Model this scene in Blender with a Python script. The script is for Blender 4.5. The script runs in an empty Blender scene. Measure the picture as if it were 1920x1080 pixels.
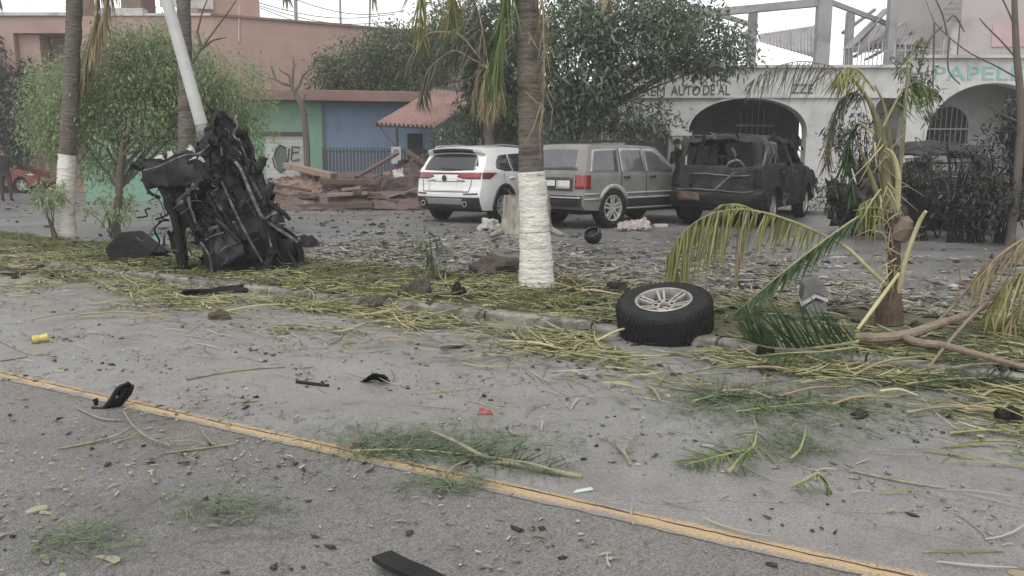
import bpy, bmesh, math, random
import numpy as np
from mathutils import Vector, Matrix, noise as mnoise

R = math.radians
random.seed(7)
rng = np.random.default_rng(7)
scene = bpy.context.scene
COL = scene.collection

# ------------------------------------------------------------------ camera
F_PX, H_CAM, HORIZON = 1500.0, 1.33, 300.0
PITCH = math.atan((540 - HORIZON) / F_PX)
cam_data = bpy.data.cameras.new('camera')
cam_data.sensor_width = 36.0
cam_data.lens = F_PX / 1920 * 36
cam_data.clip_end = 2000
cam = bpy.data.objects.new('camera', cam_data)
cam.location = (0, 0, H_CAM)
cam.rotation_euler = (R(90) - PITCH, 0, 0)
COL.objects.link(cam)
scene.camera = cam

# ------------------------------------------------------------------ sky, sun, exposure
SUN_EL, SUN_AZ = R(62), R(200)
world = bpy.data.worlds.new('World')
scene.world = world
world.use_nodes = True
wn, wl = world.node_tree.nodes, world.node_tree.links
wn.clear()
sky = wn.new('ShaderNodeTexSky')
sky.sky_type = 'NISHITA'
sky.sun_disc = False
sky.sun_elevation = SUN_EL
sky.sun_rotation = SUN_AZ
sky.air_density = 1.0
sky.dust_density = 1.0
sky.ozone_density = 1.0
hs = wn.new('ShaderNodeHueSaturation')
hs.inputs['Saturation'].default_value = 0.06
hs.inputs['Value'].default_value = 1.0
bg = wn.new('ShaderNodeBackground')
bg.inputs['Strength'].default_value = 0.13
wo = wn.new('ShaderNodeOutputWorld')
wl.new(sky.outputs[0], hs.inputs['Color'])
wl.new(hs.outputs[0], bg.inputs['Color'])
wl.new(bg.outputs[0], wo.inputs['Surface'])

sun_data = bpy.data.lights.new('sun', 'SUN')
sun_data.energy = 0.9
sun_data.angle = R(40)
sun_data.color = (1.0, 0.97, 0.93)
sun = bpy.data.objects.new('sun', sun_data)
# direction TO the sun (same as the sky's)
sd = Vector((math.sin(SUN_AZ) * math.cos(SUN_EL), math.cos(SUN_AZ) * math.cos(SUN_EL), math.sin(SUN_EL)))
sun.rotation_euler = sd.to_track_quat('Z', 'Y').to_euler()
sun.location = sd * 50
COL.objects.link(sun)

scene.view_settings.view_transform = 'Standard'
scene.view_settings.look = 'None'
scene.view_settings.gamma = 1.0
scene.view_settings.exposure = 0.98
scene.render.engine = 'CYCLES'
scene.cycles.use_denoising = True
scene.cycles.max_bounces = 6
scene.cycles.transparent_max_bounces = 12
scene.cycles.sample_clamp_indirect = 6

# ------------------------------------------------------------------ pixel -> place
CP, SP = math.cos(PITCH), math.sin(PITCH)
def ray(px, py):
    u, v = (px - 960) / F_PX, (540 - py) / F_PX
    return Vector((u, CP + v * SP, -SP + v * CP))
def G(px, py, z=0.0):
    """point on the horizontal plane z seen at this pixel of the photograph"""
    d = ray(px, py)
    return Vector((0, 0, H_CAM)) + d * ((z - H_CAM) / d.z)
def A(px, py, Y):
    """point at distance Y (world y) seen at this pixel"""
    d = ray(px, py)
    return Vector((0, 0, H_CAM)) + d * (Y / d.y)
# street frame: s along the kerb (to the right and nearer), t across it (away)
SD = Vector((math.cos(R(-30.7)), math.sin(R(-30.7)), 0))
SN = Vector((-SD.y, SD.x, 0))
def ST(s, t, z=0.0):
    return SD * s + SN * t + Vector((0, 0, z))
T_KERB, T_KERB2 = 5.52, 7.58
# the painted line runs at a slightly different angle
LA = R(-28.93)
LD = Vector((math.cos(LA), math.sin(LA), 0))
LN = Vector((-LD.y, LD.x, 0))
T_LINE = 2.716
def LT(s, t, z=0.0):
    return LD * s + LN * t + Vector((0, 0, z))
KERB = 0.08

# ------------------------------------------------------------------ tagging
def tag(o, label, cat, group=None):
    o['label'] = label
    o['category'] = cat
    if group:
        o['group'] = group
    return o
def struct(o):
    o['kind'] = 'structure'
    return o
def stuff(o):
    o['kind'] = 'stuff'
    return o
def thing(name, label, cat, loc=(0, 0, 0), rz=0.0, group=None):
    o = bpy.data.objects.new(name, None)
    o.empty_display_size = 0.2
    COL.objects.link(o)
    o.location = loc
    o.rotation_euler = (0, 0, rz)
    return tag(o, label, cat, group)
def world_of(o):
    m = o.matrix_basis.copy()
    p = o.parent
    while p:
        m = p.matrix_basis @ m
        p = p.parent
    return m
def copy_tree(o, parent=None):
    c = o.copy()
    COL.objects.link(c)
    if parent is not None:
        c.parent = parent
    for ch in list(o.children):
        copy_tree(ch, c)
    return c

# ------------------------------------------------------------------ materials
MATS = {}
def hexc(s):
    def f(c):
        c /= 255
        return c / 12.92 if c <= 0.04045 else ((c + .055) / 1.055) ** 2.4
    return tuple(f(int(s[i:i + 2], 16)) for i in (0, 2, 4))
def mat(name, stops, scale=4.0, rough=0.6, metal=0.0, bump=0.0, bscale=None, detail=6.0, spec=0.5,
        island=False, rough2=None, translucent=0.0, coat=0.0, stretch=None, alpha=None):
    """procedural material; stops = list of colours blended by noise (or per loose piece)"""
    if name in MATS:
        return MATS[name]
    m = bpy.data.materials.new(name)
    m.use_nodes = True
    n, l = m.node_tree.nodes, m.node_tree.links
    b = n['Principled BSDF']
    b.inputs['Roughness'].default_value = rough
    b.inputs['Metallic'].default_value = metal
    b.inputs['Specular IOR Level'].default_value = spec
    if coat:
        b.inputs['Coat Weight'].default_value = coat
        b.inputs['Coat Roughness'].default_value = 0.12
    tc = n.new('ShaderNodeTexCoord')
    src = tc.outputs['Object']
    if stretch:
        mp = n.new('ShaderNodeMapping')
        mp.inputs['Scale'].default_value = stretch
        l.new(src, mp.inputs['Vector'])
        src = mp.outputs[0]
    no = n.new('ShaderNodeTexNoise')
    no.inputs['Scale'].default_value = scale
    no.inputs['Detail'].default_value = detail
    no.inputs['Roughness'].default_value = 0.62
    l.new(src, no.inputs['Vector'])
    cr = n.new('ShaderNodeValToRGB')
    els = cr.color_ramp.elements
    k = len(stops)
    lo, hi = (0.0, 1.0) if island else (0.32, 0.68)
    while len(els) < k:
        els.new(0.5)
    for i, c in enumerate(stops):
        els[i].position = lo + (hi - lo) * (i / max(1, k - 1))
        els[i].color = (*c, 1)
    if island:
        ge = n.new('ShaderNodeNewGeometry')
        l.new(ge.outputs['Random Per Island'], cr.inputs['Fac'])
    else:
        l.new(no.outputs['Fac'], cr.inputs['Fac'])
    l.new(cr.outputs[0], b.inputs['Base Color'])
    if rough2 is not None:
        mr = n.new('ShaderNodeMapRange')
        mr.inputs['From Min'].default_value = 0.3
        mr.inputs['From Max'].default_value = 0.7
        mr.inputs['To Min'].default_value = rough
        mr.inputs['To Max'].default_value = rough2
        l.new(no.outputs['Fac'], mr.inputs['Value'])
        l.new(mr.outputs[0], b.inputs['Roughness'])
    if bump:
        n2 = n.new('ShaderNodeTexNoise')
        n2.inputs['Scale'].default_value = bscale or scale * 4
        n2.inputs['Detail'].default_value = 5
        l.new(src, n2.inputs['Vector'])
        bp = n.new('ShaderNodeBump')
        bp.inputs['Strength'].default_value = bump
        bp.inputs['Distance'].default_value = 0.02
        l.new(n2.outputs['Fac'], bp.inputs['Height'])
        l.new(bp.outputs[0], b.inputs['Normal'])
    if translucent:
        tr = n.new('ShaderNodeBsdfTranslucent')
        l.new(cr.outputs[0], tr.inputs['Color'])
        mx = n.new('ShaderNodeMixShader')
        mx.inputs[0].default_value = translucent
        l.new(b.outputs[0], mx.inputs[1])
        l.new(tr.outputs[0], mx.inputs[2])
        l.new(mx.outputs[0], n['Material Output'].inputs['Surface'])
    MATS[name] = m
    return m

# ------------------------------------------------------------------ mesh builder (world coordinates)
class MB:
    def __init__(self):
        self.v, self.f = [], []
    def add(self, verts, faces):
        o = len(self.v)
        self.v.extend([tuple(p) for p in verts])
        self.f.extend([tuple(i + o for i in f) for f in faces])
        return self
    def box(self, c, size, rot=None):
        c = Vector(c)
        hx, hy, hz = size[0] / 2, size[1] / 2, size[2] / 2
        vs = [Vector((x, y, z)) for x in (-hx, hx) for y in (-hy, hy) for z in (-hz, hz)]
        if rot is not None:
            vs = [rot @ p for p in vs]
        return self.add([p + c for p in vs], [(0, 1, 3, 2), (4, 6, 7, 5), (0, 4, 5, 1), (2, 3, 7, 6), (0, 2, 6, 4), (1, 5, 7, 3)])
    def bar(self, p0, p1, w, h, up=(0, 0, 1)):
        p0, p1 = Vector(p0), Vector(p1)
        d = (p1 - p0)
        L = d.length
        d.normalize()
        u = Vector(up)
        if abs(d.dot(u)) > 0.98:
            u = Vector((1, 0, 0))
        s = d.cross(u).normalized()
        u = s.cross(d)
        rot = Matrix((d, s, u)).transposed()
        return self.box((p0 + p1) / 2, (L, w, h), rot)
    def tube(self, pts, rad, n=8, cap=True):
        pts = [Vector(p) for p in pts]
        if not hasattr(rad, '__len__'):
            rad = [rad] * len(pts)
        vs, fs = [], []
        prev = None
        for i, p in enumerate(pts):
            a = pts[max(0, i - 1)]
            b = pts[min(len(pts) - 1, i + 1)]
            d = (b - a).normalized() if (b - a).length > 1e-9 else Vector((0, 0, 1))
            if prev is None:
                s = d.cross(Vector((0.13, 0.3, 1)))
                if s.length < 1e-3:
                    s = d.cross(Vector((1, 0, 0)))
                s.normalize()
            else:
                s = (prev - d * prev.dot(d)).normalized()
            prev = s
            t = d.cross(s)
            for k in range(n):
                an = 2 * math.pi * k / n
                vs.append(p + (s * math.cos(an) + t * math.sin(an)) * rad[i])
        for i in range(len(pts) - 1):
            for k in range(n):
                k2 = (k + 1) % n
                fs.append((i * n + k, i * n + k2, (i + 1) * n + k2, (i + 1) * n + k))
        if cap:
            fs.append(tuple(reversed(range(n))))
            fs.append(tuple(range((len(pts) - 1) * n, len(pts) * n)))
        return self.add(vs, fs)
    def prism(self, poly, a, b, f):
        """poly in 2d, swept from a to b; f(u, v, w) -> point"""
        n = len(poly)
        vs = [f(u, v, a) for u, v in poly] + [f(u, v, b) for u, v in poly]
        fs = [tuple(range(n)), tuple(reversed(range(n, 2 * n)))]
        for i in range(n):
            j = (i + 1) % n
            fs.append((i, i + n, j + n, j))
        return self.add(vs, fs)
    def grid(self, fn, nu, nv):
        vs = [fn(i / nu, j / nv) for i in range(nu + 1) for j in range(nv + 1)]
        fs = [(i * (nv + 1) + j, i * (nv + 1) + j + 1, (i + 1) * (nv + 1) + j + 1, (i + 1) * (nv + 1) + j)
              for i in range(nu) for j in range(nv)]
        return self.add(vs, fs)
    def lathe(self, prof, c, axis, n=32, close=False):
        """prof: (radius, height along axis)"""
        c, ax = Vector(c), Vector(axis).normalized()
        s = ax.cross(Vector((0.2, 0.1, 1)) if abs(ax.z) < .9 else Vector((1, 0, 0))).normalized()
        t = ax.cross(s)
        m = len(prof)
        vs = [c + (s * math.cos(2 * math.pi * k / n) + t * math.sin(2 * math.pi * k / n)) * r + ax * h
              for k in range(n) for r, h in prof]
        fs = []
        for k in range(n):
            k2 = (k + 1) % n
            for i in range(m if close else m - 1):
                j = (i + 1) % m
                fs.append((k * m + i, k2 * m + i, k2 * m + j, k * m + j))
        return self.add(vs, fs)
    def build(self, name, material, parent=None, smooth=False, angle=35, origin=None, solid=0.0, bevel=0.0):
        vs = [Vector(p) for p in self.v]
        if parent is not None:
            inv = world_of(parent).inverted()
            vs = [inv @ p for p in vs]
        else:
            if origin is None:
                arr = np.array([tuple(p) for p in vs])
                origin = ((arr[:, 0].min() + arr[:, 0].max()) / 2, (arr[:, 1].min() + arr[:, 1].max()) / 2, arr[:, 2].min())
            og = Vector(origin)
            vs = [p - og for p in vs]
        me = bpy.data.meshes.new(name)
        me.from_pydata([tuple(p) for p in vs], [], self.f)
        me.update()
        bm = bmesh.new()
        bm.from_mesh(me)
        bmesh.ops.recalc_face_normals(bm, faces=bm.faces)
        bm.to_mesh(me)
        bm.free()
        if smooth:
            me.polygons.foreach_set('use_smooth', [True] * len(me.polygons))
            me.set_sharp_from_angle(angle=R(angle))
        me.materials.append(material)
        o = bpy.data.objects.new(name, me)
        COL.objects.link(o)
        if parent is not None:
            o.parent = parent
        else:
            o.location = origin
        if solid:
            md = o.modifiers.new('solid', 'SOLIDIFY')
            md.thickness = solid
            md.offset = 0
        if bevel:
            md = o.modifiers.new('bevel', 'BEVEL')
            md.width = bevel
            md.segments = 2
            md.limit_method = 'ANGLE'
        return o
def fast_mesh(name, verts, faces, material, parent=None, origin=None, smooth=False):
    """big numpy meshes: verts (n,3), faces (m,4) or (m,3), world coordinates"""
    verts = np.asarray(verts, dtype=np.float64)
    faces = np.asarray(faces, dtype=np.int32)
    if parent is not None:
        inv = np.array(world_of(parent).inverted())
        verts = verts @ inv[:3, :3].T + inv[:3, 3]
    elif origin is not None:
        verts = verts - np.array(origin)
    me = bpy.data.meshes.new(name)
    k = faces.shape[1]
    me.vertices.add(len(verts))
    me.vertices.foreach_set('co', verts.astype(np.float32).ravel())
    me.loops.add(faces.size)
    me.loops.foreach_set('vertex_index', faces.ravel())
    me.polygons.add(len(faces))
    me.polygons.foreach_set('loop_start', np.arange(0, faces.size, k, dtype=np.int32))
    me.polygons.foreach_set('loop_total', np.full(len(faces), k, dtype=np.int32))
    if smooth:
        me.polygons.foreach_set('use_smooth', np.ones(len(faces), dtype=bool))
    me.update(calc_edges=True)
    me.validate()
    me.materials.append(material)
    o = bpy.data.objects.new(name, me)
    COL.objects.link(o)
    if parent is not None:
        o.parent = parent
    elif origin is not None:
        o.location = origin
    return o
def ribbons(base, direc, up, length, width, droop, nseg=3, fold=0.0, taper=True):
    """n strips; arrays base (n,3), direc (n,3), up (n,3), length, width, droop (n,) -> verts, quads"""
    n = len(base)
    side = np.cross(direc, up)
    side /= np.linalg.norm(side, axis=1, keepdims=True) + 1e-9
    V = np.zeros((n, nseg + 1, 2, 3))
    for i in range(nseg + 1):
        f = i / nseg
        p = base + direc * (length * f)[:, None]
        p = p - np.array([0, 0, 1.0]) * (droop * f * f)[:, None]
        w = width * ((1 - f) ** 0.6 * 0.95 + 0.05 if taper else 1.0) * 0.5
        if taper and i == 0:
            w = width * 0.3
        V[:, i, 0] = p + side * w[:, None]
        V[:, i, 1] = p - side * w[:, None]
    idx = np.arange(n * (nseg + 1) * 2).reshape(n, nseg + 1, 2)
    q = np.stack([idx[:, :-1, 0], idx[:, :-1, 1], idx[:, 1:, 1], idx[:, 1:, 0]], axis=-1).reshape(-1, 4)
    return V.reshape(-1, 3), q
def spl(P, k=5):
    """smooth curve through the points"""
    P = [Vector(p) for p in P]
    if len(P) < 3:
        return P
    out = []
    for i in range(len(P) - 1):
        a, b, c, d = P[max(0, i - 1)], P[i], P[i + 1], P[min(len(P) - 1, i + 2)]
        for j in range(k):
            t = j / k
            out.append(.5 * ((2 * b) + (c - a) * t + (2 * a - 5 * b + 4 * c - d) * t * t + (3 * b - a - 3 * c + d) * t ** 3))
    out.append(P[-1])
    return out
def splr(P, r, k=5):
    pts = spl(P, k)
    if not hasattr(r, '__len__'):
        r = [r] * len(P)
    rr = np.interp(np.linspace(0, 1, len(pts)), np.linspace(0, 1, len(r)), r)
    return pts, [float(x) for x in rr]
def unit(n):
    v = rng.normal(size=(n, 3))
    return v / np.linalg.norm(v, axis=1, keepdims=True)
def cat_mesh(parts):
    vs, fs, o = [], [], 0
    for v, f in parts:
        vs.append(v)
        fs.append(f + o)
        o += len(v)
    return np.concatenate(vs), np.concatenate(fs)
def text_mesh(s, size, fn, depth=0.01):
    """lettering; fn(x, y, z) maps text space to world; returns MB"""
    cu = bpy.data.curves.new('t', 'FONT')
    cu.body = s
    cu.size = size
    cu.extrude = depth
    cu.resolution_u = 3
    ob = bpy.data.objects.new('t', cu)
    COL.objects.link(ob)
    dg = bpy.context.evaluated_depsgraph_get()
    me = ob.evaluated_get(dg).to_mesh()
    mb = MB()
    mb.add([fn(*v.co) for v in me.vertices], [tuple(p.vertices) for p in me.polygons])
    ob.evaluated_get(dg).to_mesh_clear()
    bpy.data.objects.remove(ob)
    bpy.data.curves.remove(cu)
    return mb
# ================================================================== GROUND, ROADS, MEDIAN
def asphalt(name, dark, light, grit, wet_lo, wet_hi, gscale, bump):
    m = bpy.data.materials.new(name)
    m.use_nodes = True
    n, l = m.node_tree.nodes, m.node_tree.links
    b = n['Principled BSDF']
    tc = n.new('ShaderNodeTexCoord')
    def nz(scale, det=6, rough=.6):
        q = n.new('ShaderNodeTexNoise')
        q.inputs['Scale'].default_value = scale
        q.inputs['Detail'].default_value = det
        q.inputs['Roughness'].default_value = rough
        l.new(tc.outputs['Object'], q.inputs['Vector'])
        return q
    big, fine, mid = nz(0.55, 8, .65), nz(gscale, 3, .7), nz(4.5, 8, .7)
    cr = n.new('ShaderNodeValToRGB')
    cr.color_ramp.elements[0].position, cr.color_ramp.elements[0].color = .33, (*dark, 1)
    cr.color_ramp.elements[1].position, cr.color_ramp.elements[1].color = .67, (*light, 1)
    mx0 = n.new('ShaderNodeMix')
    mx0.inputs[0].default_value = 0.3
    l.new(big.outputs['Fac'], mx0.inputs[2])
    l.new(mid.outputs['Fac'], mx0.inputs[3])
    l.new(mx0.outputs[0], cr.inputs['Fac'])
    vo = n.new('ShaderNodeTexVoronoi')
    vo.inputs['Scale'].default_value = gscale * 1.15
    l.new(tc.outputs['Object'], vo.inputs['Vector'])
    gr = n.new('ShaderNodeValToRGB')
    gr.color_ramp.elements[0].position, gr.color_ramp.elements[0].color = .25, (*[c * .62 for c in dark], 1)
    gr.color_ramp.elements[1].position, gr.color_ramp.elements[1].color = .75, (*grit, 1)
    l.new(vo.outputs['Color'], gr.inputs['Fac'])
    mx = n.new('ShaderNodeMix')
    mx.data_type = 'RGBA'
    mx.inputs[0].default_value = .36
    l.new(cr.outputs[0], mx.inputs[6])
    l.new(gr.outputs[0], mx.inputs[7])
    # damp stains, tyre-dark bands of dirt and hairline cracks of their own shape
    st1 = nz(.9, 10, .72)
    sr = n.new('ShaderNodeMapRange')
    sr.inputs[1].default_value, sr.inputs[2].default_value = .5, .66
    sr.inputs[3].default_value, sr.inputs[4].default_value = 0, .5
    l.new(st1.outputs['Fac'], sr.inputs[0])
    mxs = n.new('ShaderNodeMix'); mxs.data_type = 'RGBA'
    l.new(sr.outputs[0], mxs.inputs[0])
    l.new(mx.outputs[2], mxs.inputs[6])
    mxs.inputs[7].default_value = (dark[0] * .62, dark[1] * .57, dark[2] * .5, 1)
    wv = nz(2.5, 4, .6)
    vm = n.new('ShaderNodeVectorMath'); vm.operation = 'MULTIPLY_ADD'
    l.new(wv.outputs['Color'], vm.inputs[0]); vm.inputs[1].default_value = (.35, .35, 0)
    l.new(tc.outputs['Object'], vm.inputs[2])
    ck = n.new('ShaderNodeTexVoronoi'); ck.feature = 'DISTANCE_TO_EDGE'; ck.inputs['Scale'].default_value = .55
    l.new(vm.outputs[0], ck.inputs['Vector'])
    cm = n.new('ShaderNodeMapRange')
    cm.inputs[1].default_value, cm.inputs[2].default_value = .0, .0045
    cm.inputs[3].default_value, cm.inputs[4].default_value = .75, 0
    l.new(ck.outputs['Distance'], cm.inputs[0])
    mk = n.new('ShaderNodeMath'); mk.operation = 'MULTIPLY'
    l.new(cm.outputs[0], mk.inputs[0]); l.new(big.outputs['Fac'], mk.inputs[1])
    mxc = n.new('ShaderNodeMix'); mxc.data_type = 'RGBA'
    l.new(mk.outputs[0], mxc.inputs[0])
    l.new(mxs.outputs[2], mxc.inputs[6])
    mxc.inputs[7].default_value = (.02, .018, .016, 1)
    l.new(mxc.outputs[2], b.inputs['Base Color'])
    mr = n.new('ShaderNodeMapRange')
    mr.inputs[1].default_value, mr.inputs[2].default_value = .38, .62
    mr.inputs[3].default_value, mr.inputs[4].default_value = wet_lo, wet_hi
    l.new(mx0.outputs[0], mr.inputs[0])
    l.new(mr.outputs[0], b.inputs['Roughness'])
    bp = n.new('ShaderNodeBump')
    bp.inputs['Strength'].default_value = bump
    bp.inputs['Distance'].default_value = .008
    mb2 = n.new('ShaderNodeMath')
    l.new(fine.outputs['Fac'], mb2.inputs[0])
    l.new(vo.outputs['Distance'], mb2.inputs[1])
    l.new(mb2.outputs[0], bp.inputs['Height'])
    l.new(bp.outputs[0], b.inputs['Normal'])
    return m
M_ROAD_A = asphalt('coarse asphalt', (.105, .1, .093), (.178, .17, .16), (.32, .305, .285), .4, .62, 120, .6)
M_ROAD_B = asphalt('smooth wet asphalt', (.16, .153, .145), (.265, .256, .246), (.34, .33, .318), .3, .54, 150, .3)
M_ROAD_C = asphalt('far road asphalt', (.085, .082, .08), (.2, .195, .19), (.26, .253, .247), .22, .5, 60, .4)
M_PAVE = mat('pavement concrete', [(.13, .125, .12), (.22, .21, .2)], 2.5, rough=.6, bump=.2)
M_EARTH = mat('far ground', [(.1, .095, .085), (.17, .16, .15)], .4, rough=.8)
M_KERB = mat('kerb concrete', [(.075, .07, .055), (.15, .14, .12), (.24, .23, .205), (.11, .1, .075)], 5, rough=.75, bump=.5, bscale=30)

def strip(name, t0, t1, z, m, s0=-60, s1=40, nseg=1, bump=None):
    mb = MB()
    mb.add([ST(s0, t0, z), ST(s1, t0, z), ST(s1, t1, z), ST(s0, t1, z)], [(0, 1, 2, 3)])
    return struct(mb.build(name, m, origin=(0, 0, z)))
mb = MB()
mb.add([(-700, -700, -.05), (700, -700, -.05), (700, 700, -.05), (-700, 700, -.05)], [(0, 1, 2, 3)])
struct(mb.build('ground', M_EARTH, origin=(0, 0, -.05)))
strip('road', -14, T_KERB + .1, 0.0, M_ROAD_A)
mb = MB()
mb.add([LT(-60, T_LINE, .0015), LT(40, T_LINE, .0015), ST(40, T_KERB + .1, .0015), ST(-60, T_KERB + .1, .0015)], [(0, 1, 2, 3)])
struct(mb.build('road_lane', M_ROAD_B, origin=(0, 0, .0015)))
strip('road', T_KERB2 - .1, 21.0, 0.0, M_ROAD_C, s0=-90, s1=60)
# far pavement, a real step up
mb = MB()
mb.add([ST(-14, 20.6, -.04), ST(60, 20.6, -.04), ST(60, 90, -.04), ST(-14, 90, -.04),
        ST(-14, 20.6, .1), ST(60, 20.6, .1), ST(60, 90, .1), ST(-14, 90, .1)],
       [(4, 5, 6, 7), (0, 1, 5, 4), (0, 4, 7, 3)])
struct(mb.build('pavement', M_PAVE, origin=(0, 0, 0)))

# median: uneven soil between two kerbs, with patches of short grass
def median_z(s, t):
    e = min(t - T_KERB - .16, T_KERB2 - .16 - t)
    k = max(0.0, min(1.0, e / .5))
    return KERB - .01 + k * (.02 + .06 * mnoise.noise((s * .9, t * .9, 3)) + .035 * mnoise.noise((s * 3, t * 3, 1)) + .015 * mnoise.noise((s * 9, t * 9, 5)))
M_SOIL = mat('median soil', [(.04, .033, .023), (.075, .063, .04), (.1, .095, .05), (.06, .062, .028)], 2.2, rough=.85, bump=.8, bscale=40, detail=9)
mb = MB()
S0, S1, NS, NT = -42.0, 12.0, 540, 22
def medf(u, v):
    s = S0 + (S1 - S0) * u
    t = T_KERB + .14 + (T_KERB2 - T_KERB - .28) * v
    return ST(s, t, median_z(s, t))
mb.grid(medf, NS, NT)
median = struct(mb.build('median_ground', M_SOIL, smooth=True, angle=180, origin=(0, 0, 0)))

def kerb_line(name, t, sgn, seed):
    r = random.Random(seed)
    root = thing(name, 'x', 'x', ST(0, t))
    for k in ('label', 'category'):
        del root[k]
    struct(root)
    s = -30.0
    while s < 11.5:
        L = .98
        dz, dt, tl = r.uniform(-.012, .008), r.uniform(-.012, .012), r.uniform(-.01, .01)
        m = MB()
        poly = [(-.075, -.05), (-.075, KERB - .02), (-.05, KERB), (.05, KERB), (.075, KERB - .02), (.075, -.05)]
        m.prism(poly, 0, L - .012, lambda u, v, w: ST(s + w, t + u + dt, v + dz + tl * w))
        m.build('kerb_stone', M_KERB, root, bevel=.008)
        s += L
    return root
kerb_line('near_kerb', T_KERB + .075, 1, 3)
kerb_line('far_kerb', T_KERB2 - .075, -1, 5)

# worn yellow centre line with the joint running along its middle
def line_material():
    m = bpy.data.materials.new('worn yellow paint')
    m.use_nodes = True
    n, l = m.node_tree.nodes, m.node_tree.links
    b = n['Principled BSDF']
    b.inputs['Roughness'].default_value = .5
    tc = n.new('ShaderNodeTexCoord')
    sx = n.new('ShaderNodeSeparateXYZ')
    l.new(tc.outputs['Object'], sx.inputs[0])
    ab = n.new('ShaderNodeMath'); ab.operation = 'ABSOLUTE'
    l.new(sx.outputs['Y'], ab.inputs[0])
    no = n.new('ShaderNodeTexNoise'); no.inputs['Scale'].default_value = 75; no.inputs['Detail'].default_value = 5; no.inputs['Roughness'].default_value = .75
    l.new(tc.outputs['Object'], no.inputs['Vector'])
    nb = n.new('ShaderNodeTexNoise'); nb.inputs['Scale'].default_value = 2.2; nb.inputs['Detail'].default_value = 6
    l.new(tc.outputs['Object'], nb.inputs['Vector'])
    # wear = fine*1 + |y|*k + big
    a = n.new('ShaderNodeMath'); a.operation = 'MULTIPLY_ADD'
    a.inputs[1].default_value = 6.5
    l.new(ab.outputs[0], a.inputs[0]); l.new(no.outputs['Fac'], a.inputs[2])
    a2 = n.new('ShaderNodeMath'); a2.operation = 'MULTIPLY_ADD'
    a2.inputs[1].default_value = .75
    l.new(nb.outputs['Fac'], a2.inputs[0]); l.new(a.outputs[0], a2.inputs[2])
    mr = n.new('ShaderNodeMapRange')
    mr.inputs[1].default_value, mr.inputs[2].default_value = 1.0, 1.22
    l.new(a2.outputs[0], mr.inputs[0])
    cr = n.new('ShaderNodeValToRGB')
    cr.color_ramp.elements[0].color = (.50, .345, .18, 1)
    cr.color_ramp.elements[1].color = (.34, .25, .15, 1)
    cr.color_ramp.elements[0].position, cr.color_ramp.elements[1].position = .35, .65
    l.new(no.outputs['Fac'], cr.inputs['Fac'])
    mx = n.new('ShaderNodeMix'); mx.data_type = 'RGBA'
    l.new(mr.outputs[0], mx.inputs[0])
    l.new(cr.outputs[0], mx.inputs[6])
    mx.inputs[7].default_value = (.19, .18, .17, 1)
    l.new(mx.outputs[2], b.inputs['Base Color'])
    bp = n.new('ShaderNodeBump'); bp.inputs['Strength'].default_value = .5; bp.inputs['Distance'].default_value = .006
    l.new(no.outputs['Fac'], bp.inputs['Height']); l.new(bp.outputs[0], b.inputs['Normal'])
    return m
me = bpy.data.meshes.new('yellow_line')
NSEG = 2600
vs, fs = [], []
for i in range(NSEG + 1):
    x = -40 + 52 * i / NSEG
    w = .066 + .012 * mnoise.noise((x * 2.3, 0, 0)) + .01 * mnoise.noise((x * 14, 0, 0)) + .008 * mnoise.noise((x * 50, 0, 0))
    w2 = .066 + .012 * mnoise.noise((x * 2.1, 7, 0)) + .01 * mnoise.noise((x * 13, 7, 0)) + .008 * mnoise.noise((x * 47, 7, 0))
    vs += [(x, -w, 0), (x, w2, 0)]
    if i:
        fs.append((2 * i - 2, 2 * i, 2 * i + 1, 2 * i - 1))
me.from_pydata(vs, [], fs)
me.materials.append(line_material())
yl = bpy.data.objects.new('yellow_line', me)
yl.location = LT(0, T_LINE, .003)
yl.rotation_euler = (0, 0, LA)
COL.objects.link(yl)
struct(yl)
me = bpy.data.meshes.new('road_joint')
vs, fs = [], []
N2 = 1400
for i in range(N2 + 1):
    x = -40 + 52 * i / N2
    c = .012 + .016 * mnoise.noise((x * 1.1, 5, 0)) + .008 * mnoise.noise((x * 7, 2, 0)) + .006 * mnoise.noise((x * 25, 2, 4))
    w = max(.0016, .0042 + .004 * mnoise.noise((x * 6, 0, 9)))
    vs += [(x, c - w, .0012), (x, c + w, .0012)]
    if i:
        fs.append((2 * i - 2, 2 * i, 2 * i + 1, 2 * i - 1))
me.from_pydata(vs, [], fs)
me.materials.append(mat('tar joint', [(.03, .022, .015), (.07, .05, .03)], 30, rough=.8))
jo = bpy.data.objects.new('road_joint', me)
jo.parent = yl
COL.objects.link(jo)
# ================================================================== VEHICLES
M_TYRE = mat('tyre rubber', [(.008, .008, .009), (.019, .019, .019)], 9, rough=.75, bump=.15, bscale=60, spec=.3)
M_GLASS = mat('dark car glass', [(.018, .02, .024), (.03, .032, .036)], 2, rough=.06, spec=.9)
M_BLACK = mat('black plastic', [(.018, .018, .019), (.03, .03, .031)], 8, rough=.5)
M_SEAM = mat('panel gap', [(.008, .008, .008), (.012, .012, .012)], 5, rough=.9)
M_CHROME = mat('bright metal', [(.55, .55, .55), (.7, .7, .7)], 6, rough=.25, metal=1)
M_ALLOY = mat('alloy wheel', [(.36, .35, .33), (.6, .58, .55)], 9, rough=.4, metal=.35)
M_RED = mat('red tail light', [(.22, .02, .02), (.32, .035, .03)], 6, rough=.15, coat=.6)
M_REDK = mat('dusty red tail light', [(.16, .03, .035), (.25, .05, .055)], 6, rough=.2, coat=.5)
M_WPLATE = mat('number plate', [(.5, .5, .48), (.66, .65, .62)], 20, rough=.4)
M_UNDER = mat('car underside', [(.008, .008, .008), (.02, .018, .016)], 6, rough=.9)

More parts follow.
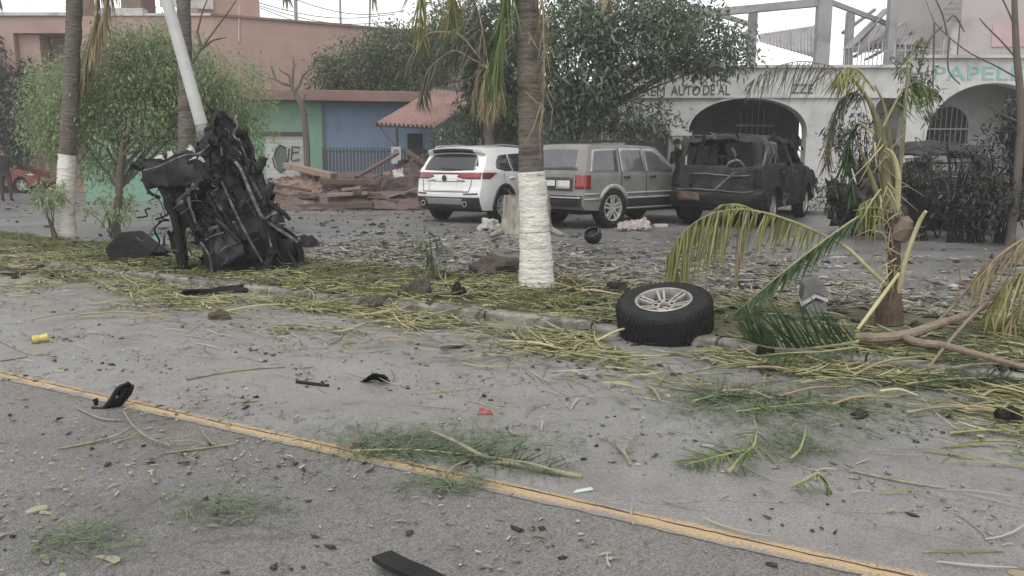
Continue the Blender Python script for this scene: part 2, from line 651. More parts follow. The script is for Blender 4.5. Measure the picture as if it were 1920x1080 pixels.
def arc(cx, cz, r, a0, a1, n=12):
    return [(cx + r * math.cos(R(a0 + (a1 - a0) * i / n)), cz + r * math.sin(R(a0 + (a1 - a0) * i / n))) for i in range(n + 1)]
def lerp_table(tab, z):
    if z <= tab[0][0]:
        return tab[0][1]
    for (z0, x0), (z1, x1) in zip(tab, tab[1:]):
        if z <= z1:
            return x0 + (x1 - x0) * (z - z0) / (z1 - z0)
    return tab[-1][1]
class Car:
    def __init__(self, name, label, loc, heading, w, rear, warp, cx, cz, cy, group=None):
        self.root = thing(name, label, 'car', loc, heading, group)
        self.w, self.rear, self.warp = w, rear, warp
        self.cx, self.cz, self.cy = cx, cz, cy
        self.dent = None
    def _cut(self, bm, x=True, y=True, z=True):
        for on, axis, cuts in ((x, 0, self.cx), (y, 1, self.cy), (z, 2, self.cz)):
            if not on:
                continue
            for c in cuts:
                no = [0, 0, 0]; no[axis] = 1
                co = [0, 0, 0]; co[axis] = c
                bmesh.ops.bisect_plane(bm, geom=bm.verts[:] + bm.edges[:] + bm.faces[:], plane_co=co, plane_no=no)
    def _finish(self, bm, name, m, parent, smooth, angle, solid, bevel, warp=True):
        if warp:
            for v in bm.verts:
                v.co = Vector(self.warp(*v.co))
        if self.dent:
            for v in bm.verts:
                v.co = v.co + self.dent(v.co)
        bmesh.ops.recalc_face_normals(bm, faces=bm.faces)
        me = bpy.data.meshes.new(name)
        bm.to_mesh(me)
        bm.free()
        if smooth:
            me.polygons.foreach_set('use_smooth', [True] * len(me.polygons))
            me.set_sharp_from_angle(angle=R(angle))
        me.materials.append(m)
        o = bpy.data.objects.new(name, me)
        COL.objects.link(o)
        o.parent = parent or self.root
        if solid:
            md = o.modifiers.new('solid', 'SOLIDIFY'); md.thickness = solid; md.offset = -1
        if bevel:
            md = o.modifiers.new('bevel', 'BEVEL'); md.width = bevel; md.segments = 3; md.limit_method = 'ANGLE'; md.angle_limit = R(40)
            md.harden_normals = False
        return o
    def body(self, name, poly, m, holes=None, bevel=.035, solid=0.0):
        bm = bmesh.new()
        n = len(poly)
        a = [bm.verts.new((x, -self.w, z)) for x, z in poly]
        b = [bm.verts.new((x, self.w, z)) for x, z in poly]
        bm.faces.new(a)
        bm.faces.new(list(reversed(b)))
        for i in range(n):
            j = (i + 1) % n
            bm.faces.new((a[i], b[i], b[j], a[j]))
        self._cut(bm)
        if holes:
            dead = [f for f in bm.faces if holes(f.calc_center_median(), f.normal)]
            bmesh.ops.delete(bm, geom=dead, context='FACES')
        bmesh.ops.remove_doubles(bm, verts=bm.verts, dist=1e-5)
        return self._finish(bm, name, m, None, True, 38, solid, bevel)
    def side(self, name, poly, m, sgn=-1, off=.006, parent=None, thick=.012, smooth=True):
        bm = bmesh.new()
        bm.faces.new([bm.verts.new((x, sgn * self.w, z)) for x, z in poly])
        self._cut(bm, True, False, True)
        for v in bm.verts:
            v.co = Vector(self.warp(*v.co)) + Vector((0, sgn * off, 0))
        return self._finish(bm, name, m, parent, smooth, 40, thick, 0, warp=False)
    def back(self, name, poly, m, off=.006, parent=None, thick=.012):
        bm = bmesh.new()
        bm.faces.new([bm.verts.new((0, y, z)) for y, z in poly])
        self._cut(bm, False, True, True)
        for v in bm.verts:
            v.co = Vector(self.warp(lerp_table(self.rear, v.co.z), v.co.y, v.co.z)) - Vector((off, 0, 0))
        return self._finish(bm, name, m, parent, True, 40, thick, 0, warp=False)
    def mb(self, b, name, m, parent=None, smooth=False, bevel=0.0, angle=35):
        me = bpy.data.meshes.new(name)
        me.from_pydata(b.v, [], b.f)
        bm = bmesh.new(); bm.from_mesh(me)
        if self.dent:
            for v in bm.verts:
                v.co = v.co + self.dent(v.co)
        bmesh.ops.recalc_face_normals(bm, faces=bm.faces)
        bm.to_mesh(me); bm.free()
        if smooth:
            me.polygons.foreach_set('use_smooth', [True] * len(me.polygons))
            me.set_sharp_from_angle(angle=R(angle))
        me.materials.append(m)
        o = bpy.data.objects.new(name, me)
        COL.objects.link(o)
        o.parent = parent or self.root
        if bevel:
            md = o.modifiers.new('bevel', 'BEVEL'); md.width = bevel; md.segments = 2; md.limit_method = 'ANGLE'
        return o
    def wheel(self, x, y, r, wd, style, rim=True, z=None):
        """y sign gives the outer side"""
        z = r if z is None else z
        sg = 1 if y > 0 else -1
        b = MB()
        rr = r * .66
        prof = [(rr, -wd * .42), (rr + .02, -wd * .5), (r * .93, -wd * .5), (r * .985, -wd * .44), (r, -wd * .3), (r, wd * .3),
                (r * .985, wd * .44), (r * .93, wd * .5), (rr + .02, wd * .5), (rr, wd * .42)]
        b.lathe(prof, (x, y, z), (0, 1, 0), 36, close=True)
        wh = self.mb(b, 'wheel', M_TYRE, smooth=True, angle=50)
        b = MB()
        b.lathe([(.0, -.02), (rr * .9, -.02)], (x, y + sg * wd * .1, z), (0, sg, 0), 28)
        self.mb(b, 'brake_disc', M_UNDER, wh, smooth=True)
        if rim:
            b = MB()
            o = Vector((x, y + sg * wd * .36, z))
            b.lathe([(rr * 1.0, .0), (rr * .99, .03), (rr * .93, .03), (rr * .9, -.02), (rr * .86, -.05)], o, (0, sg, 0), 36)
            b.lathe([(0, .012), (rr * .2, .012), (rr * .24, -.01), (rr * .24, -.05)], o, (0, sg, 0), 20)
            n = style
            for k in range(n):
                a = 2 * math.pi * (k + .25) / n
                d = Vector((math.cos(a), 0, math.sin(a)))
                t = Vector((-d.z, 0, d.x))
                for q in (-1, 1):
                    p0 = o + d * rr * .18 + t * q * rr * .1 + Vector((0, sg * .0, 0))
                    p1 = o + d * rr * .93 + t * q * rr * .17
                    b.bar(p0, p1, .035 * rr / .24, .03, up=(0, 1, 0))
            self.mb(b, 'rim', M_ALLOY, wh, smooth=True, angle=30)
        return wh
    def done(self):
        for o in self.root.children:
            pass
        return self.root

def underbody(car, x0, x1, z0, z1, hw):
    b = MB()
    b.box(((x0 + x1) / 2, 0, (z0 + z1) / 2), (x1 - x0, hw * 2, z1 - z0))
    return car.mb(b, 'underbody', M_UNDER)
def frange(a, b, n):
    return [a + (b - a) * i / n for i in range(n + 1)]

# ------------------------------------------------------------------ white SUV
M_WHITE = mat('white car paint', [(.62, .62, .61), (.72, .72, .71)], 1.5, rough=.32, coat=.5)
M_WHITE2 = mat('white bumper paint', [(.60, .60, .59), (.7, .7, .69)], 1.5, rough=.35, coat=.4)
M_SILVER = mat('satin silver trim', [(.35, .35, .35), (.48, .48, .47)], 4, rough=.4, metal=.6)
KW, KH, KB = .925, 1.645, 1.0
def kwarp(x, y, z):
    s = y / KW
    k = 1.0
    if z > KB:
        k -= .22 * ((z - KB) / (KH - KB)) ** 1.15
    else:
        k -= .07 * max(0, (z - .78) / .22) ** 2 * .3 + .06 * max(0, (.6 - z) / .35) ** 2
    k -= .09 * max(0, 1 - x / .55) ** 2 + .14 * max(0, (x - 3.7) / .8) ** 2
    x2 = x + .16 * abs(s) ** 2.6 * max(0, 1 - x / 1.3) - .22 * s * s * max(0, (x - 3.4) / 1.1)
    z2 = z - (.045 * s * s if z > 1.2 else 0)
    return (x2, y * k, z2)
krear = [(.28, .16), (.40, .06), (.55, .0), (.70, .015), (.78, .05), (.95, .065), (1.06, .10), (1.48, .40), (1.52, .30), (1.60, .27)]
kia_loc = (G(834, 411) + G(930, 416)) / 2
KA = R(56)
kd = Vector((math.cos(KA), math.sin(KA), 0))
kia = Car('white_suv', 'clean white compact SUV parked tail towards the median beside the brown sheet pile',
          (kia_loc.x - kd.x * .93, kia_loc.y - kd.y * .93, 0), KA, KW, krear, kwarp,
          frange(.1, 4.4, 24), frange(.35, 1.6, 14), frange(-.85, .85, 12))
kpoly = [(.16, .28), (.06, .40), (0, .55), (.015, .70), (.05, .78), (.065, .95), (.10, 1.06), (.40, 1.48), (.30, 1.52), (.27, 1.585), (.5, 1.615),
         (1.2, 1.645), (1.9, 1.635), (2.5, 1.56), (2.85, 1.47), (3.45, 1.12), (4.1, 1.02), (4.38, .88), (4.47, .65), (4.45, .4), (4.3, .28)] \
    + arc(3.6, .35, .41, -12, 192)[0:] + arc(.93, .35, .41, -12, 192)
kia.body('body', kpoly, M_WHITE, bevel=.03)
underbody(kia, .35, 4.2, .24, .8, .72)
for s in (-1, 1):
    kia.side('quarter_window', [(.62, 1.16), (.66, 1.32), (.85, 1.47), (1.2, 1.5), (1.27, 1.1), (.95, 1.1)], M_GLASS, s)
    kia.side('rear_door_window', [(1.31, 1.09), (1.24, 1.5), (1.9, 1.53), (1.98, 1.07)], M_GLASS, s)
    kia.side('front_door_window', [(2.03, 1.07), (1.97, 1.53), (2.35, 1.47), (2.9, 1.2), (3.02, 1.07)], M_GLASS, s)
    # door seams, handles, cladding
    for px, pz in (((1.02, .62, 1.06), None), ((2.0, .3, 1.06), None), ((3.1, .35, 1.06), None)):
        x0, z0, z1 = px
        kia.side('door_gap', [(x0, z0), (x0 + .01, z0), (x0 + .01 - .12 * (x0 < 1.5), z1), (x0 - .12 * (x0 < 1.5), z1)], M_SEAM, s, off=.003, thick=.003)
    kia.side('door_handle', [(1.15, .93), (1.36, .945), (1.36, .975), (1.15, .96)], M_WHITE2, s, off=.03, thick=.035)
    kia.side('door_handle', [(2.2, .93), (2.41, .945), (2.41, .975), (2.2, .96)], M_WHITE2, s, off=.03, thick=.035)
    kia.side('tail_light', [(.09, .94), (.09, 1.07), (.3, 1.075), (.6, 1.06), (.32, .94)], M_REDK, s, off=.012)
    kia.side('sill_cladding', [(1.36, .27), (1.32, .44), (3.22, .44), (3.18, .27)], M_BLACK, s, off=.02, thick=.03)
    for cxx in (.93, 3.6):
        kia.side('arch_cladding', arc(cxx, .35, .49, 0, 180) + arc(cxx, .35, .405, 180, 0), M_BLACK, s, off=.022, thick=.035)
    kia.wheel(.93, s * .80, .35, .225, 5)
    kia.wheel(3.6, s * .80, .35, .225, 5)
    b = MB()
    b.tube([(.55, s * .66, 1.55), (.62, s * .66, 1.62), (1.3, s * .67, 1.66), (2.1, s * .66, 1.63), (2.25, s * .66, 1.54)], .016, 6)
    kia.mb(b, 'roof_rail', M_SILVER, smooth=True)
kia.back('rear_window', [(-.72, 1.12), (-.80, 1.2), (-.74, 1.40), (-.66, 1.46), (.66, 1.46), (.74, 1.40), (.80, 1.2), (.72, 1.12), (0, 1.10)], M_GLASS)
for s in (-1, 1):
    kia.back('tail_light', [(s * .34, .985), (s * .42, 1.07), (s * .915, 1.075), (s * .915, .94), (s * .52, .94)], M_REDK, off=.012)
    kia.back('reflector', [(s * .55, .61), (s * .55, .64), (s * .88, .65), (s * .88, .62)], M_BLACK, off=.012)
kia.back('light_strip', [(-.40, 1.035), (-.44, 1.07), (.44, 1.07), (.40, 1.035)], M_REDK, off=.01)
kia.back('plate_recess', [(-.5, .70), (-.46, .90), (.46, .90), (.5, .70)], M_WHITE2, off=.004)
kia.back('tailgate_gap', [(-.56, .88), (-.56, .893), (.56, .893), (.56, .88)], M_SEAM, off=.008, thick=.004)
kia.back('tailgate_gap', [(-.66, .665), (-.66, .68), (.66, .68), (.66, .665)], M_SEAM, off=.008, thick=.004)
for s in (-1, 1):
    kia.back('tailgate_gap', [(s * .66, .665), (s * .672, .665), (s * .72, .93), (s * .708, .93)], M_SEAM, off=.008, thick=.004)
kia.back('lower_bumper', [(-.90, .27), (-.92, .555), (.92, .555), (.90, .27)], M_BLACK, off=.018, thick=.03)
kia.back('skid_plate', [(-.5, .40), (-.55, .53), (.55, .53), (.5, .40)], M_SILVER, off=.03, thick=.02)
for s in (-1, 1):
    b = MB()
    b.lathe([(.055, 0), (.06, .03), (.045, .03), (.04, -.02)], (.03, s * .56, .42), (-1, 0, 0), 18)
    kia.mb(b, 'exhaust_tip', M_CHROME, smooth=True)
b = MB(); b.lathe([(0, .012), (.055, .01), (.062, 0)], (.04, 0, .955), (-1, 0, .1), 18)
kia.mb(b, 'badge', M_BLACK, smooth=True)
for yy in (.36, -.42):
    kia.back('model_lettering', [(yy - .1, .905), (yy - .1, .925), (yy + .08, .925), (yy + .08, .905)], M_SILVER, off=.008, thick=.004)
kia.back('rear_wiper', [(-.25, 1.13), (-.25, 1.15), (.2, 1.17), (.2, 1.15)], M_BLACK, off=.02, thick=.012)
kia.back('spoiler', [(-.66, 1.50), (-.68, 1.57), (.68, 1.57), (.66, 1.50)], M_BLACK, off=.004)

# ------------------------------------------------------------------ grey boxy SUV
M_GREY = mat('dusty grey car paint', [(.175, .168, .156), (.245, .235, .22)], 2.2, rough=.42, coat=.25, metal=.2)
M_GTRIM = mat('pale grey trim', [(.33, .32, .31), (.42, .41, .4)], 4, rough=.4)
M_PILLAR = mat('pale pillar paint with painted sheen', [(.27, .265, .26), (.36, .35, .345)], 4, rough=.4, coat=.3)  # paler than the body: bright reflections are put into the colour
M_GLASSG = mat('dusty car glass with painted sky sheen', [(.07, .07, .077), (.11, .108, .118)], 2.5, rough=.12, spec=.9)  # lighter grey base imitates the overcast sky reflected in dusty glass
JW, JH, JB = .885, 1.66, 1.06
def jwarp(x, y, z):
    s = y / JW
    k = 1.0
    if z > JB:
        k -= .17 * ((z - JB) / (JH - JB)) ** 1.05
    else:
        k -= .05 * max(0, (.6 - z) / .3) ** 2
    k -= .05 * max(0, 1 - x / .35) ** 2 + .1 * max(0, (x - 3.8) / .7) ** 2
    x2 = x + .09 * abs(s) ** 3 * max(0, 1 - x / .8) - .16 * s * s * max(0, (x - 3.4) / 1.1)
    z2 = z - (.03 * s * s if z > 1.2 else 0)
    return (x2, y * k, z2)
jrear = [(.40, .05), (.48, .0), (.66, .0), (.68, .06), (1.06, .08), (1.14, .1), (1.58, .28), (1.64, .36)]
JA = R(42)
jd = Vector((math.cos(JA), math.sin(JA), 0)); jr = Vector((jd.y, -jd.x, 0))
jw0 = G(1140, 427)
jl = jw0 - jd * .95 - jr * .76
jeep = Car('grey_suv', 'dusty dark grey boxy SUV with roof rack parked beside the white SUV',
           (jl.x, jl.y, 0), JA, JW, jrear, jwarp, frange(.1, 4.4, 20), frange(.45, 1.62, 12), frange(-.8, .8, 10))
jpoly = [(.10, .38), (.0, .48), (.0, .66), (.06, .68), (.08, 1.06), (.1, 1.14), (.28, 1.58), (.38, 1.645), (1.2, 1.665), (2.2, 1.64), (2.4, 1.60),
         (3.08, 1.10), (4.25, 1.0), (4.42, .9), (4.46, .5), (4.3, .38)] + arc(3.64, .37, .42, -2, 182) + arc(.95, .37, .42, -2, 182)
jeep.body('body', jpoly, M_GREY, bevel=.028)
underbody(jeep, .3, 4.2, .28, .85, .7)
for s in (-1, 1):
    for nm, q in (('cargo_window', [(.27, 1.12), (.42, 1.53), (1.12, 1.56), (1.08, 1.12)]),
                  ('rear_door_window', [(1.24, 1.12), (1.25, 1.56), (1.86, 1.56), (1.9, 1.12)]),
                  ('front_door_window', [(2.0, 1.12), (1.98, 1.56), (2.3, 1.55), (2.9, 1.16), (2.9, 1.12)])):
        cxm = sum(p[0] for p in q) / len(q); czm = sum(p[1] for p in q) / len(q)
        big = [(cxm + (x - cxm) * 1.1 + .0, czm + (z - czm) * 1.12) for x, z in q]
        fr = jeep.side('window_frame', big, M_PILLAR, s, off=.003, thick=.006)
        jeep.side('window', q, M_GLASSG, s, off=.009, parent=fr)
    for x0 in (1.18, 1.95, 2.98):
        jeep.side('door_gap', [(x0, .42 if x0 > 1.3 else .72), (x0 + .012, .42 if x0 > 1.3 else .72), (x0 + .012, 1.58), (x0, 1.58)], M_SEAM, s, off=.011, thick=.004)
    for x0 in (1.25, 2.05):
        jeep.side('door_handle', [(x0, .98), (x0, 1.02), (x0 + .17, 1.02), (x0 + .17, .98)], M_BLACK, s, off=.025, thick=.03)
    for z0 in (.60, .70):
        jeep.side('side_moulding', [(1.36, z0 - .03), (1.36, z0 + .0), (3.2, z0 + .0), (3.2, z0 - .03)], M_GTRIM, s, off=.02, thick=.022)
        jeep.side('bumper_moulding', [(.06, z0 - .03), (.06, z0), (.52, z0), (.52, z0 - .03)], M_GTRIM, s, off=.02, thick=.022)
    jeep.side('lower_cladding', [(1.34, .40), (1.36, .58), (3.22, .58), (3.24, .40)], M_BLACK, s, off=.012, thick=.02)
    jeep.side('sill_trim', [(1.38, .37), (1.38, .39), (3.2, .39), (3.2, .37)], M_GTRIM, s, off=.016, thick=.02)
    for cxx in (.95, 3.64):
        jeep.side('wheel_arch_flare', arc(cxx, .37, .50, 28, 152) + arc(cxx, .37, .415, 152, 28), M_PILLAR, s, off=.02, thick=.03)
    jeep.side('tail_light', [(.085, .78), (.095, 1.05), (.22, 1.05), (.22, .78)], M_RED, s, off=.012)
    jeep.back('tail_light', [(s * .67, .78), (s * .67, 1.05), (s * .885, 1.05), (s * .885, .78)], M_RED, off=.012)
    jeep.wheel(.95, s * .77, .395, .25, 5)
    jeep.wheel(3.64, s * .77, .395, .25, 5)
    b = MB()
    b.tube([(.55, s * .6, 1.64), (.6, s * .6, 1.70), (2.0, s * .6, 1.71), (2.15, s * .6, 1.64)], .018, 6)
    jeep.mb(b, 'roof_rail', M_BLACK, smooth=True)
for xx in (.8, 1.35, 1.9):
    b = MB(); b.bar((xx, -.6, 1.705), (xx, .6, 1.705), .05, .025)
    jeep.mb(b, 'rack_crossbar', M_BLACK)
b = MB(); b.lathe([(0, .02), (.03, .02), (.09, 0)], (0.0, 0, 0), (0, -1, 0), 6)
jeep.side('door_mirror', [(2.86, 1.1), (2.86, 1.24), (3.02, 1.24), (3.02, 1.1)], M_BLACK, -1, off=.18, thick=.1)
jeep.side('door_mirror', [(2.86, 1.1), (2.86, 1.24), (3.02, 1.24), (3.02, 1.1)], M_BLACK, 1, off=.18, thick=.1)
jeep.back('rear_window', [(-.7, 1.14), (-.64, 1.54), (.64, 1.54), (.7, 1.14)], M_GLASSG)
pr = jeep.back('plate_panel', [(-.62, .74), (-.62, 1.0), (.62, 1.0), (.62, .74)], M_BLACK, off=.008)
jeep.back('number_plate', [(-.55, .78), (-.55, .94), (-.2, .94), (-.2, .78)], M_WPLATE, off=.022, parent=pr)
jeep.back('number_plate', [(-.17, .84), (-.17, .94), (.17, .94), (.17, .84)], M_WPLATE, off=.022, parent=pr)
jeep.back('bumper', [(-.885, .44), (-.885, .66), (.885, .66), (.885, .44)], M_BLACK, off=.02, thick=.05)
jeep.back('bumper_moulding', [(-.88, .60), (-.88, .63), (.88, .63), (.88, .60)], M_GTRIM, off=.045, thick=.02)

# ------------------------------------------------------------------ burnt-out vehicles
M_BURNT = mat('burnt car metal', [(.01, .01, .011), (.02, .0195, .0195), (.045, .041, .039), (.013, .0125, .013)], 2.6, rough=.6, rough2=.85, bump=.5, bscale=9, metal=.1, spec=.22)
M_ASH = mat('ash grey burnt metal', [(.02, .02, .021), (.07, .068, .066), (.13, .125, .12), (.03, .03, .03)], 4.5, rough=.7, bump=.3, bscale=20)
M_CHAR = mat('charred black', [(.004, .004, .004), (.009, .0088, .0085), (.02, .019, .018)], 5, rough=.65, bump=.4, bscale=25, spec=.25)
M_RUST = mat('scorched rust', [(.05, .035, .03), (.12, .08, .06), (.04, .035, .033)], 6, rough=.85, bump=.3)
BW, BH, BB = .97, 1.84, 1.18
def bwarp(x, y, z):
    s = y / BW
    k = 1.0
    if z > BB:
        k -= .16 * ((z - BB) / (BH - BB))
    else:
        k -= .05 * max(0, (.6 - z) / .3) ** 2
    k -= .05 * max(0, 1 - x / .35) ** 2
    x2 = x + .1 * abs(s) ** 3 * max(0, 1 - x / .8) - .16 * s * s * max(0, (x - 4) / 1.)
    z2 = z - (.035 * s * s if z > 1.3 else 0)
    return (x2, y * k, z2)
brear = [(.40, .06), (.46, .0), (.66, .0), (.70, .07), (1.18, .09), (1.75, .28), (1.84, .34)]
def burnt_suv(name, label, loc, heading, dent, roofdrop, cat_group=None, plate=True):
    c = Car(name, label, loc, heading, BW, brear, bwarp, sorted(frange(.1, 4.9, 26) + [.42, 1.28, 1.36, 2.22, 2.32, 3.0]),
            sorted(frange(.45, 1.8, 14) + [1.24, 1.72]), frange(-.9, .9, 12))
    c.dent = dent
    poly = [(.12, .38), (.0, .46), (.0, .66), (.07, .70), (.09, 1.18), (.28, 1.75), (.36, 1.82), (1.3, 1.85), (2.5, 1.83), (2.75, 1.78),
            (3.45, 1.2), (4.6, 1.1), (4.85, .98), (4.92, .6), (4.8, .4)] + arc(4.0, .38, .45, -2, 182) + arc(1.05, .38, .45, -2, 182)
    def holes(p, n):
        if abs(n.y) > .9:      # side glass burnt out
            if 1.24 < p.z < 1.72:
                for x0, x1 in ((.5, 1.28), (1.36, 2.22), (2.32, 3.05)):
                    if x0 - .1 * 0 < p.x < x1 and p.x < 2.6 + (1.72 - p.z) * 1.1 and p.x > .3 + (p.z - 1.2) * .3:
                        return True
        if n.x < -.5 and 1.24 < p.z < 1.72 and abs(p.y) < .8:
            return True        # tailgate glass
        if n.x > .3 and 1.22 < p.z < 1.74 and abs(p.y) < .82:
            return True        # windscreen
        return False
    c.body('body', poly, M_BURNT, holes, bevel=0, solid=.035)
    underbody(c, .4, 4.6, .3, .72, .72)
    # burnt seats and dashboard inside
    for yy in (-.42, .42):
        b = MB()
        for k in range(5):
            b.tube([(2.35, yy - .22 + .11 * k, .8), (2.2, yy - .22 + .11 * k, 1.45)], .014, 5)
        b.tube([(2.2, yy - .24, 1.45), (2.2, yy + .24, 1.45)], .018, 5)
        b.box((2.55, yy, .82), (.5, .5, .06))
        c.mb(b, 'seat_frame', M_ASH)
    b = MB()
    for k in range(9):
        b.tube([(1.45, -.6 + .15 * k, .85), (1.3, -.6 + .15 * k, 1.4)], .014, 5)
    b.tube([(1.3, -.62, 1.4), (1.3, .62, 1.4)], .02, 5)
    c.mb(b, 'rear_bench_frame', M_ASH)
    b = MB()
    b.lathe([(.15, -.012), (.165, -.012), (.165, .012), (.15, .012)], (.55, -.25, 1.20), (.8, .2, .55), 24, close=True)
    c.mb(b, 'burnt_ring', M_GTRIM, smooth=True)
    b = MB(); b.box((3.2, 0, 1.05), (.35, 1.5, .22))
    c.mb(b, 'dashboard', M_CHAR, bevel=.04)
    for s in (-1, 1):
        c.back('tail_light', [(s * .78, .8), (s * .78, 1.16), (s * .95, 1.16), (s * .95, .8)], M_CHAR, off=.01)
        b = MB()
        b.tube([(.6, s * .68, 1.74), (.66, s * .68, 1.85), (2.3, s * .68, 1.85), (2.4, s * .68, 1.74)], .02, 6)
        c.mb(b, 'roof_rail', M_ASH, smooth=True)
        for x0 in (1.32, 2.27):
            c.side('door_gap', [(x0, .45), (x0 + .014, .45), (x0 + .014, 1.22), (x0, 1.22)], M_SEAM, s, off=.006, thick=.004)
            c.side('door_handle', [(x0 + .08, 1.06), (x0 + .08, 1.1), (x0 + .26, 1.1), (x0 + .26, 1.06)], M_ASH, s, off=.03, thick=.03)
        for cxx in (1.05, 4.0):
            c.side('wheel_arch_flare', arc(cxx, .38, .52, 10, 170) + arc(cxx, .38, .45, 170, 10), M_CHAR, s, off=.02, thick=.03)
            c.wheel(cxx, s * .80, .38, .25, 6, rim=(s < 0))
    c.back('tailgate_crease', [(-.72, 1.03), (-.72, 1.06), (.5, 1.06), (.5, 1.03)], M_ASH, off=.02, thick=.02)
    c.back('tailgate_lower_crease', [(-.8, .70), (-.8, .725), (.8, .725), (.8, .70)], M_ASH, off=.03, thick=.03)
    c.back('bumper', [(-.97, .44), (-.97, .67), (.97, .67), (.97, .44)], M_CHAR, off=.05, thick=.08)
    if plate:
        c.back('number_plate', [(.28, .5), (.28, .66), (.74, .66), (.74, .5)], M_RUST, off=.075, thick=.01)
    return c
def dent_a(p):
    n = mnoise.noise_vector(p * 1.3 + Vector((3, 1, 7))) * .05 + mnoise.noise_vector(p * 4.1 + Vector((1, 1, 2))) * .03 + mnoise.noise_vector(p * 11) * .012
    if p.z > 1.2:          # roof and pillars softened by the fire
        n = n * 1.8
        n.z -= .05 * max(0, math.sin(p.x * 1.9)) * (1 - abs(p.y))
    if p.z < .5:
        n = n * .3
    return n
bl = G(1345, 424)
BA = R(58)
bd = Vector((math.cos(BA), math.sin(BA), 0))
bsuv = burnt_suv('burnt_suv', 'large burnt-out black SUV with empty windows and roof rails beside the grey SUV',
                 (bl.x - bd.x * .35, bl.y - bd.y * .35, 0), BA, dent_a, 0)
# twisted D-pillar trim and a bent strut hanging off the tailgate
b = MB()
for k in range(7):
    x0 = .25 + .1 * k
    b.tube([(x0, -.84 + .02 * k, 1.80 - .01 * k), (x0 + .04, -.93, 1.6), (x0 + random.uniform(-.08, .1), -.97, 1.42), (x0 + random.uniform(-.1, .1), -.93, 1.2)], random.uniform(.012, .026), 5)
bsuv.mb(b, 'melted_pillar_trim', M_ASH, smooth=True)
rq = random.Random(8)
for k in range(34):
    x0, z0 = rq.uniform(.1, 4.6), rq.uniform(.6, 1.86)
    if z0 > 1.2:
        x0 = rq.uniform(.2, 2.7)
    y0 = -(.97 - max(0, z0 - 1.18) * .2) - rq.uniform(0, .06)
    if k % 3 == 0:
        x0, y0 = rq.uniform(-.06, .3), rq.uniform(-.9, .9)
    if k % 5 == 0:
        z0 = 1.86
    w_, h_ = rq.uniform(.06, .24), rq.uniform(.08, .4)
    c_ = Vector((x0, y0, z0))
    e1 = Vector((rq.uniform(-1, 1), rq.uniform(-.3, .3) if k % 3 else rq.uniform(-1, 1), rq.uniform(-.4, .4))).normalized() * w_
    e2 = Vector((rq.uniform(-.3, .3), rq.uniform(-.3, .1), -1)).normalized() * h_
    mbp = MB()
    mbp.grid(lambda u, v: c_ + e1 * (u - .5) * (1 - .5 * v) + e2 * v + mnoise.noise_vector((c_ + e1 * u + e2 * v) * 7) * .06, 4, 5)
    o_ = bsuv.mb(mbp, 'hanging_shard', rq.choice([M_BURNT, M_CHAR, M_ASH, M_CHAR]))
    md_ = o_.modifiers.new('s', 'SOLIDIFY'); md_.thickness = .01
b = MB()
b.tube([(-.12, -.05, .72), (-.16, -.25, .95), (-.1, -.42, 1.12)], .022, 6)
bsuv.mb(b, 'hanging_strut', M_ASH, smooth=True)

def dent_b(p):
    n = mnoise.noise_vector(p * 1.1 + Vector((9, 4, 1))) * .11 + mnoise.noise_vector(p * 3.3) * .05 + mnoise.noise_vector(p * 9) * .015
    if p.z > .9:
        n.z -= .28 * (p.z - .9) / .9 * (1 + .5 * math.sin(p.x * 2.3))
        n = n + Vector((.1 * (p.z - .9), .18 * (p.z - .9), 0))
    if p.z < .4:
        n = n * .2
    return n
wl_ = G(1765, 432)
WA = R(64)
wd_ = Vector((math.cos(WA), math.sin(WA), 0))
wsuv = burnt_suv('burnt_wreck_car', 'crumpled charred car wreck with a caved-in roof behind the snapped young palm',
                 (wl_.x - wd_.x * .4, wl_.y - wd_.y * .4, 0), WA, dent_b, .2, plate=False)
# ------------------------------------------------------------------ red car, far left
M_REDC = mat('faded red car paint', [(.20, .03, .03), (.28, .05, .045)], 2, rough=.35, coat=.4)
RW, RH, RB = .87, 1.46, .95
def rwarp(x, y, z):
    s = y / RW
    k = 1.0
    if z > RB:
        k -= .24 * ((z - RB) / (RH - RB))
    k -= .08 * max(0, 1 - x / .5) ** 2 + .1 * max(0, (x - 3.4) / .7) ** 2
    x2 = x + .16 * s * s * max(0, 1 - x) - .2 * s * s * max(0, (x - 3) / 1.1)
    return (x2, y * k, z - (.03 * s * s if z > 1.1 else 0))
rrear = [(.3, .08), (.5, 0), (.9, .04), (1.35, .4), (1.46, .6)]
rl = G(42, 362)
RA = R(2)
redc = Car('red_car', 'red hatchback parked on the far road behind the person in black',
           (rl.x - 3.3, rl.y + .8, 0), RA, RW, rrear, rwarp, frange(.2, 4, 14), frange(.4, 1.4, 9), frange(-.75, .75, 6))
rpoly = [(.1, .28), (0, .5), (.04, .9), (.12, .98), (.5, 1.38), (.8, 1.45), (1.6, 1.47), (2.2, 1.38), (2.9, 1.0), (3.75, .88), (4.05, .7), (4.08, .4), (3.95, .28)] \
    + arc(3.25, .31, .37, -5, 185) + arc(.8, .31, .37, -5, 185)
redc.body('body', rpoly, M_REDC, bevel=.03)
underbody(redc, .3, 3.8, .22, .7, .65)
for s in (-1, 1):
    redc.side('rear_door_window', [(.55, 1.0), (.75, 1.33), (1.45, 1.37), (1.48, .98)], M_GLASS, s)
    redc.side('front_door_window', [(1.54, .98), (1.52, 1.37), (2.1, 1.3), (2.65, 1.0)], M_GLASS, s)
    redc.side('headlight', [(3.6, .68), (3.6, .8), (3.9, .76), (3.95, .68)], M_CHROME, s, off=.01)
    for x0 in (1.5, 2.6):
        redc.side('door_gap', [(x0, .35), (x0 + .012, .35), (x0 + .012, .98), (x0, .98)], M_SEAM, s, off=.004, thick=.003)
    redc.wheel(.8, s * .76, .31, .2, 5)
    redc.wheel(3.25, s * .76, .31, .2, 5)
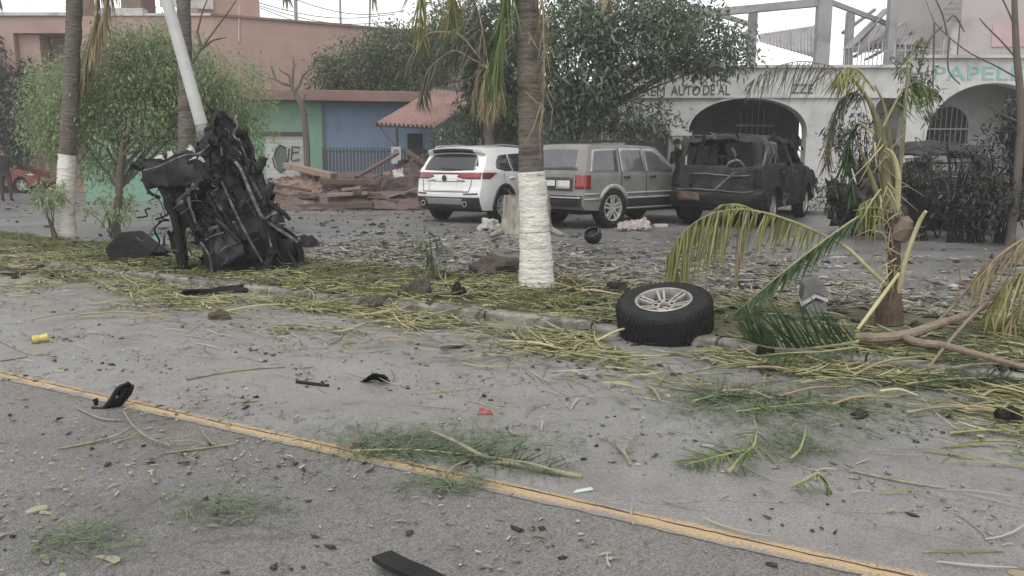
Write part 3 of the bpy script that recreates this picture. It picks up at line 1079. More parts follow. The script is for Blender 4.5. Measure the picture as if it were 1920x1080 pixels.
redc.back('rear_window', [(-.6, 1.02), (-.5, 1.34), (.5, 1.34), (.6, 1.02)], M_GLASS)
# ================================================================== BUILDINGS
class Facade:
    """vertical plane through two ground points; u metres along, z up, d out towards the street"""
    def __init__(self, p0, p1):
        self.o = Vector((p0[0], p0[1], 0))
        self.e = Vector((p1[0] - p0[0], p1[1] - p0[1], 0))
        self.L = self.e.length
        self.e.normalize()
        self.n = Vector((self.e.y, -self.e.x, 0))
    def pt(self, u, z, d=0.0):
        return self.o + self.e * u + self.n * d + Vector((0, 0, z))
    def uv(self, px, py, d=0.0):
        r = ray(px, py)
        c = Vector((0, 0, H_CAM))
        k = ((self.o + self.n * d) - c).dot(self.n) / r.dot(self.n)
        p = c + r * k
        return ((p - self.o).dot(self.e), p.z)
    def u(self, px, py=240, d=0.0):
        return self.uv(px, py, d)[0]
    def z(self, px, py, d=0.0):
        return self.uv(px, py, d)[1]
    def slab(self, mb, poly, d0, d1):
        return mb.prism(poly, d0, d1, lambda a, b, w: self.pt(a, b, w))
    def rect(self, mb, u0, u1, z0, z1, d0, d1):
        return self.slab(mb, [(u0, z0), (u1, z0), (u1, z1), (u0, z1)], d0, d1)
def place_text(fac, s, px0, px1, pyb, pyt, d, m, parent, name='lettering'):
    probe = text_mesh(s, 1.0, lambda x, y, z: (x, y, z))
    arr = np.array(probe.v)
    x0, x1, y0, y1 = arr[:, 0].min(), arr[:, 0].max(), arr[:, 1].min(), arr[:, 1].max()
    u0, zb = fac.uv(px0, pyb, d)
    u1, _ = fac.uv(px1, pyb, d)
    _, zt = fac.uv(px0, pyt, d)
    b = MB()
    b.add([fac.pt(u0 + (x - x0) / (x1 - x0) * (u1 - u0), zb + (y - y0) / (y1 - y0) * (zt - zb), d + z * .5) for x, y, z in probe.v], probe.f)
    return b.build(name, m, parent)

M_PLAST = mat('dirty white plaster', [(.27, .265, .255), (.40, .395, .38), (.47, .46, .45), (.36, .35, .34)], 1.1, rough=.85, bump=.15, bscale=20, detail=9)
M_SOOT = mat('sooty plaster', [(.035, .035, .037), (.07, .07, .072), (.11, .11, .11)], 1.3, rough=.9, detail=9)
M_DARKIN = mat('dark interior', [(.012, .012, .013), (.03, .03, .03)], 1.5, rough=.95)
M_CONC = mat('grey concrete', [(.17, .165, .165), (.26, .255, .255), (.3, .29, .29)], 1.6, rough=.85, bump=.2, bscale=18, detail=9)
M_PINK = mat('pinkish block wall', [(.32, .285, .275), (.4, .36, .35), (.35, .33, .32)], 1.2, rough=.85, detail=9)
M_IRONW = mat('pale painted iron', [(.34, .34, .33), (.5, .49, .47)], 8, rough=.55)
M_IRON = mat('dark iron', [(.03, .028, .027), (.06, .05, .048)], 8, rough=.6)
M_TEAL = mat('teal sign paint', [(.16, .33, .30), (.22, .4, .36)], 5, rough=.7)
M_LETTER = mat('black sign paint', [(.03, .03, .03), (.06, .06, .06)], 9, rough=.7)
M_SHEET = mat('grey roof sheet', [(.2, .195, .2), (.3, .29, .3), (.24, .21, .2)], 2, rough=.6, metal=.2)

# ------------------------------------------------------------------ white arcade building
W = Facade((2.0, 24.0), (24.0, 24.0))
wb = thing('arcade_building', 'dirty white arcade with segmental arches and painted shop lettering behind the burnt SUV', 'building', W.pt(8, .1))
zg = .1
def arch_pts(px0, px1, py_spring, py_crown, n=20):
    u0, zs = W.uv(px0, py_spring)
    u1, _ = W.uv(px1, py_spring)
    zc = W.z((px0 + px1) / 2, py_crown)
    return [(u0 + (u1 - u0) * (.5 - .5 * math.cos(math.pi * i / n)), zs + (zc - zs) * math.sin(math.pi * i / n) ** .85) for i in range(n + 1)]
ztop = W.z(1500, 126)
ztop2 = W.z(1800, 108)
g0, g1 = W.u(1172), W.u(1256)
zgate = W.z(1200, 232)
a1 = arch_pts(1290, 1512, 252, 184)
a2 = arch_pts(1640, 1697, 205, 181)
a3 = arch_pts(1733, 1975, 268, 156)
poly = [(W.u(1130), zg), (g0, zg), (g0, zgate), (g1, zgate), (g1, zg),
        (a1[0][0], zg)] + a1 + [(a1[-1][0], zg), (a2[0][0], zg)] + a2 + [(a2[-1][0], zg), (a3[0][0], zg)] + a3 + [(a3[-1][0], zg),
        (21.5, zg), (21.5, ztop2), (W.u(1700), ztop2), (W.u(1700), ztop), (W.u(1130), ztop)]
mb = MB()
W.slab(mb, poly, -.4, 0)
mb.build('wall', M_PLAST, wb)
# pilaster with moulded capital between gate and arch
mb = MB()
W.rect(mb, W.u(1262), W.u(1288), zg, W.z(1275, 262), .003, .14)
W.rect(mb, W.u(1259), W.u(1291), W.z(1275, 262), W.z(1275, 256), .003, .2)
W.rect(mb, W.u(1256), W.u(1294), W.z(1275, 255), W.z(1275, 249), .003, .26)
mb.build('pilaster', mat('white pilaster paint', [(.45, .44, .42), (.6, .59, .57)], 3, rough=.8), wb)
# sign band mouldings
mb = MB()
W.rect(mb, W.u(1130), W.u(1700), W.z(1400, 184), W.z(1400, 181), .003, .07)
W.rect(mb, W.u(1130), W.u(1700), ztop - .02, ztop + .06, -.42, .1)
W.rect(mb, W.u(1702), 21.6, ztop2 - .02, ztop2 + .07, -.42, .1)
mb.build('cornice', M_PLAST, wb)
# raised archivolts
for aa, dd in ((a1, .05), (a2, .06), (a3, .06)):
    mb = MB()
    cx = (aa[0][0] + aa[-1][0]) / 2
    out = [(cx + (u - cx) * 1.03 + 0, z + .06 * math.sin(math.pi * i / (len(aa) - 1))) for i, (u, z) in enumerate(aa)]
    W.slab(mb, aa + out[::-1], .003, dd)
    mb.build('archivolt', M_PLAST, wb)
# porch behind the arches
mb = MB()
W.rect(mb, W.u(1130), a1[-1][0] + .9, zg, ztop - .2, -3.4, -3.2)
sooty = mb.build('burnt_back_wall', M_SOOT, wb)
mb = MB()
W.rect(mb, a1[-1][0] + .9, 21.5, zg, ztop - .2, -2.6, -2.4)
mb.build('back_wall', M_PLAST, wb)
mb = MB()
W.rect(mb, W.u(1130), 21.5, ztop - .2, ztop - .05, -9, -.402)
mb.build('roof_slab', M_CONC, wb)
mb = MB()
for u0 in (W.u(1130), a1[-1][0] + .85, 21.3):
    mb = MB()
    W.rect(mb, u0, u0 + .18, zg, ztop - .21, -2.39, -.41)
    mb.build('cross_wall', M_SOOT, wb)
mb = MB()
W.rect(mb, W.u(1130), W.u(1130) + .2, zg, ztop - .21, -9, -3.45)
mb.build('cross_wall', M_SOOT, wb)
# iron gate with spikes left of the pilaster
gate = MB()
W.rect(gate, g0, g1, zg, zgate - .12, -.3, -.26)
gate = gate.build('gate', M_IRON, wb)
for k in range(14):
    mb = MB()
    u = g0 + (g1 - g0) * (k + .5) / 14
    mb.tube([W.pt(u, zgate - .14, -.28), W.pt(u, zgate - .02, -.28), W.pt(u, zgate + .06, -.28)], [.02, .02, .003], 5)
    mb.build('spike', M_IRONW, gate)
def barred_window(px0, px1, py0, py1, d, nb, arched=True, bm=M_IRONW):
    u0, z1 = W.uv(px0, py0, d)
    u1, z0 = W.uv(px1, py1, d)
    mb = MB()
    q = [(u0, z0), (u1, z0)]
    if arched:
        zs = z0 + (z1 - z0) * .5
        q += [(u0 + (u1 - u0) * (.5 + .5 * math.cos(math.pi * i / 12)), zs + (z1 - zs) * math.sin(math.pi * i / 12)) for i in range(13)]
    else:
        q += [(u1, z1), (u0, z1)]
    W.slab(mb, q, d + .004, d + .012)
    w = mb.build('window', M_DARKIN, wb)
    for k in range(nb):
        u = u0 + (u1 - u0) * (k + .5) / nb
        f = (k + .5) / nb
        zt = z0 + (z1 - z0) * (.5 + .5 * math.sin(math.acos(max(-1, min(1, 2 * f - 1))))) if arched else z1
        mb = MB()
        mb.tube([W.pt(u, z0, d + .06), W.pt(u, zt, d + .06)], .014, 5)
        mb.build('window_bar', bm, w)
    for zz in (z0 + .02, z0 + (z1 - z0) * .42):
        mb = MB()
        mb.bar(W.pt(u0 - .03, zz, d + .075), W.pt(u1 + .03, zz, d + .075), .03, .05)
        mb.build('window_rail', bm, w)
    return w
barred_window(1740, 1812, 200, 272, -2.4, 8)
barred_window(1384, 1446, 198, 262, -3.2, 6, True)
barred_window(1880, 1925, 215, 272, -2.4, 5, False)
# shop lettering
place_text(W, 'EXTREM', 1166, 1246, 180, 161, .012, M_LETTER, wb)
place_text(W, 'AUTO', 1258, 1312, 179, 160, .012, M_LETTER, wb)
place_text(W, 'DE AL', 1318, 1368, 178, 159, .012, M_LETTER, wb)
place_text(W, 'ZZE', 1484, 1524, 175, 158, .012, M_LETTER, wb)
place_text(W, 'PAPELERIA', 1750, 2000, 150, 124, .012, M_TEAL, wb)

# ------------------------------------------------------------------ ruined upper floor of the arcade: each piece lies or stands loose on the roof
def wpt(px, py, d=0.0):
    u, z = W.uv(px, py, d)
    return W.pt(u, z, d)
fr = thing('upper_floor_frame', 'grey concrete columns and beams of the blown-out upper floor on the arcade roof', 'building frame', W.pt(10, ztop - .05, -1))
def post(px, half, dd, top=-60, d2=.3):
    mb = MB()
    u = W.u(px, 60, dd)
    h = W.u(px + half, 60, dd) - u
    W.rect(mb, u - h, u + h, ztop - .05, W.z(px, top, dd), dd - d2, dd)
    mb.build('column', M_CONC, fr, bevel=.02)
post(1546, 13, -1.2); post(1675, 8, -1.8); post(1413, 7, -2.2, 12); post(1596, 6, -2.6, 20)
mb = MB(); mb.bar(wpt(1270, 30, -2.3), wpt(1545, 4, -1.4), .22, .22); mb.build('beam', M_CONC, fr)
mb = MB(); mb.bar(wpt(1560, 5, -1.4), wpt(1668, 46, -2.9), .1, .14); mb.build('beam', M_CONC, fr)
mb = MB(); mb.bar(wpt(1300, 12, -2.9), wpt(1420, 50, -3.4), .1, .14); mb.build('beam', M_CONC, fr)
def corrug(name, c, m, nu=40, nv=4, amp=.025, waves=14, parent=None, sag=0.0, **kw):
    c = [Vector(p) for p in c]
    nrm = (c[1] - c[0]).cross(c[3] - c[0]).normalized()
    mb = MB()
    def f(u, v):
        p = c[0].lerp(c[1], u).lerp(c[3].lerp(c[2], u), v)
        return p + nrm * amp * math.sin(u * waves * 2 * math.pi) + nrm * sag * mnoise.noise((u * 2.5 + c[0].x, v * 2.5, 4))
    mb.grid(f, nu, nv)
    return mb.build(name, m, parent, smooth=True, angle=60, solid=.012, **kw)
o = corrug('roof_sheet', [wpt(1424, 64, -6), wpt(1540, 46, -6), wpt(1540, 112, -5), wpt(1424, 78, -5)], M_SHEET, 60, 3, waves=18)
tag(o, 'grey corrugated sheet still hanging between the concrete columns', 'roof sheet', None)
plank_spots = [(1588, 92, 1664, 16, .34, .05), (1606, 84, 1652, 30, .2, .05), (1600, 108, 1690, 44, .3, .04), (1580, 62, 1640, 18, .12, .1), (1624, 112, 1700, 70, .26, .05)]
for i, (x0, y0, x1, y1, w_, h_) in enumerate(plank_spots):
    mb = MB()
    mb.bar(wpt(x0, y0, -2.2 - .25 * i), wpt(x1, y1, -2.8 - .2 * i), w_, h_)
    tag(mb.build('fallen_plank', mat('grey weathered plank', [(.2, .19, .185), (.33, .32, .31)], 3, rough=.8, stretch=(1, 6, 6)), bevel=.006),
        ('widest grey plank leaning steeply between the two arcade roof columns', 'grey plank leaning under the widest tipped plank on the arcade roof', 'long grey plank tipped low behind the slim concrete column', 'short square grey timber jutting up beside the broad concrete column', 'low grey plank resting by the roof railing bars')[i], 'plank', 'planks tipped on the arcade roof')
for i, (x0, y0, x1, y1, x2, y2, x3, y3) in enumerate([(1590, 100, 1690, 88, 1720, 40, 1640, 46), (1680, 84, 1790, 84, 1760, 46, 1716, 40)]):
    o = corrug('collapsed_roof_sheet', [wpt(x0, y0, -3), wpt(x1, y1, -3), wpt(x2, y2, -5), wpt(x3, y3, -5)], M_SHEET, 48, 6, waves=14, sag=.3)
    tag(o, ('collapsed grey roof sheet sagging under the tipped planks on the arcade roof', 'collapsed grey roof sheet sagging beside the pinkish upper room')[i], 'roof sheet', 'collapsed sheets on the arcade roof')
rl_ = thing('roof_railing', 'thin iron bar railing along the arcade roof beside the slim concrete column', 'railing', W.pt(W.u(1700), ztop, -.5))
for k in range(26):
    px = 1585 + k * 7.6
    mb = MB()
    u = W.u(px, 100, -.5)
    lean = random.uniform(-.06, .06)
    mb.tube([W.pt(u, ztop, -.5), W.pt(u + lean, W.z(px, 76 + random.uniform(-4, 14), -.5), -.5)], .017, 5)
    mb.build('railing_bar', M_CONC if k % 3 else M_IRONW, rl_)
mb = MB(); mb.bar(wpt(1620, 97, -.5), wpt(1785, 92, -.5), .03, .05); mb.build('railing_rail', M_CONC, rl_)
# block-walled upper room on the right
ub = thing('upper_room', 'pinkish block-walled upper room above the teal lettering of the arcade', 'building', W.pt(W.u(1840), ztop2, -1.5))
mb = MB(); W.rect(mb, W.u(1800, 60, -1.2), 21.4, ztop2 - .02, W.z(1800, -70, -1.2), -6, -1.2)
mb.build('wall', M_PINK, ub)
mb = MB(); W.rect(mb, W.u(1784, 60, -1.1), W.u(1797, 60, -1.1), ztop2 - .02, W.z(1790, 34, -1.1), -1.4, -1.1)
mb.build('corner_post', M_PLAST, ub)
mb = MB(); W.rect(mb, W.u(1860, 60, -1.2), W.u(1945, 60, -1.2), W.z(1860, 88, -1.2), W.z(1860, 46, -1.2), -1.196, -1.17)
mb.build('pink_panel', mat('faded pink paint', [(.4, .28, .27), (.48, .35, .34)], 2, rough=.85), ub)
can = thing('canopy_ribs', 'curved metal canopy ribs fixed to the pinkish upper room', 'canopy', W.pt(W.u(1785), W.z(1785, 40, -1), -.6))
for k in range(6):
    mb = MB()
    y = -14 + k * 10
    mb.bar(wpt(1800, y, -1.1), wpt(1782 - 3.6 * k + 1.0 * k * k * .12, y + 1, -.4), .05, .05)
    mb.build('slat', M_CONC, can)
mb = MB(); mb.tube([wpt(1802, -12, -.4), wpt(1780, 4, -.4), wpt(1764, 22, -.4), wpt(1754, 44, -.4)], .03, 6); mb.build('rib', M_CONC, can, smooth=True)

# ------------------------------------------------------------------ low green and blue building
pL, pR = A(425, 240, 27.0), A(1180, 240, 30.0)
Bf = Facade((pL.x, pL.y), (pR.x, pR.y))
M_BLUE = mat('blue wall paint', [(.12, .17, .25), (.17, .23, .32), (.15, .2, .29)], .9, rough=.8, detail=9)
M_GREEN = mat('green wall paint', [(.13, .245, .17), (.18, .31, .225), (.15, .275, .2)], 1.0, rough=.8, detail=9)
M_FASC = mat('brown fascia', [(.17, .1, .085), (.24, .15, .13)], 1.5, rough=.8)
M_SHUT = mat('dirty white shutter', [(.33, .33, .31), (.46, .46, .44)], 2, rough=.7)
bb = thing('corner_shop', 'low flat-roofed shop painted green and blue under a brown fascia', 'building', Bf.pt(5, .1))
zf0, zf1 = Bf.z(600, 191), Bf.z(600, 171)
uG = Bf.u(606)
mb = MB(); Bf.rect(mb, Bf.u(150), uG, 0, zf0, -6, 0)
mb.build('green_wall', M_GREEN, bb)
mb = MB(); Bf.rect(mb, uG + .003, Bf.u(905), 0, zf0, -6, -.12)
mb.build('blue_wall', M_BLUE, bb)
mb = MB(); Bf.rect(mb, Bf.u(150) - .1, Bf.u(905) + .3, zf0 + .003, zf1, -6.3, .55)
mb.build('fascia', M_FASC, bb, bevel=.02)
mb = MB(); Bf.rect(mb, Bf.u(598), Bf.u(603), 0, zf0 - .05, .003, .06)
mb.build('drainpipe', M_GREEN, bb)
# shutter with horizontal slats
u0, zt = Bf.uv(496, 254); u1 = Bf.u(567)
sh = MB(); Bf.rect(sh, u0 - .1, u1 + .1, zt, zt + .12, .003, .1)
sh = sh.build('shutter_box', M_IRON, bb)
nsl = 16
for k in range(nsl):
    mb = MB()
    z0 = .1 + (zt - .1) * k / nsl
    Bf.rect(mb, u0, u1, z0 + .008, z0 + (zt - .1) / nsl, .004, .03 + .006 * (k % 2))
    mb.build('slat', M_SHUT, sh)
def loop_paint(pts, r, m, parent, name='graffiti'):
    mb = MB()
    P = [Bf.pt(*Bf.uv(x, y, .05), .05) for x, y in pts]
    mb.tube(P, r, 6)
    ob = mb.build(name, m, parent, smooth=True)
    return ob
gr1 = MB(); Bf.slab(gr1, [Bf.uv(*p, .045) for p in ((520, 276), (528, 273), (537, 277), (538, 300), (532, 318), (526, 321), (519, 312), (514, 295))], .045, .05)
gr1.build('graffiti', mat('dark green graffiti', [(.06, .09, .075), (.1, .13, .11)], 4, rough=.8), bb)
for pts in ([(514, 294), (517, 280), (526, 272), (536, 277)], [(511, 295), (515, 312), (526, 323), (534, 318), (540, 300), (542, 278)], [(548, 274), (546, 300), (549, 301), (562, 299)], [(548, 286), (560, 285)], [(550, 275), (562, 277)]):
    loop_paint(pts, .022, M_LETTER, bb)
mb = MB(); Bf.rect(mb, Bf.u(459), Bf.u(490), Bf.z(470, 302), Bf.z(470, 279), .003, .02)
mb.build('painted_sign', mat('dark sign', [(.05, .08, .06), (.08, .11, .09)], 5, rough=.8), bb)
place_text(Bf, 'ral', 463, 488, 298, 282, .03, M_SHUT, bb)
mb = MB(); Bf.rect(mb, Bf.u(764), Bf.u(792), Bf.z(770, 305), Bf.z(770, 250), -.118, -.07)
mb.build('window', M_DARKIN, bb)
# iron bar fence in front of the blue wall
fn = thing('bar_fence', 'dark brown vertical bar fence in front of the blue wall', 'fence', Bf.pt(Bf.u(680, 240, .9), .1, .9))
zft = Bf.z(680, 277, .9)
M_BAR = mat('brown fence iron', [(.05, .042, .042), (.09, .075, .072)], 6, rough=.6)
first = None
for k in range(40):
    u = Bf.u(606, 300, .9) + k * .112
    if first is None:
        mb = MB(); mb.bar(Bf.pt(u, .08, .9), Bf.pt(u, zft, .9), .05, .05)
        first = mb.build('fence_bar', M_BAR, fn)
        base = first.location.copy()
    else:
        c = first.copy(); COL.objects.link(c); c.parent = fn
        c.location = base + Bf.e * (k * .112)
for zz in (.3, zft - .12):
    mb = MB(); mb.bar(Bf.pt(Bf.u(604, 300, .9), zz, .93), Bf.pt(Bf.u(606, 300, .9) + 4.5, zz, .93), .03, .05)
    mb.build('fence_rail', M_BAR, fn)
# lean-to with corrugated red roof
M_REDROOF = mat('faded red corrugated roof', [(.22, .13, .11), (.31, .195, .17), (.26, .16, .14)], 1.6, rough=.7)
lt = thing('lean_to', 'lean-to with faded red corrugated roof on thin posts beside the blue wall', 'shelter', A(745, 330, 25.2) * 1)
lt.location.z = .1
c0, c1, c2, c3 = A(706, 232, 25.4), A(815, 237, 24.2), A(905, 180, 26.6), A(815, 168, 28.2)
corrug('roof_sheet', [c0, c1, c2, c3], M_REDROOF, 208, 4, amp=.05, waves=13, parent=lt)
mb = MB(); mb.bar(c0 + Vector((0, 0, -.05)), c3 + Vector((0, 0, -.05)), .06, .1); mb.build('rafter', M_IRON, lt)
mb = MB(); mb.bar(c0.lerp(c1, .03) + Vector((0, .1, -.06)), c1 + Vector((0, .1, -.06)), .05, .06); mb.build('eave_beam', M_IRON, lt)
pt_ = c0.lerp(c1, .35) + Vector((0, .12, -.1))
mb = MB(); mb.tube([(pt_.x, pt_.y, .05), tuple(pt_)], .04, 8); pst = mb.build('post', M_IRON, lt)
pt2 = c0.lerp(c1, .97) + Vector((0, .12, -.1))
mb = MB(); mb.tube([(pt2.x, pt2.y, .05), tuple(pt2)], .04, 8); mb.build('post', M_IRON, lt)
mb = MB(); mb.tube([c0.lerp(c1, .06) + Vector((0, .1, -.1)), (pt_.x, pt_.y, A(745, 280, pt_.y).z)], .025, 6); mb.build('brace', M_IRON, lt)
mb = MB(); mb.box(A(743, 291, pt_.y - .08), (.3, .07, .52)); sb = mb.build('notice_board', M_SHUT, lt)
mb = MB(); mb.lathe([(.05, 0), (.075, 0), (.075, .012), (.05, .012)], A(743, 285, pt_.y - .115), (0, -1, 0), 16); mb.build('painted_ring', M_LETTER, sb)

# grey infill wall between the shop and the arcade
iw = MB(); iw.box(((Bf.pt(Bf.u(905) + .5, 0).x + W.u(1130) + 2.0) / 2 + .2, 30, 2.0), (8.4, .3, 3.9))
tag(iw.build('boundary_wall', M_SOOT), 'dark grey boundary wall behind the trees between shop and arcade', 'wall')  # takes its dark tone from the burnt porch plaster

# ------------------------------------------------------------------ tall terracotta building behind
M_TERRA = mat('terracotta render', [(.26, .175, .14), (.335, .235, .195), (.295, .2, .165)], .5, rough=.85, bump=.1, detail=10)
M_TERRAD = mat('dark roof edge', [(.14, .09, .075), (.2, .13, .11)], 2, rough=.8)
tb = thing('terracotta_building', 'tall plain terracotta rendered building rising behind the green and blue shop', 'building', (-10, 34, 0))
ptA, ptB = A(400, 30, 34.0), A(760, 58, 38.0)
Tf1 = Facade((A(-160, 60, 34.0).x, 34.0), (ptA.x, 34.0))
Tf2 = Facade((ptA.x, 34.0), (ptB.x, ptB.y))
zr = ptA.z
mb = MB()
L1 = Tf1.L
# left block with a recessed upper gallery
r0, r1 = Tf1.u(26, 80), Tf1.u(124, 80)
zr0, zr1 = Tf1.z(60, 150), Tf1.z(60, 62)
mb.add([Tf1.pt(u, z, 0) for u, z in ((0, 0), (L1, 0), (L1, zr), (0, zr), (r0, zr0), (r1, zr0), (r1, zr1), (r0, zr1))],
       [(0, 1, 5, 4), (1, 2, 6, 5), (2, 3, 7, 6), (3, 0, 4, 7)])
for a, b in (((r0, zr0), (r1, zr0)), ((r1, zr0), (r1, zr1)), ((r1, zr1), (r0, zr1)), ((r0, zr1), (r0, zr0))):
    mb.add([Tf1.pt(*a, 0), Tf1.pt(*b, 0), Tf1.pt(*b, -1.2), Tf1.pt(*a, -1.2)], [(0, 1, 2, 3)])
Tf1.rect(mb, r0 - .2, r1 + .2, zr0 - .2, zr1 + .2, -1.4, -1.2)
Tf1.rect(mb, 0, L1, zr - .02, zr, -10, -.003)
mb.build('front_wall', M_TERRA, tb)
mb = MB(); Tf1.rect(mb, Tf1.u(28, 80), Tf1.u(68, 80), zr0, zr1, -.9, -.25)
mb.build('gallery_pier', M_TERRA, tb)
mb = MB(); Tf2.rect(mb, .003, Tf2.L + 6, 0, zr, -9, 0)
mb.build('side_wall', M_TERRA, tb)
mb = MB(); Tf2.rect(mb, -.1, Tf2.L + 6, zr + .003, zr + .1, -.3, .08)
mb.build('roof_edge', M_TERRAD, tb)
mb = MB()
Tf1.rect(mb, 0, Tf1.u(128, 30), zr + .003, zr + .13, -.4, .1)
Tf1.rect(mb, Tf1.u(188, 30), Tf1.u(270, 30), zr + .003, zr + .3, -.4, .06)
Tf1.rect(mb, Tf1.u(272, 30), L1, zr + .003, zr + .1, -.4, .08)
mb.build('parapet', M_PLAST, tb)
mb = MB(); Tf1.rect(mb, Tf1.u(214, 10), Tf1.u(252, 10), zr + .31, zr + 1.4, -2, -.6)
mb.build('roof_tank_room', M_TERRAD, tb)
mb = MB(); Tf1.rect(mb, Tf1.u(120, 10), Tf1.u(132, 10), zr + .14, zr + 1.6, -2, -.8)
mb.build('chimney', M_TERRA, tb)
mb = MB(); Tf2.rect(mb, Tf2.u(372, 20, -2), Tf2.u(487, 20, -2), zr + .11, zr + 2.2, -6, -2.0)
twr = mb.build('stair_tower', M_TERRA, tb)
mb = MB(); Tf2.rect(mb, Tf2.u(300, 8, -1.9), Tf2.u(400, 8, -1.9), Tf2.z(350, 14, -1.9), Tf2.z(350, -8, -1.9), -1.996, -1.9)
mb.build('tower_window', M_PLAST, twr)
# cable conduit up the wall
mb = MB(); mb.tube([Tf2.pt(*Tf2.uv(448, y, .05), .05) for y in (10, 26, 78)], .025, 5); mb.build('conduit', M_PLAST, tb)
# utility poles and cables behind
for i, (px, Yp) in enumerate(((552, 44), (636, 46), (676, 48))):
    mb = MB()
    top = A(px + (20 if i == 2 else 0), -70, Yp)
    mb.tube([(A(px, 40, Yp).x, Yp, 0), tuple(top)], [.12, .09] if i == 0 else [.07, .06], 8)
    tag(mb.build('utility_pole', M_CONC, smooth=True), ('thick grey utility pole rising behind the terracotta roof edge', 'slim upright grey pole behind the terracotta roof edge', 'slim slightly leaning grey pole behind the terracotta roof edge')[i], 'pole', 'poles behind the terracotta roof')
for i, (x0, y0, x1, y1) in enumerate(((478, 3, 740, 26), (478, 8, 740, 40), (486, 14, 720, 54), (540, -6, 760, 20))):
    mb = MB()
    p0, p1 = A(x0, y0, 43.6), A(x1, y1, 47)
    mb.tube([p0.lerp(p1, k / 10) + Vector((0, 0, -.5 * math.sin(math.pi * k / 10))) for k in range(11)], .022, 4)
    tag(mb.build('overhead_cable', M_IRON), 'dark sagging overhead cable crossing the sky above the terracotta roof', 'cable', 'cables above the terracotta roof')
# ================================================================== TREES AND PALMS
def leafmat(name, cols, tr=.42, rough=.5):
    return mat(name, cols, island=True, rough=rough, translucent=tr, spec=.35)
M_LF_LIGHT = leafmat('light green leaves', [(.17, .235, .11), (.25, .32, .16), (.33, .4, .22), (.2, .27, .13), (.42, .48, .31)])
M_LF_DARK = leafmat('dark glossy leaves', [(.07, .095, .062), (.12, .155, .1), (.16, .195, .13), (.085, .115, .074), (.24, .27, .19)], .25, .4)
M_LF_MID = leafmat('mid green leaves', [(.05, .08, .04), (.08, .12, .055), (.11, .15, .075), (.06, .095, .05), (.16, .19, .11)], .3)
M_LF_BLUE = leafmat('dark blue-green leaves', [(.02, .035, .025), (.035, .055, .04), (.05, .07, .05)], .2)  # darkest of the leaf greens, varied leaf by leaf
M_BARK = mat('grey brown bark', [(.06, .05, .04), (.12, .1, .08), (.09, .075, .06)], 5, rough=.9, bump=.6, bscale=25, stretch=(1, 1, .3))
M_PALMBARK = mat('ringed palm bark', [(.075, .065, .055), (.14, .122, .104), (.105, .088, .07), (.06, .053, .047)], 3, rough=.9, bump=.7, bscale=16, stretch=(1.2, 1.2, 4), detail=8)
M_LIME = mat('chipped white lime paint', [(.3, .28, .24), (.56, .54, .49), (.64, .62, .57), (.52, .49, .44), (.42, .39, .33)], 4.0, rough=.85, bump=.7, bscale=18, stretch=(1, 1, 3), detail=9)
M_FROND_G = leafmat('green palm leaflets', [(.06, .10, .035), (.10, .15, .05), (.14, .19, .07), (.19, .22, .09)], .3)
M_FROND_Y = leafmat('yellowing palm leaflets', [(.16, .18, .06), (.25, .26, .09), (.33, .31, .13), (.2, .2, .08)], .35)
M_FROND_D = leafmat('dry tan palm leaflets', [(.17, .13, .07), (.27, .21, .12), (.34, .28, .17), (.21, .17, .1)], .3)
M_FROND_DULL = leafmat('dull olive palm leaflets', [(.07, .075, .045), (.11, .11, .065), (.15, .14, .09), (.09, .095, .055)], .3)
M_FROND_DK = leafmat('deep green palm leaflets', [(.03, .06, .03), (.05, .09, .04), (.075, .12, .05)], .25)
M_RACH = mat('palm leaf stalk', [(.17, .18, .08), (.27, .26, .13), (.22, .21, .12)], 6, rough=.6, stretch=(1, 1, 1))
M_RACH_D = mat('dry palm stalk', [(.22, .17, .1), (.34, .27, .17)], 6, rough=.7)

def foliage(name, parent, m, blobs, n, L, wr, clump, seed, out=.5, down=.35, shell=.55):
    """leaves in clumps; blobs: (centre, (rx, ry, rz))"""
    r = np.random.default_rng(seed)
    vol = np.array([b[1][0] * b[1][1] * b[1][2] for b in blobs]) ** .75
    vol /= vol.sum()
    per = 26
    nc = max(1, n // per)
    which = r.choice(len(blobs), nc, p=vol)
    cen = np.array([tuple(b[0]) for b in blobs])[which]
    rad = np.array([b[1] for b in blobs])[which]
    d = r.normal(size=(nc, 3)); d /= np.linalg.norm(d, axis=1, keepdims=True)
    rr = (shell + (1.05 - shell) * r.random(nc) ** .6)[:, None]
    cc = cen + d * rad * rr
    base = np.repeat(cc, per, 0) + r.normal(size=(nc * per, 3)) * clump * .5
    dd = np.repeat(d, per, 0) * out + r.normal(size=(nc * per, 3)) * .6
    dd[:, 2] -= down
    dd /= np.linalg.norm(dd, axis=1, keepdims=True)
    up = r.normal(size=(nc * per, 3)) * .5 + np.array([0, 0, 1.])
    ll = L * r.uniform(.55, 1.25, nc * per)
    v, q = ribbons(base, dd, up, ll, ll * wr, ll * r.uniform(0, .35, nc * per), nseg=2)
    return fast_mesh(name, v, q, m, parent), cc
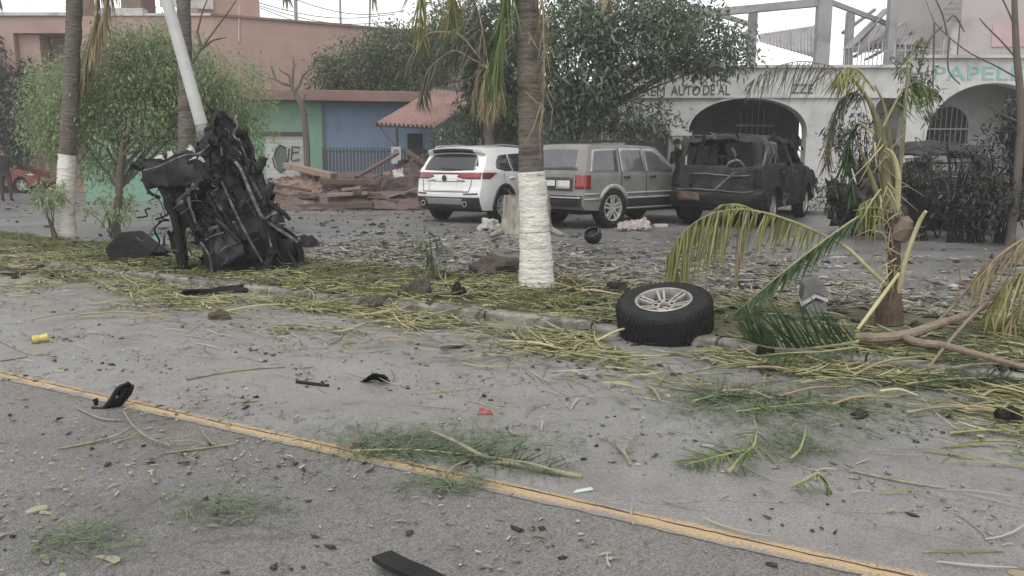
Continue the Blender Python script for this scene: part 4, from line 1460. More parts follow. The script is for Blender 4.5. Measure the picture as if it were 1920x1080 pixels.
def limbs(mb, base, top, ends, r0, seed, n=7):
    """tapered trunk then limbs out to the clumps"""
    r = random.Random(seed)
    base, top = Vector(base), Vector(top)
    mid = base.lerp(top, .5) + Vector((r.uniform(-.1, .1), r.uniform(-.1, .1), 0))
    mb.tube([base - Vector((0, 0, .08)), base + Vector((0, 0, .12)), mid, top], [r0 * 1.35, r0, r0 * .85, r0 * .65], 10)
    for e in ends:
        e = Vector(e)
        s = base.lerp(top, r.uniform(.55, 1.0))
        m1 = s.lerp(e, .45) + Vector((r.uniform(-.2, .2), r.uniform(-.2, .2), r.uniform(.0, .25)))
        k = r.uniform(.3, .5)
        mb.tube([s, m1, e], [r0 * k, r0 * k * .55, r0 * k * .15], 6)
        for _ in range(2):
            f = r.uniform(.4, .9)
            a = m1.lerp(e, f)
            mb.tube([a, a + Vector((r.uniform(-.4, .4), r.uniform(-.4, .4), r.uniform(-.1, .45)))], [r0 * k * .25, r0 * .03], 5)
def tree(name, label, base, top, blobs, m, n, L, wr, clump, seed, r0=.12, ends=9, group=None, **kw):
    root = thing(name, label, 'tree', base, 0, group)
    cr, cc = foliage('crown', root, m, blobs, n, L, wr, clump, seed, **kw)
    mb = MB()
    sel = cc[np.random.default_rng(seed).choice(len(cc), min(ends, len(cc)), replace=False)]
    limbs(mb, base, top, sel, r0, seed)
    mb.build('trunk', M_BARK, root, smooth=True, angle=80)
    return root
def blob(px, py, Y, rx, rz, ry=None):
    """crown lobe seen at a pixel: radii in photograph pixels at that distance"""
    k = Y / F_PX
    return (A(px, py, Y), (rx * k, (ry if ry else rx * .8) * k, rz * k))

# young light green tree on the median (its own thin trunk), spreading over the far road
b0 = G(218, 440, KERB)
yb = b0.y
tree('young_tree', 'light green small-leaved young tree with thin trunk beside the white-banded palm', b0, A(228, 290, yb),
     [blob(150, 160, yb + .6, 85, 70), blob(240, 130, yb + .5, 90, 75), blob(330, 165, yb + .8, 95, 70), blob(420, 175, yb + 1.2, 90, 65), blob(110, 250, yb + .8, 55, 50),
      blob(250, 230, yb + .4, 100, 55), blob(160, 215, yb + .3, 70, 60), blob(455, 240, yb + 1.5, 55, 40), blob(90, 180, yb + 1, 40, 50), blob(300, 90, yb + .9, 90, 45), blob(390, 225, yb + 1.2, 80, 50), blob(130, 290, yb + .7, 50, 40), blob(70, 230, yb + 1, 35, 50), blob(200, 315, yb + .3, 55, 28), blob(330, 270, yb + .8, 60, 45), blob(430, 285, yb + 1.4, 50, 30)],
     M_LF_LIGHT, 52000, .066, .45, .26, 11, r0=.075, ends=16, shell=.1)
# leafy sprouts low on its trunk
def sprout(name, label, px, py, Y, rx, rz, m, n, L, seed, cat='plant', group=None, ground=None):
    p = A(px, py, Y)
    gz = ground if ground is not None else KERB
    root = thing(name, label, cat, (p.x, p.y, gz), 0, group)
    _, cc = foliage('leaves', root, m, [blob(px, py, Y, rx, rz)], n, L, .35, .14, seed, shell=.2)
    mb = MB()
    r = random.Random(seed)
    for k in range(7):
        e = Vector(cc[r.randrange(len(cc))])
        mb.tube([(p.x + r.uniform(-.05, .05), p.y + r.uniform(-.05, .05), gz - .02), ((p.x + e.x) / 2, (p.y + e.y) / 2, (gz + e.z) / 2 + .05), tuple(e)], [.012, .009, .004], 5)
    mb.build('stem', M_BARK, root)
    return root
sprout('sapling_sprout', 'leafy green sprout hanging across the white-banded palm', 95, 370, G(120, 442, KERB).y - .35, 35, 26, M_LF_LIGHT, 420, .1, 21)
sprout('sapling_sprout', 'loose green sprout at the foot of the young tree', 205, 390, yb - .1, 45, 40, M_LF_LIGHT, 380, .1, 22)
sprout('sapling_sprout', 'spindly green seedling growing in the litter beside the wreck', 812, 480, G(812, 520, KERB).y, 16, 38, M_LF_MID, 130, .08, 23)

# dark tree at the far left edge, tree behind the shop, almond trees before the arcade
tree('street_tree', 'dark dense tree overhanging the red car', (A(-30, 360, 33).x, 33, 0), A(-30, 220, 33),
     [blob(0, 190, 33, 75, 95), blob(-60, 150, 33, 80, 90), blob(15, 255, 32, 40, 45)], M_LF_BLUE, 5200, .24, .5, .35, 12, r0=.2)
tree('roadside_tree', 'broad green tree rising behind the blue shop roof', (A(700, 330, 33.5).x, 33.5, 0), A(700, 190, 33.5),
     [blob(660, 135, 33, 70, 45), blob(740, 110, 33, 85, 60), blob(800, 130, 32, 60, 60), blob(840, 60, 32, 60, 55), blob(620, 150, 33, 40, 28)],
     M_LF_MID, 17000, .17, .5, .45, 13, r0=.2, shell=.3, down=.15)
YA = 20.6
tree('almond_tree', 'large dark broad-leaved tree in front of the arcade lettering', (A(1080, 380, YA + 1.2).x, YA + 1.2, 0), A(1085, 170, YA + 1.2),
     [blob(1090, 120, YA, 110, 90), blob(1190, 66, YA, 110, 68), blob(1290, 80, YA + .4, 100, 58), blob(1095, 190, YA, 70, 60), blob(1200, 226, YA + .3, 66, 30),
      blob(1060, 50, YA + .5, 90, 50), blob(1360, 100, YA + .8, 55, 38), blob(1250, 30, YA + .6, 70, 40), blob(1050, 220, YA + .6, 70, 50)],
     M_LF_DARK, 25000, .15, .5, .36, 14, r0=.17, ends=26, shell=.45, down=.12, out=.35)
tree('broadleaf_tree', 'dense broad-leaved tree standing between the white SUV and the blue shop', (A(880, 380, 23.4).x, 23.4, 0), A(885, 190, 23.4),
     [blob(915, 140, 23, 56, 70), blob(940, 80, 23, 80, 70), blob(900, 215, 22.6, 40, 34), blob(850, 256, 22.4, 28, 14), blob(960, 180, 23, 60, 60), blob(860, 60, 23.3, 40, 50), blob(960, 230, 23, 50, 40)],
     M_LF_DARK, 15000, .16, .5, .36, 15, r0=.15, ends=18, shell=.4, down=.12, out=.35)

# bare pollarded little tree before the green wall
bt = thing('bare_tree', 'leafless pollarded tree standing before the green shop wall', 'tree', (A(576, 372, 25.6).x, 25.6, 0))
mb = MB()
def pix_tube(mb, pts, Y, r, n=6, dy=0.0):
    P = [A(x, y, Y + dy * i) for i, (x, y) in enumerate(pts)]
    rr = [r * (1 - .75 * i / max(1, len(pts) - 1)) for i in range(len(pts))]
    mb.tube(P, rr, n)
P = [A(x, y, 25.6) for x, y in ((578, 375), (577, 330), (575, 270), (571, 225), (566, 195))]
mb.tube(P, [.11, .1, .1, .1, .11], 9)
mb.build('trunk', M_BARK, bt, smooth=True)
mb = MB()
for pts, r in (([(566, 198), (556, 180), (548, 165), (546, 157)], .1), ([(547, 160), (530, 157), (518, 150), (510, 130), (507, 122)], .06), ([(549, 168), (545, 150), (541, 141), (527, 133), (523, 128)], .055),
               ([(548, 165), (549, 140), (551, 125), (550, 108)], .055), ([(552, 172), (562, 158), (567, 142), (580, 131), (592, 127)], .06), ([(566, 198), (570, 182), (575, 176)], .06),
               ([(562, 192), (553, 180), (547, 178)], .05), ([(572, 215), (582, 214), (590, 209)], .035), ([(518, 150), (508, 147), (503, 146)], .025), ([(567, 142), (575, 148)], .02), ([(551, 125), (557, 118)], .018), ([(510, 130), (515, 124)], .018), ([(580, 131), (578, 122)], .018)):
    pix_tube(mb, pts, 25.6, r)
mb.build('branches', M_BARK, bt, smooth=True)

# ------------------------------------------------------------------ palms
def frond(parent, path, m, mr, n=46, L=.5, w=.03, hang=.8, fwd=.35, r0=.02, name='frond', f0=.12, seed=1, sides=(-1, 1), prof=None, jit=.15, upv=(0, 0, 1)):
    """feather leaf along a path of world points; leaflets both sides, hang = pull straight down"""
    r = np.random.default_rng(seed)
    P = [Vector(p) for p in path]
    # resample smoothly
    seg = np.array([tuple(p) for p in P])
    t = np.linspace(0, 1, len(seg))
    tt = np.linspace(0, 1, 24)
    sm = np.stack([np.interp(tt, t, seg[:, k]) for k in range(3)], 1)
    for _ in range(3):
        sm[1:-1] = (sm[:-2] + 2 * sm[1:-1] + sm[2:]) / 4
    mb = MB()
    mb.tube([Vector(p) for p in sm], [r0 * (1 - .8 * k / 23) for k in range(24)], 6)
    ra = mb.build(name, mr, parent, smooth=True)
    tan = np.gradient(sm, axis=0)
    tan /= np.linalg.norm(tan, axis=1, keepdims=True)
    fs = np.repeat(np.linspace(f0, .995, n), len(sides))
    sg = np.tile(np.array(sides, float), n)
    keep_ = r.random(len(fs)) > .12
    fs, sg = fs[keep_], sg[keep_]
    fs = np.clip(fs + r.normal(size=len(fs)) * .008, 0, 1)
    base = np.stack([np.interp(fs, tt, sm[:, k]) for k in range(3)], 1)
    tg = np.stack([np.interp(fs, tt, tan[:, k]) for k in range(3)], 1)
    sd_ = np.cross(tg, np.array(upv, float))
    sd_ /= np.linalg.norm(sd_, axis=1, keepdims=True) + 1e-6
    dd = sd_ * sg[:, None] * max(.2, 1 - abs(hang) * .8) + tg * fwd + r.normal(size=base.shape) * jit
    dd[:, 2] -= hang
    dd /= np.linalg.norm(dd, axis=1, keepdims=True)
    lp = np.sin(np.clip((fs - f0) / (1 - f0) * .82 + .12, 0, 1) * np.pi) ** .6 if prof is None else np.interp(fs, *zip(*prof))
    ll = L * lp * np.where(r.random(len(fs)) < .12, r.uniform(.3, .7, len(fs)), r.uniform(.78, 1.14, len(fs)))
    up = tg * .3 + np.array([0, 0, 1.]) + r.normal(size=base.shape) * .5
    v, q = ribbons(base, dd, up, ll, np.full(len(fs), w), ll * ((.12 + .2 * (1 - hang)) if hang > 0 else .08), nseg=3)
    lf = fast_mesh('leaflets', v, q, m, ra)
    return ra
def crown_fronds(root, top, n, seed, L=2.2, mats=None, skip=None):
    r = random.Random(seed)
    top = Vector(top)
    for k in range(n):
        a = 2 * math.pi * k / n + r.uniform(-.2, .2)
        el = r.uniform(.15, 1.0)
        d = Vector((math.cos(a), math.sin(a), 0))
        if skip and skip(d):
            continue
        ln = L * r.uniform(.85, 1.1)
        pts = [top + d * (ln * f * (1 - .25 * f)) + Vector((0, 0, ln * (el * f - (.55 + .5 * el) * f * f))) for f in (0, .2, .4, .6, .8, 1)]
        frond(root, pts, r.choice(mats), M_RACH, n=34, L=.5, w=.035, hang=.55, fwd=.45, r0=.025, seed=seed * 50 + k)
def palm(name, label, base, pts, rad, band, seed, crown=True, group=None, crown_n=12, L=2.2):
    """pts: trunk centre line upward; band: height (z) of the white lime band"""
    root = thing(name, label, 'palm', base, 0, group)
    P = [Vector(p) for p in pts]
    # resample
    def at(z):
        for a, b in zip(P, P[1:]):
            if z <= b.z:
                return a.lerp(b, (z - a.z) / max(1e-6, b.z - a.z))
        return P[-1].copy()
    def rd(z):
        zz = [p.z for p in P]
        return float(np.interp(z, zz, rad))
    z0, z1 = P[0].z, P[-1].z
    r = random.Random(seed)
    def sweep(za, zb, extra, m, nm, ringh=.055, ra=.035):
        mb = MB()
        Z = np.arange(za, zb, ringh / 3)
        pp, rr = [], []
        for i, z in enumerate(Z):
            pp.append(at(z))
            rr.append(rd(z) * (1 + (ra if i % 3 == 0 else -ra * .35) + r.uniform(-.012, .012)) + extra)
        n = 22
        o0 = len(mb.v)
        mb.tube(pp, rr, n)
        for i, vv in enumerate(mb.v):
            p = Vector(vv)
            nn = mnoise.noise(p * 7) * .012 + mnoise.noise(p * 22) * .005
            c = at(p.z)
            d = Vector((p.x - c.x, p.y - c.y, 0))
            mb.v[i] = tuple(p + d.normalized() * nn)
        return mb.build(nm, m, root, smooth=True, angle=60)
    sweep(z0 - .05, z1, 0, M_PALMBARK, 'trunk')
    if band:
        sweep(z0 - .03, band, .007, M_LIME, 'lime_band', .05, .012)
    if crown:
        crown_fronds(root, P[-1], crown_n, seed, L, [M_FROND_G, M_FROND_G, M_FROND_Y, M_FROND_D])
    return root
# central palm
cb = G(1006, 538, KERB)
Yc = cb.y
topc = A(982, -180, Yc)
ctr = [cb, A(1005, 480, Yc), A(1001, 400, Yc), A(996, 320, Yc), A(994, 200, Yc), A(988, 0, Yc), topc]
k_ = Yc / F_PX
cpalm = palm('white_banded_palm', 'palm with chipped white-painted trunk base between the grey and white SUVs', cb, ctr,
             [34 * k_, 30 * k_, 26 * k_, 24 * k_, 22 * k_, 21 * k_, 20 * k_], A(996, 320, Yc).z, 31, crown=False)
# hanging fronds of the central palm
def pf(root, pts, Y, dy=0.0, **kw):
    return frond(root, [A(x, y, Y + dy * i) for i, (x, y) in enumerate(pts)], **kw)
pf(cpalm, [(982, -180), (900, -300), (820, -260), (790, -100), (786, 60)], Yc, -.15, m=M_FROND_Y, mr=M_RACH, n=110, L=.55, w=.022, hang=.9, r0=.02, seed=311, jit=.2)
pf(cpalm, [(982, -180), (930, -220), (880, -160), (850, -40), (845, 30)], Yc, .1, m=M_FROND_Y, mr=M_RACH, n=100, L=.55, w=.02, hang=.9, r0=.018, seed=312, jit=.2)
pf(cpalm, [(982, -180), (850, -330), (740, -290), (690, -150), (700, 0)], Yc, -.05, m=M_FROND_D, mr=M_RACH_D, n=90, L=.4, w=.02, hang=.85, r0=.02, seed=313, jit=.2)
pf(cpalm, [(984, -150), (968, -120), (948, -20), (935, 90), (925, 160)], Yc, -.02, m=M_FROND_G, mr=M_RACH, n=110, L=.5, w=.022, hang=.75, r0=.016, seed=314, jit=.2)
pf(cpalm, [(984, -150), (1002, -130), (1016, -30), (1020, 80), (1021, 170)], Yc, -.06, m=M_FROND_D, mr=M_RACH_D, n=40, L=.36, w=.015, hang=.95, r0=.014, seed=315, jit=.08)
pf(cpalm, [(984, -170), (1060, -260), (1120, -200), (1140, -90), (1140, 0)], Yc, -.08, m=M_FROND_D, mr=M_RACH_D, n=40, L=.4, w=.024, hang=.85, r0=.02, seed=316)
pf(cpalm, [(984, -180), (880, -240), (770, -190), (700, -140), (640, -60)], Yc, .2, m=M_FROND_G, mr=M_RACH, n=50, L=.36, w=.02, hang=.85, r0=.02, seed=318)
pf(cpalm, [(984, -180), (1080, -330), (1220, -340), (1330, -240), (1400, -120)], Yc, .1, m=M_FROND_D, mr=M_RACH_D, n=54, L=.55, w=.02, hang=.9, r0=.02, seed=317)
pf(cpalm, [(984, -180), (880, -360), (700, -340), (560, -220), (500, -110)], Yc, .3, m=M_FROND_G, mr=M_RACH, n=54, L=.42, w=.022, hang=.85, r0=.02, seed=319)
pf(cpalm, [(984, -180), (980, -360), (990, -420)], Yc, .9, m=M_FROND_G, mr=M_RACH, n=44, L=.5, w=.03, hang=.4, r0=.02, seed=320)
pf(cpalm, [(984, -180), (1000, -300), (1040, -330), (1090, -300)], Yc, -.7, m=M_FROND_G, mr=M_RACH, n=44, L=.5, w=.03, hang=.5, r0=.02, seed=321)
# loose dry leaflets snagged along the trunk
mb = MB()
for pts in ([(1022, 150), (1018, 210), (1014, 250)], [(1016, 190), (1000, 240), (984, 268)], [(1018, 195), (1012, 240), (1013, 300)], [(985, 172), (1004, 190), (1014, 196)], [(1021, 152), (1034, 180), (1044, 192)], [(1024, 172), (1036, 205), (1032, 240)], [(990, 60), (1004, 85), (1012, 96)], [(996, 68), (990, 84)]):
    mb = MB()
    mb.tube([A(x, y, Yc - .17) for x, y in pts], [.006, .005, .002][:len(pts)], 4)
    mb.build('snagged_leaflet', M_RACH_D, cpalm)

# left palm
lb = G(122, 443, KERB)
Yl = lb.y
kl = Yl / F_PX
lpalm = palm('bark_banded_palm', 'palm with white lime band and dark trunk before the red car', lb,
             [lb, A(121, 400, Yl), A(126, 300, Yl), A(134, 150, Yl), A(140, 0, Yl), A(146, -170, Yl)],
             [20 * kl, 16.5 * kl, 14.5 * kl, 13.5 * kl, 13.5 * kl, 13.5 * kl], A(126, 288, Yl).z, 33, crown=False)
for i, (pts, mm, LL) in enumerate((([(146, -170), (190, -230), (215, -120), (200, 0), (170, 110)], M_FROND_D, .55), ([(146, -170), (178, -120), (188, 0), (165, 100), (150, 170)], M_FROND_D, .5),
                                   ([(146, -170), (60, -260), (0, -180), (-20, -60), (0, 0)], M_FROND_D, .4), ([(146, -170), (100, -200), (60, -120), (50, -20)], M_FROND_D, .35),
                                   ([(146, -170), (230, -280), (330, -230), (380, -120)], M_FROND_G, .6), ([(146, -170), (140, -330), (120, -420)], M_FROND_G, .6), ([(146, -170), (40, -330), (-80, -300)], M_FROND_G, .6))):
    pf(lpalm, pts, Yl, (-.05, .02, .1, -.1, .2, .5, -.2)[i], m=mm, mr=M_RACH_D, n=80, L=LL * 1.25, w=.03, hang=.85 if i < 4 else .6, fwd=.5, r0=.025, seed=330 + i)
# third palm, behind the leaning pole (dark trunk)
tb_ = G(352, 470, KERB)
Yt = tb_.y + .9
tb_ = Vector((A(350, 300, Yt).x, Yt, KERB))
kt = Yt / F_PX
tp = palm('slim_palm', 'dark-trunked palm standing right behind the upended wreck', tb_,
          [tb_, A(350, 300, Yt), A(348, 150, Yt), A(344, 0, Yt), A(342, -150, Yt)], [16 * kt, 14 * kt, 12.5 * kt, 12 * kt, 12 * kt], None, 35, crown=False)
for i, pts in enumerate(([(342, -150), (420, -260), (520, -220), (600, -110), (640, -20)], [(342, -150), (280, -260), (200, -230), (150, -130)], [(342, -150), (400, -200), (470, -150), (520, -60), (540, -5)], [(342, -150), (350, -330)], [(342, -150), (560, -330), (720, -240), (760, -100), (750, -30)])):
    pf(tp, pts, Yt, (.05, .1, -.1, .6, .1)[i], m=M_FROND_G, mr=M_RACH, n=44, L=.5, w=.03, hang=.85, fwd=.3, r0=.024, seed=350 + i)
mb = MB()
for pts in ([(352, 130), (375, 95), (400, 60), (430, 20), (450, -10)], [(378, 90), (370, 60), (380, 20), (392, -8)], [(376, 92), (400, 75), (425, 70)]):
    pix_tube(mb, pts, Yt - .1, .022)
mb.build('snagged_branch', M_BARK, tp, smooth=True)

# dead-skirted palm behind the white SUV
Yd = 21.6
db = Vector((A(918, 260, Yd).x, Yd, 0))
dp = palm('skirted_palm', 'palm with a dry brown skirt of leaves behind the white SUV', db,
          [db, A(918, 300, Yd), A(917, 200, Yd), A(916, 130, Yd)], [.15, .14, .14, .12], None, 36, crown=False)
for i, pts in enumerate(([(916, 130), (900, 120), (890, 160), (886, 200)], [(916, 130), (930, 125), (940, 160), (944, 205)], [(916, 128), (918, 150), (914, 190), (912, 225)], [(916, 128), (908, 140), (903, 180), (900, 215)], [(916, 128), (926, 140), (928, 180), (928, 220)])):
    pf(dp, pts, Yd - .2, -.03 - .02 * i, m=M_FROND_D, mr=M_RACH_D, n=34, L=.62, w=.035, hang=.9, fwd=.5, r0=.02, seed=360 + i, jit=.2)
for i, pts in enumerate(([(916, 128), (860, 60), (800, 60), (760, 120)], [(916, 128), (960, 60), (1010, 70), (1040, 140)], [(916, 128), (900, 30), (880, -30)], [(916, 128), (850, 90), (800, 130), (790, 190)])):
    pf(dp, pts, Yd, .1, m=M_FROND_DULL, mr=M_RACH_D, n=60, L=.9, w=.04, hang=.7, fwd=.4, r0=.025, seed=370 + i)
# ================================================================== UPENDED WRECK AND LEANING POST
def panel(corners, nu=14, nv=10, amp=.06, freq=3.0, jag=.12, seed=0, bulge=0.0):
    """crumpled sheet between four corners, with torn edges"""
    c = [Vector(p) for p in corners]
    n = (c[1] - c[0]).cross(c[3] - c[0]).normalized()
    off = Vector((seed * 3.7, seed * 1.3, seed))
    mb = MB()
    r = random.Random(seed)
    def f(u, v):
        p = c[0].lerp(c[1], u).lerp(c[3].lerp(c[2], u), v)
        q = p + off
        a = 1 - abs(mnoise.noise(q * freq)) * 2
        p = p + n * (amp * a + amp * .6 * mnoise.noise(q * freq * 2.7)) + n * bulge * math.sin(math.pi * u) * math.sin(math.pi * v)
        e = min(u, v, 1 - u, 1 - v)
        if e < .001:
            ctr = (c[0] + c[1] + c[2] + c[3]) / 4
            p = p.lerp(ctr, jag * (r.random() ** 2))
        return p
    mb.grid(f, nu, nv)
    return mb
def sheet(name, corners, m, parent=None, thick=.012, **kw):
    return panel(corners, **kw).build(name, m, parent, smooth=True, angle=25, solid=thick)

M_SOOTY = mat('glossy sooty metal', [(.003, .003, .0035), (.007, .007, .0075), (.016, .016, .017), (.005, .005, .005)], 6, rough=.4, rough2=.75, bump=.4, bscale=22, metal=.1, spec=.3)
M_SCUFF = mat('scuffed bare metal edge', [(.02, .02, .02), (.07, .068, .067), (.2, .195, .19)], 12, rough=.5, metal=.3)
M_BLUEB = mat('scorched blue black panel', [(.01, .012, .015), (.025, .028, .033), (.016, .018, .022)], 5, rough=.4, bump=.2)
M_ASHP = mat('pale ash scraps', [(.3, .3, .28), (.45, .44, .42)], 8, rough=.9)

Yw = G(445, 505, KERB).y
zb_ = KERB - .02
pole = thing('leaning_post', 'pale grey metal lamp post leaning over, scorched where it enters the upended wreck', 'lamp post', (A(452, 498, Yw + .25).x, Yw + .25, zb_))
pp0 = Vector(pole.location)
pmid = A(392, 285, Yw + .25)
ptop = A(300, -45, Yw + .25)
d_ = (ptop - pmid)
kk = (Yw + .25) / F_PX
mb = MB(); mb.tube([pmid, pmid + d_, pmid + d_ * 2.2], [11.5 * kk, 10 * kk, 8 * kk], 20)
mb.build('shaft', mat('pale grey post paint', [(.34, .34, .335), (.45, .45, .44), (.5, .5, .49)], 3, rough=.55, bump=.1), pole, smooth=True)
mb = MB(); mb.tube([pp0, pp0.lerp(pmid, .5), pmid + d_ * .16], [14 * kk, 12.5 * kk, 11.6 * kk], 20)
mb.build('scorched_shaft', mat('scorched post', [(.02, .02, .02), (.09, .088, .085), (.3, .3, .29), (.04, .04, .04)], 5, rough=.8, detail=10), pole, smooth=True)

wreck = thing('upended_wreck', 'charred black vehicle chassis standing on end against the leaning post', 'car wreck', (A(450, 500, Yw).x, Yw, zb_))
# main crushed body: closed lump from rows (y, x_left, x_right)
rows = [(236, 404, 424), (250, 398, 444), (268, 386, 456), (292, 372, 468), (320, 384, 488), (355, 386, 498), (395, 384, 506), (435, 380, 522), (470, 384, 540), (507, 392, 546)]
mb = MB()
NV = 22
def mainf(u, v):
    a = u * (len(rows) - 1)
    i = min(len(rows) - 2, int(a))
    f = a - i
    y, xl, xr = (rows[i][k] * (1 - f) + rows[i + 1][k] * f for k in range(3))
    ang = 2 * math.pi * v
    cx, hw = (xl + xr) / 2 + 4, (xr - xl) / 2 * .84
    dep = .34 * (1 - .5 * (1 - u))
    p = A(cx + hw * math.cos(ang) * (1 if abs(math.cos(ang)) > .5 else 1.0), y, Yw + .12)
    p.y += -dep * math.copysign(abs(math.sin(ang)) ** .6, math.sin(ang))
    q = p * 2.4
    rid = (1 - abs(mnoise.noise(q)) * 2) * .08 + mnoise.noise(q * 2.8) * .07 + (1 - abs(mnoise.noise(q * 6))) * .06
    nn = Vector((math.cos(ang), -math.sin(ang), 0))
    return p + nn * (rid - .05)
mb.grid(mainf, 46, 44)
mb.build('crushed_body', M_SOOTY, wreck, smooth=True, angle=22)
def Aw(px, py, dy=0.0):
    return A(px, py, Yw + dy)
def wsheet(name, pts, m=M_SOOTY, **kw):
    return sheet(name, [Aw(*p) for p in pts], m, wreck, **kw)
wsheet('hood_panel', [(240, 300, -.1), (402, 266, -.15), (400, 350, -.25), (268, 356, -.15)], amp=.05, seed=2, jag=.25)
wsheet('hood_underside', [(266, 318, .15), (390, 290, .1), (392, 372, .0), (300, 366, .1)], amp=.06, seed=3, jag=.3)
wsheet('torn_side_panel', [(298, 345, -.1), (345, 362, -.2), (352, 430, -.15), (318, 440, -.1)], amp=.07, seed=4, jag=.35)
wsheet('torn_inner_panel', [(345, 350, .1), (395, 340, 0), (398, 470, -.05), (370, 450, .1)], amp=.08, seed=5, jag=.35)
wsheet('door_skin', [(388, 425, -.42), (442, 412, -.45), (462, 478, -.45), (398, 512, -.42)], M_BLUEB, amp=.035, seed=6, jag=.12)
wsheet('floor_pan', [(420, 300, -.34), (476, 290, -.3), (524, 480, -.38), (440, 500, -.42)], amp=.05, seed=7, jag=.1, nu=18, nv=18)
wsheet('upper_shred', [(384, 196, -.05), (420, 205, -.1), (462, 262, -.15), (420, 268, -.15)], amp=.07, seed=8, jag=.35)
wsheet('upper_right_shred', [(440, 235, .1), (462, 240, .1), (476, 300, .05), (444, 300, 0)], amp=.06, seed=9, jag=.4)
wsheet('bulkhead', [(470, 296, .05), (492, 318, .1), (500, 400, .1), (470, 400, 0)], amp=.05, seed=10, jag=.3)
wsheet('skirt', [(480, 440, -.3), (552, 448, -.2), (556, 506, -.25), (482, 508, -.36)], M_CHAR, amp=.05, seed=11, jag=.15)
wsheet('left_foot_panel', [(308, 430, -.1), (345, 420, -.12), (352, 505, -.15), (330, 506, -.1)], M_CHAR, amp=.05, seed=12, jag=.4)
# bent rails with bright scuffed edges
def wtube(name, pts, r, m=M_SOOTY, n=7):
    mb = MB()
    mb.tube(*splr([Aw(*p) for p in pts], r), n)
    return mb.build(name, m, wreck, smooth=True)
wtube('frame_rail', [(438, 300, -.35), (452, 318, -.42), (470, 362, -.45), (492, 408, -.48), (508, 404, -.45), (518, 400, -.4)], .02, M_SCUFF)
wtube('frame_rail', [(462, 312, -.3), (476, 345, -.36), (490, 372, -.36)], .028, M_SCUFF)
wtube('frame_rail', [(416, 340, -.42), (440, 395, -.5), (468, 450, -.52), (492, 492, -.5)], .014, M_SCUFF)
wtube('frame_rail', [(432, 215, -.1), (440, 222, -.2), (446, 236, -.22), (438, 252, -.25), (446, 264, -.28)], .012, M_SCUFF)
wtube('bumper_bar', [(270, 320, -.2), (300, 312, -.24), (345, 292, -.26), (374, 288, -.28), (398, 268, -.3)], .014, M_SCUFF)
wtube('drive_shaft', [(405, 412, -.46), (428, 432, -.5), (450, 455, -.5)], .03)
wtube('edge_trim', [(386, 450, -.46), (400, 442, -.49), (420, 436, -.49)], .012, M_SCUFF)
wtube('edge_trim', [(412, 474, -.49), (424, 463, -.5), (444, 456, -.5)], .012, M_SCUFF)
wtube('edge_trim', [(398, 510, -.46), (396, 490, -.47), (386, 468, -.47), (376, 455, -.46)], .016, M_SCUFF)
wtube('brake_hose', [(500, 400, -.2), (514, 392, -.2), (530, 398, -.2), (544, 412, -.22)], [.03, .026, .03, .02])
wtube('axle_stub', [(490, 430, -.2), (512, 424, -.25), (530, 428, -.25)], .045)
wtube('strut', [(290, 330, -.05), (318, 380, -.1), (334, 440, -.12), (344, 505, -.12)], [.04, .05, .045, .05], M_CHAR)
wtube('strut', [(340, 360, -.05), (352, 400, -.1), (368, 440, -.12), (388, 470, -.1)], [.03, .035, .03, .03], M_CHAR)
wtube('strut', [(268, 315, -.1), (250, 306, -.1), (244, 318, -.1)], .02)
wtube('strut', [(268, 335, -.1), (280, 360, -.12), (300, 372, -.1)], .018)
r = random.Random(5)
for k in range(46):
    x, y = r.uniform(280, 400), r.uniform(335, 470)
    pts = [(x, y, r.uniform(-.25, .1))]
    for _ in range(3):
        x += r.uniform(-22, 22); y += r.uniform(-8, 24)
        pts.append((x, y, r.uniform(-.25, .1)))
    wtube('loose_wire', pts, r.uniform(.004, .012), r.choice([M_CHAR, M_SOOTY, M_SCUFF, M_CHAR]), 5)
for k in range(22):
    x, y = r.uniform(390, 540), r.uniform(240, 490)
    x = min(x, 400 + (y - 200) * .5)
    pts = [(x, y, -.36)]
    for _ in range(3):
        x += r.uniform(-14, 20); y += r.uniform(4, 22)
        pts.append((x, y, -.4 + r.uniform(-.05, .05)))
    wtube('loose_wire', pts, r.uniform(.004, .009), r.choice([M_CHAR, M_SOOTY, M_SCUFF]), 5)
for k, (x, y) in enumerate(((300, 296), (320, 290), (358, 280), (364, 298), (378, 300), (352, 360), (366, 352), (336, 384))):
    mb = MB(); c = Aw(x, y, -.2)
    e1, e2 = Vector((r.uniform(.03, .06), 0, r.uniform(-.03, .03))), Vector((r.uniform(-.02, .02), .02, r.uniform(.02, .06)))
    mb = panel([c - e1 - e2, c + e1 - e2 * .4, c + e1 * .5 + e2, c - e1 * .6 + e2], 4, 4, amp=.02, freq=12, jag=.4, seed=60 + k)
    mb.build('torn_scrap', M_ASHP if k < 5 else M_SCUFF, wreck)
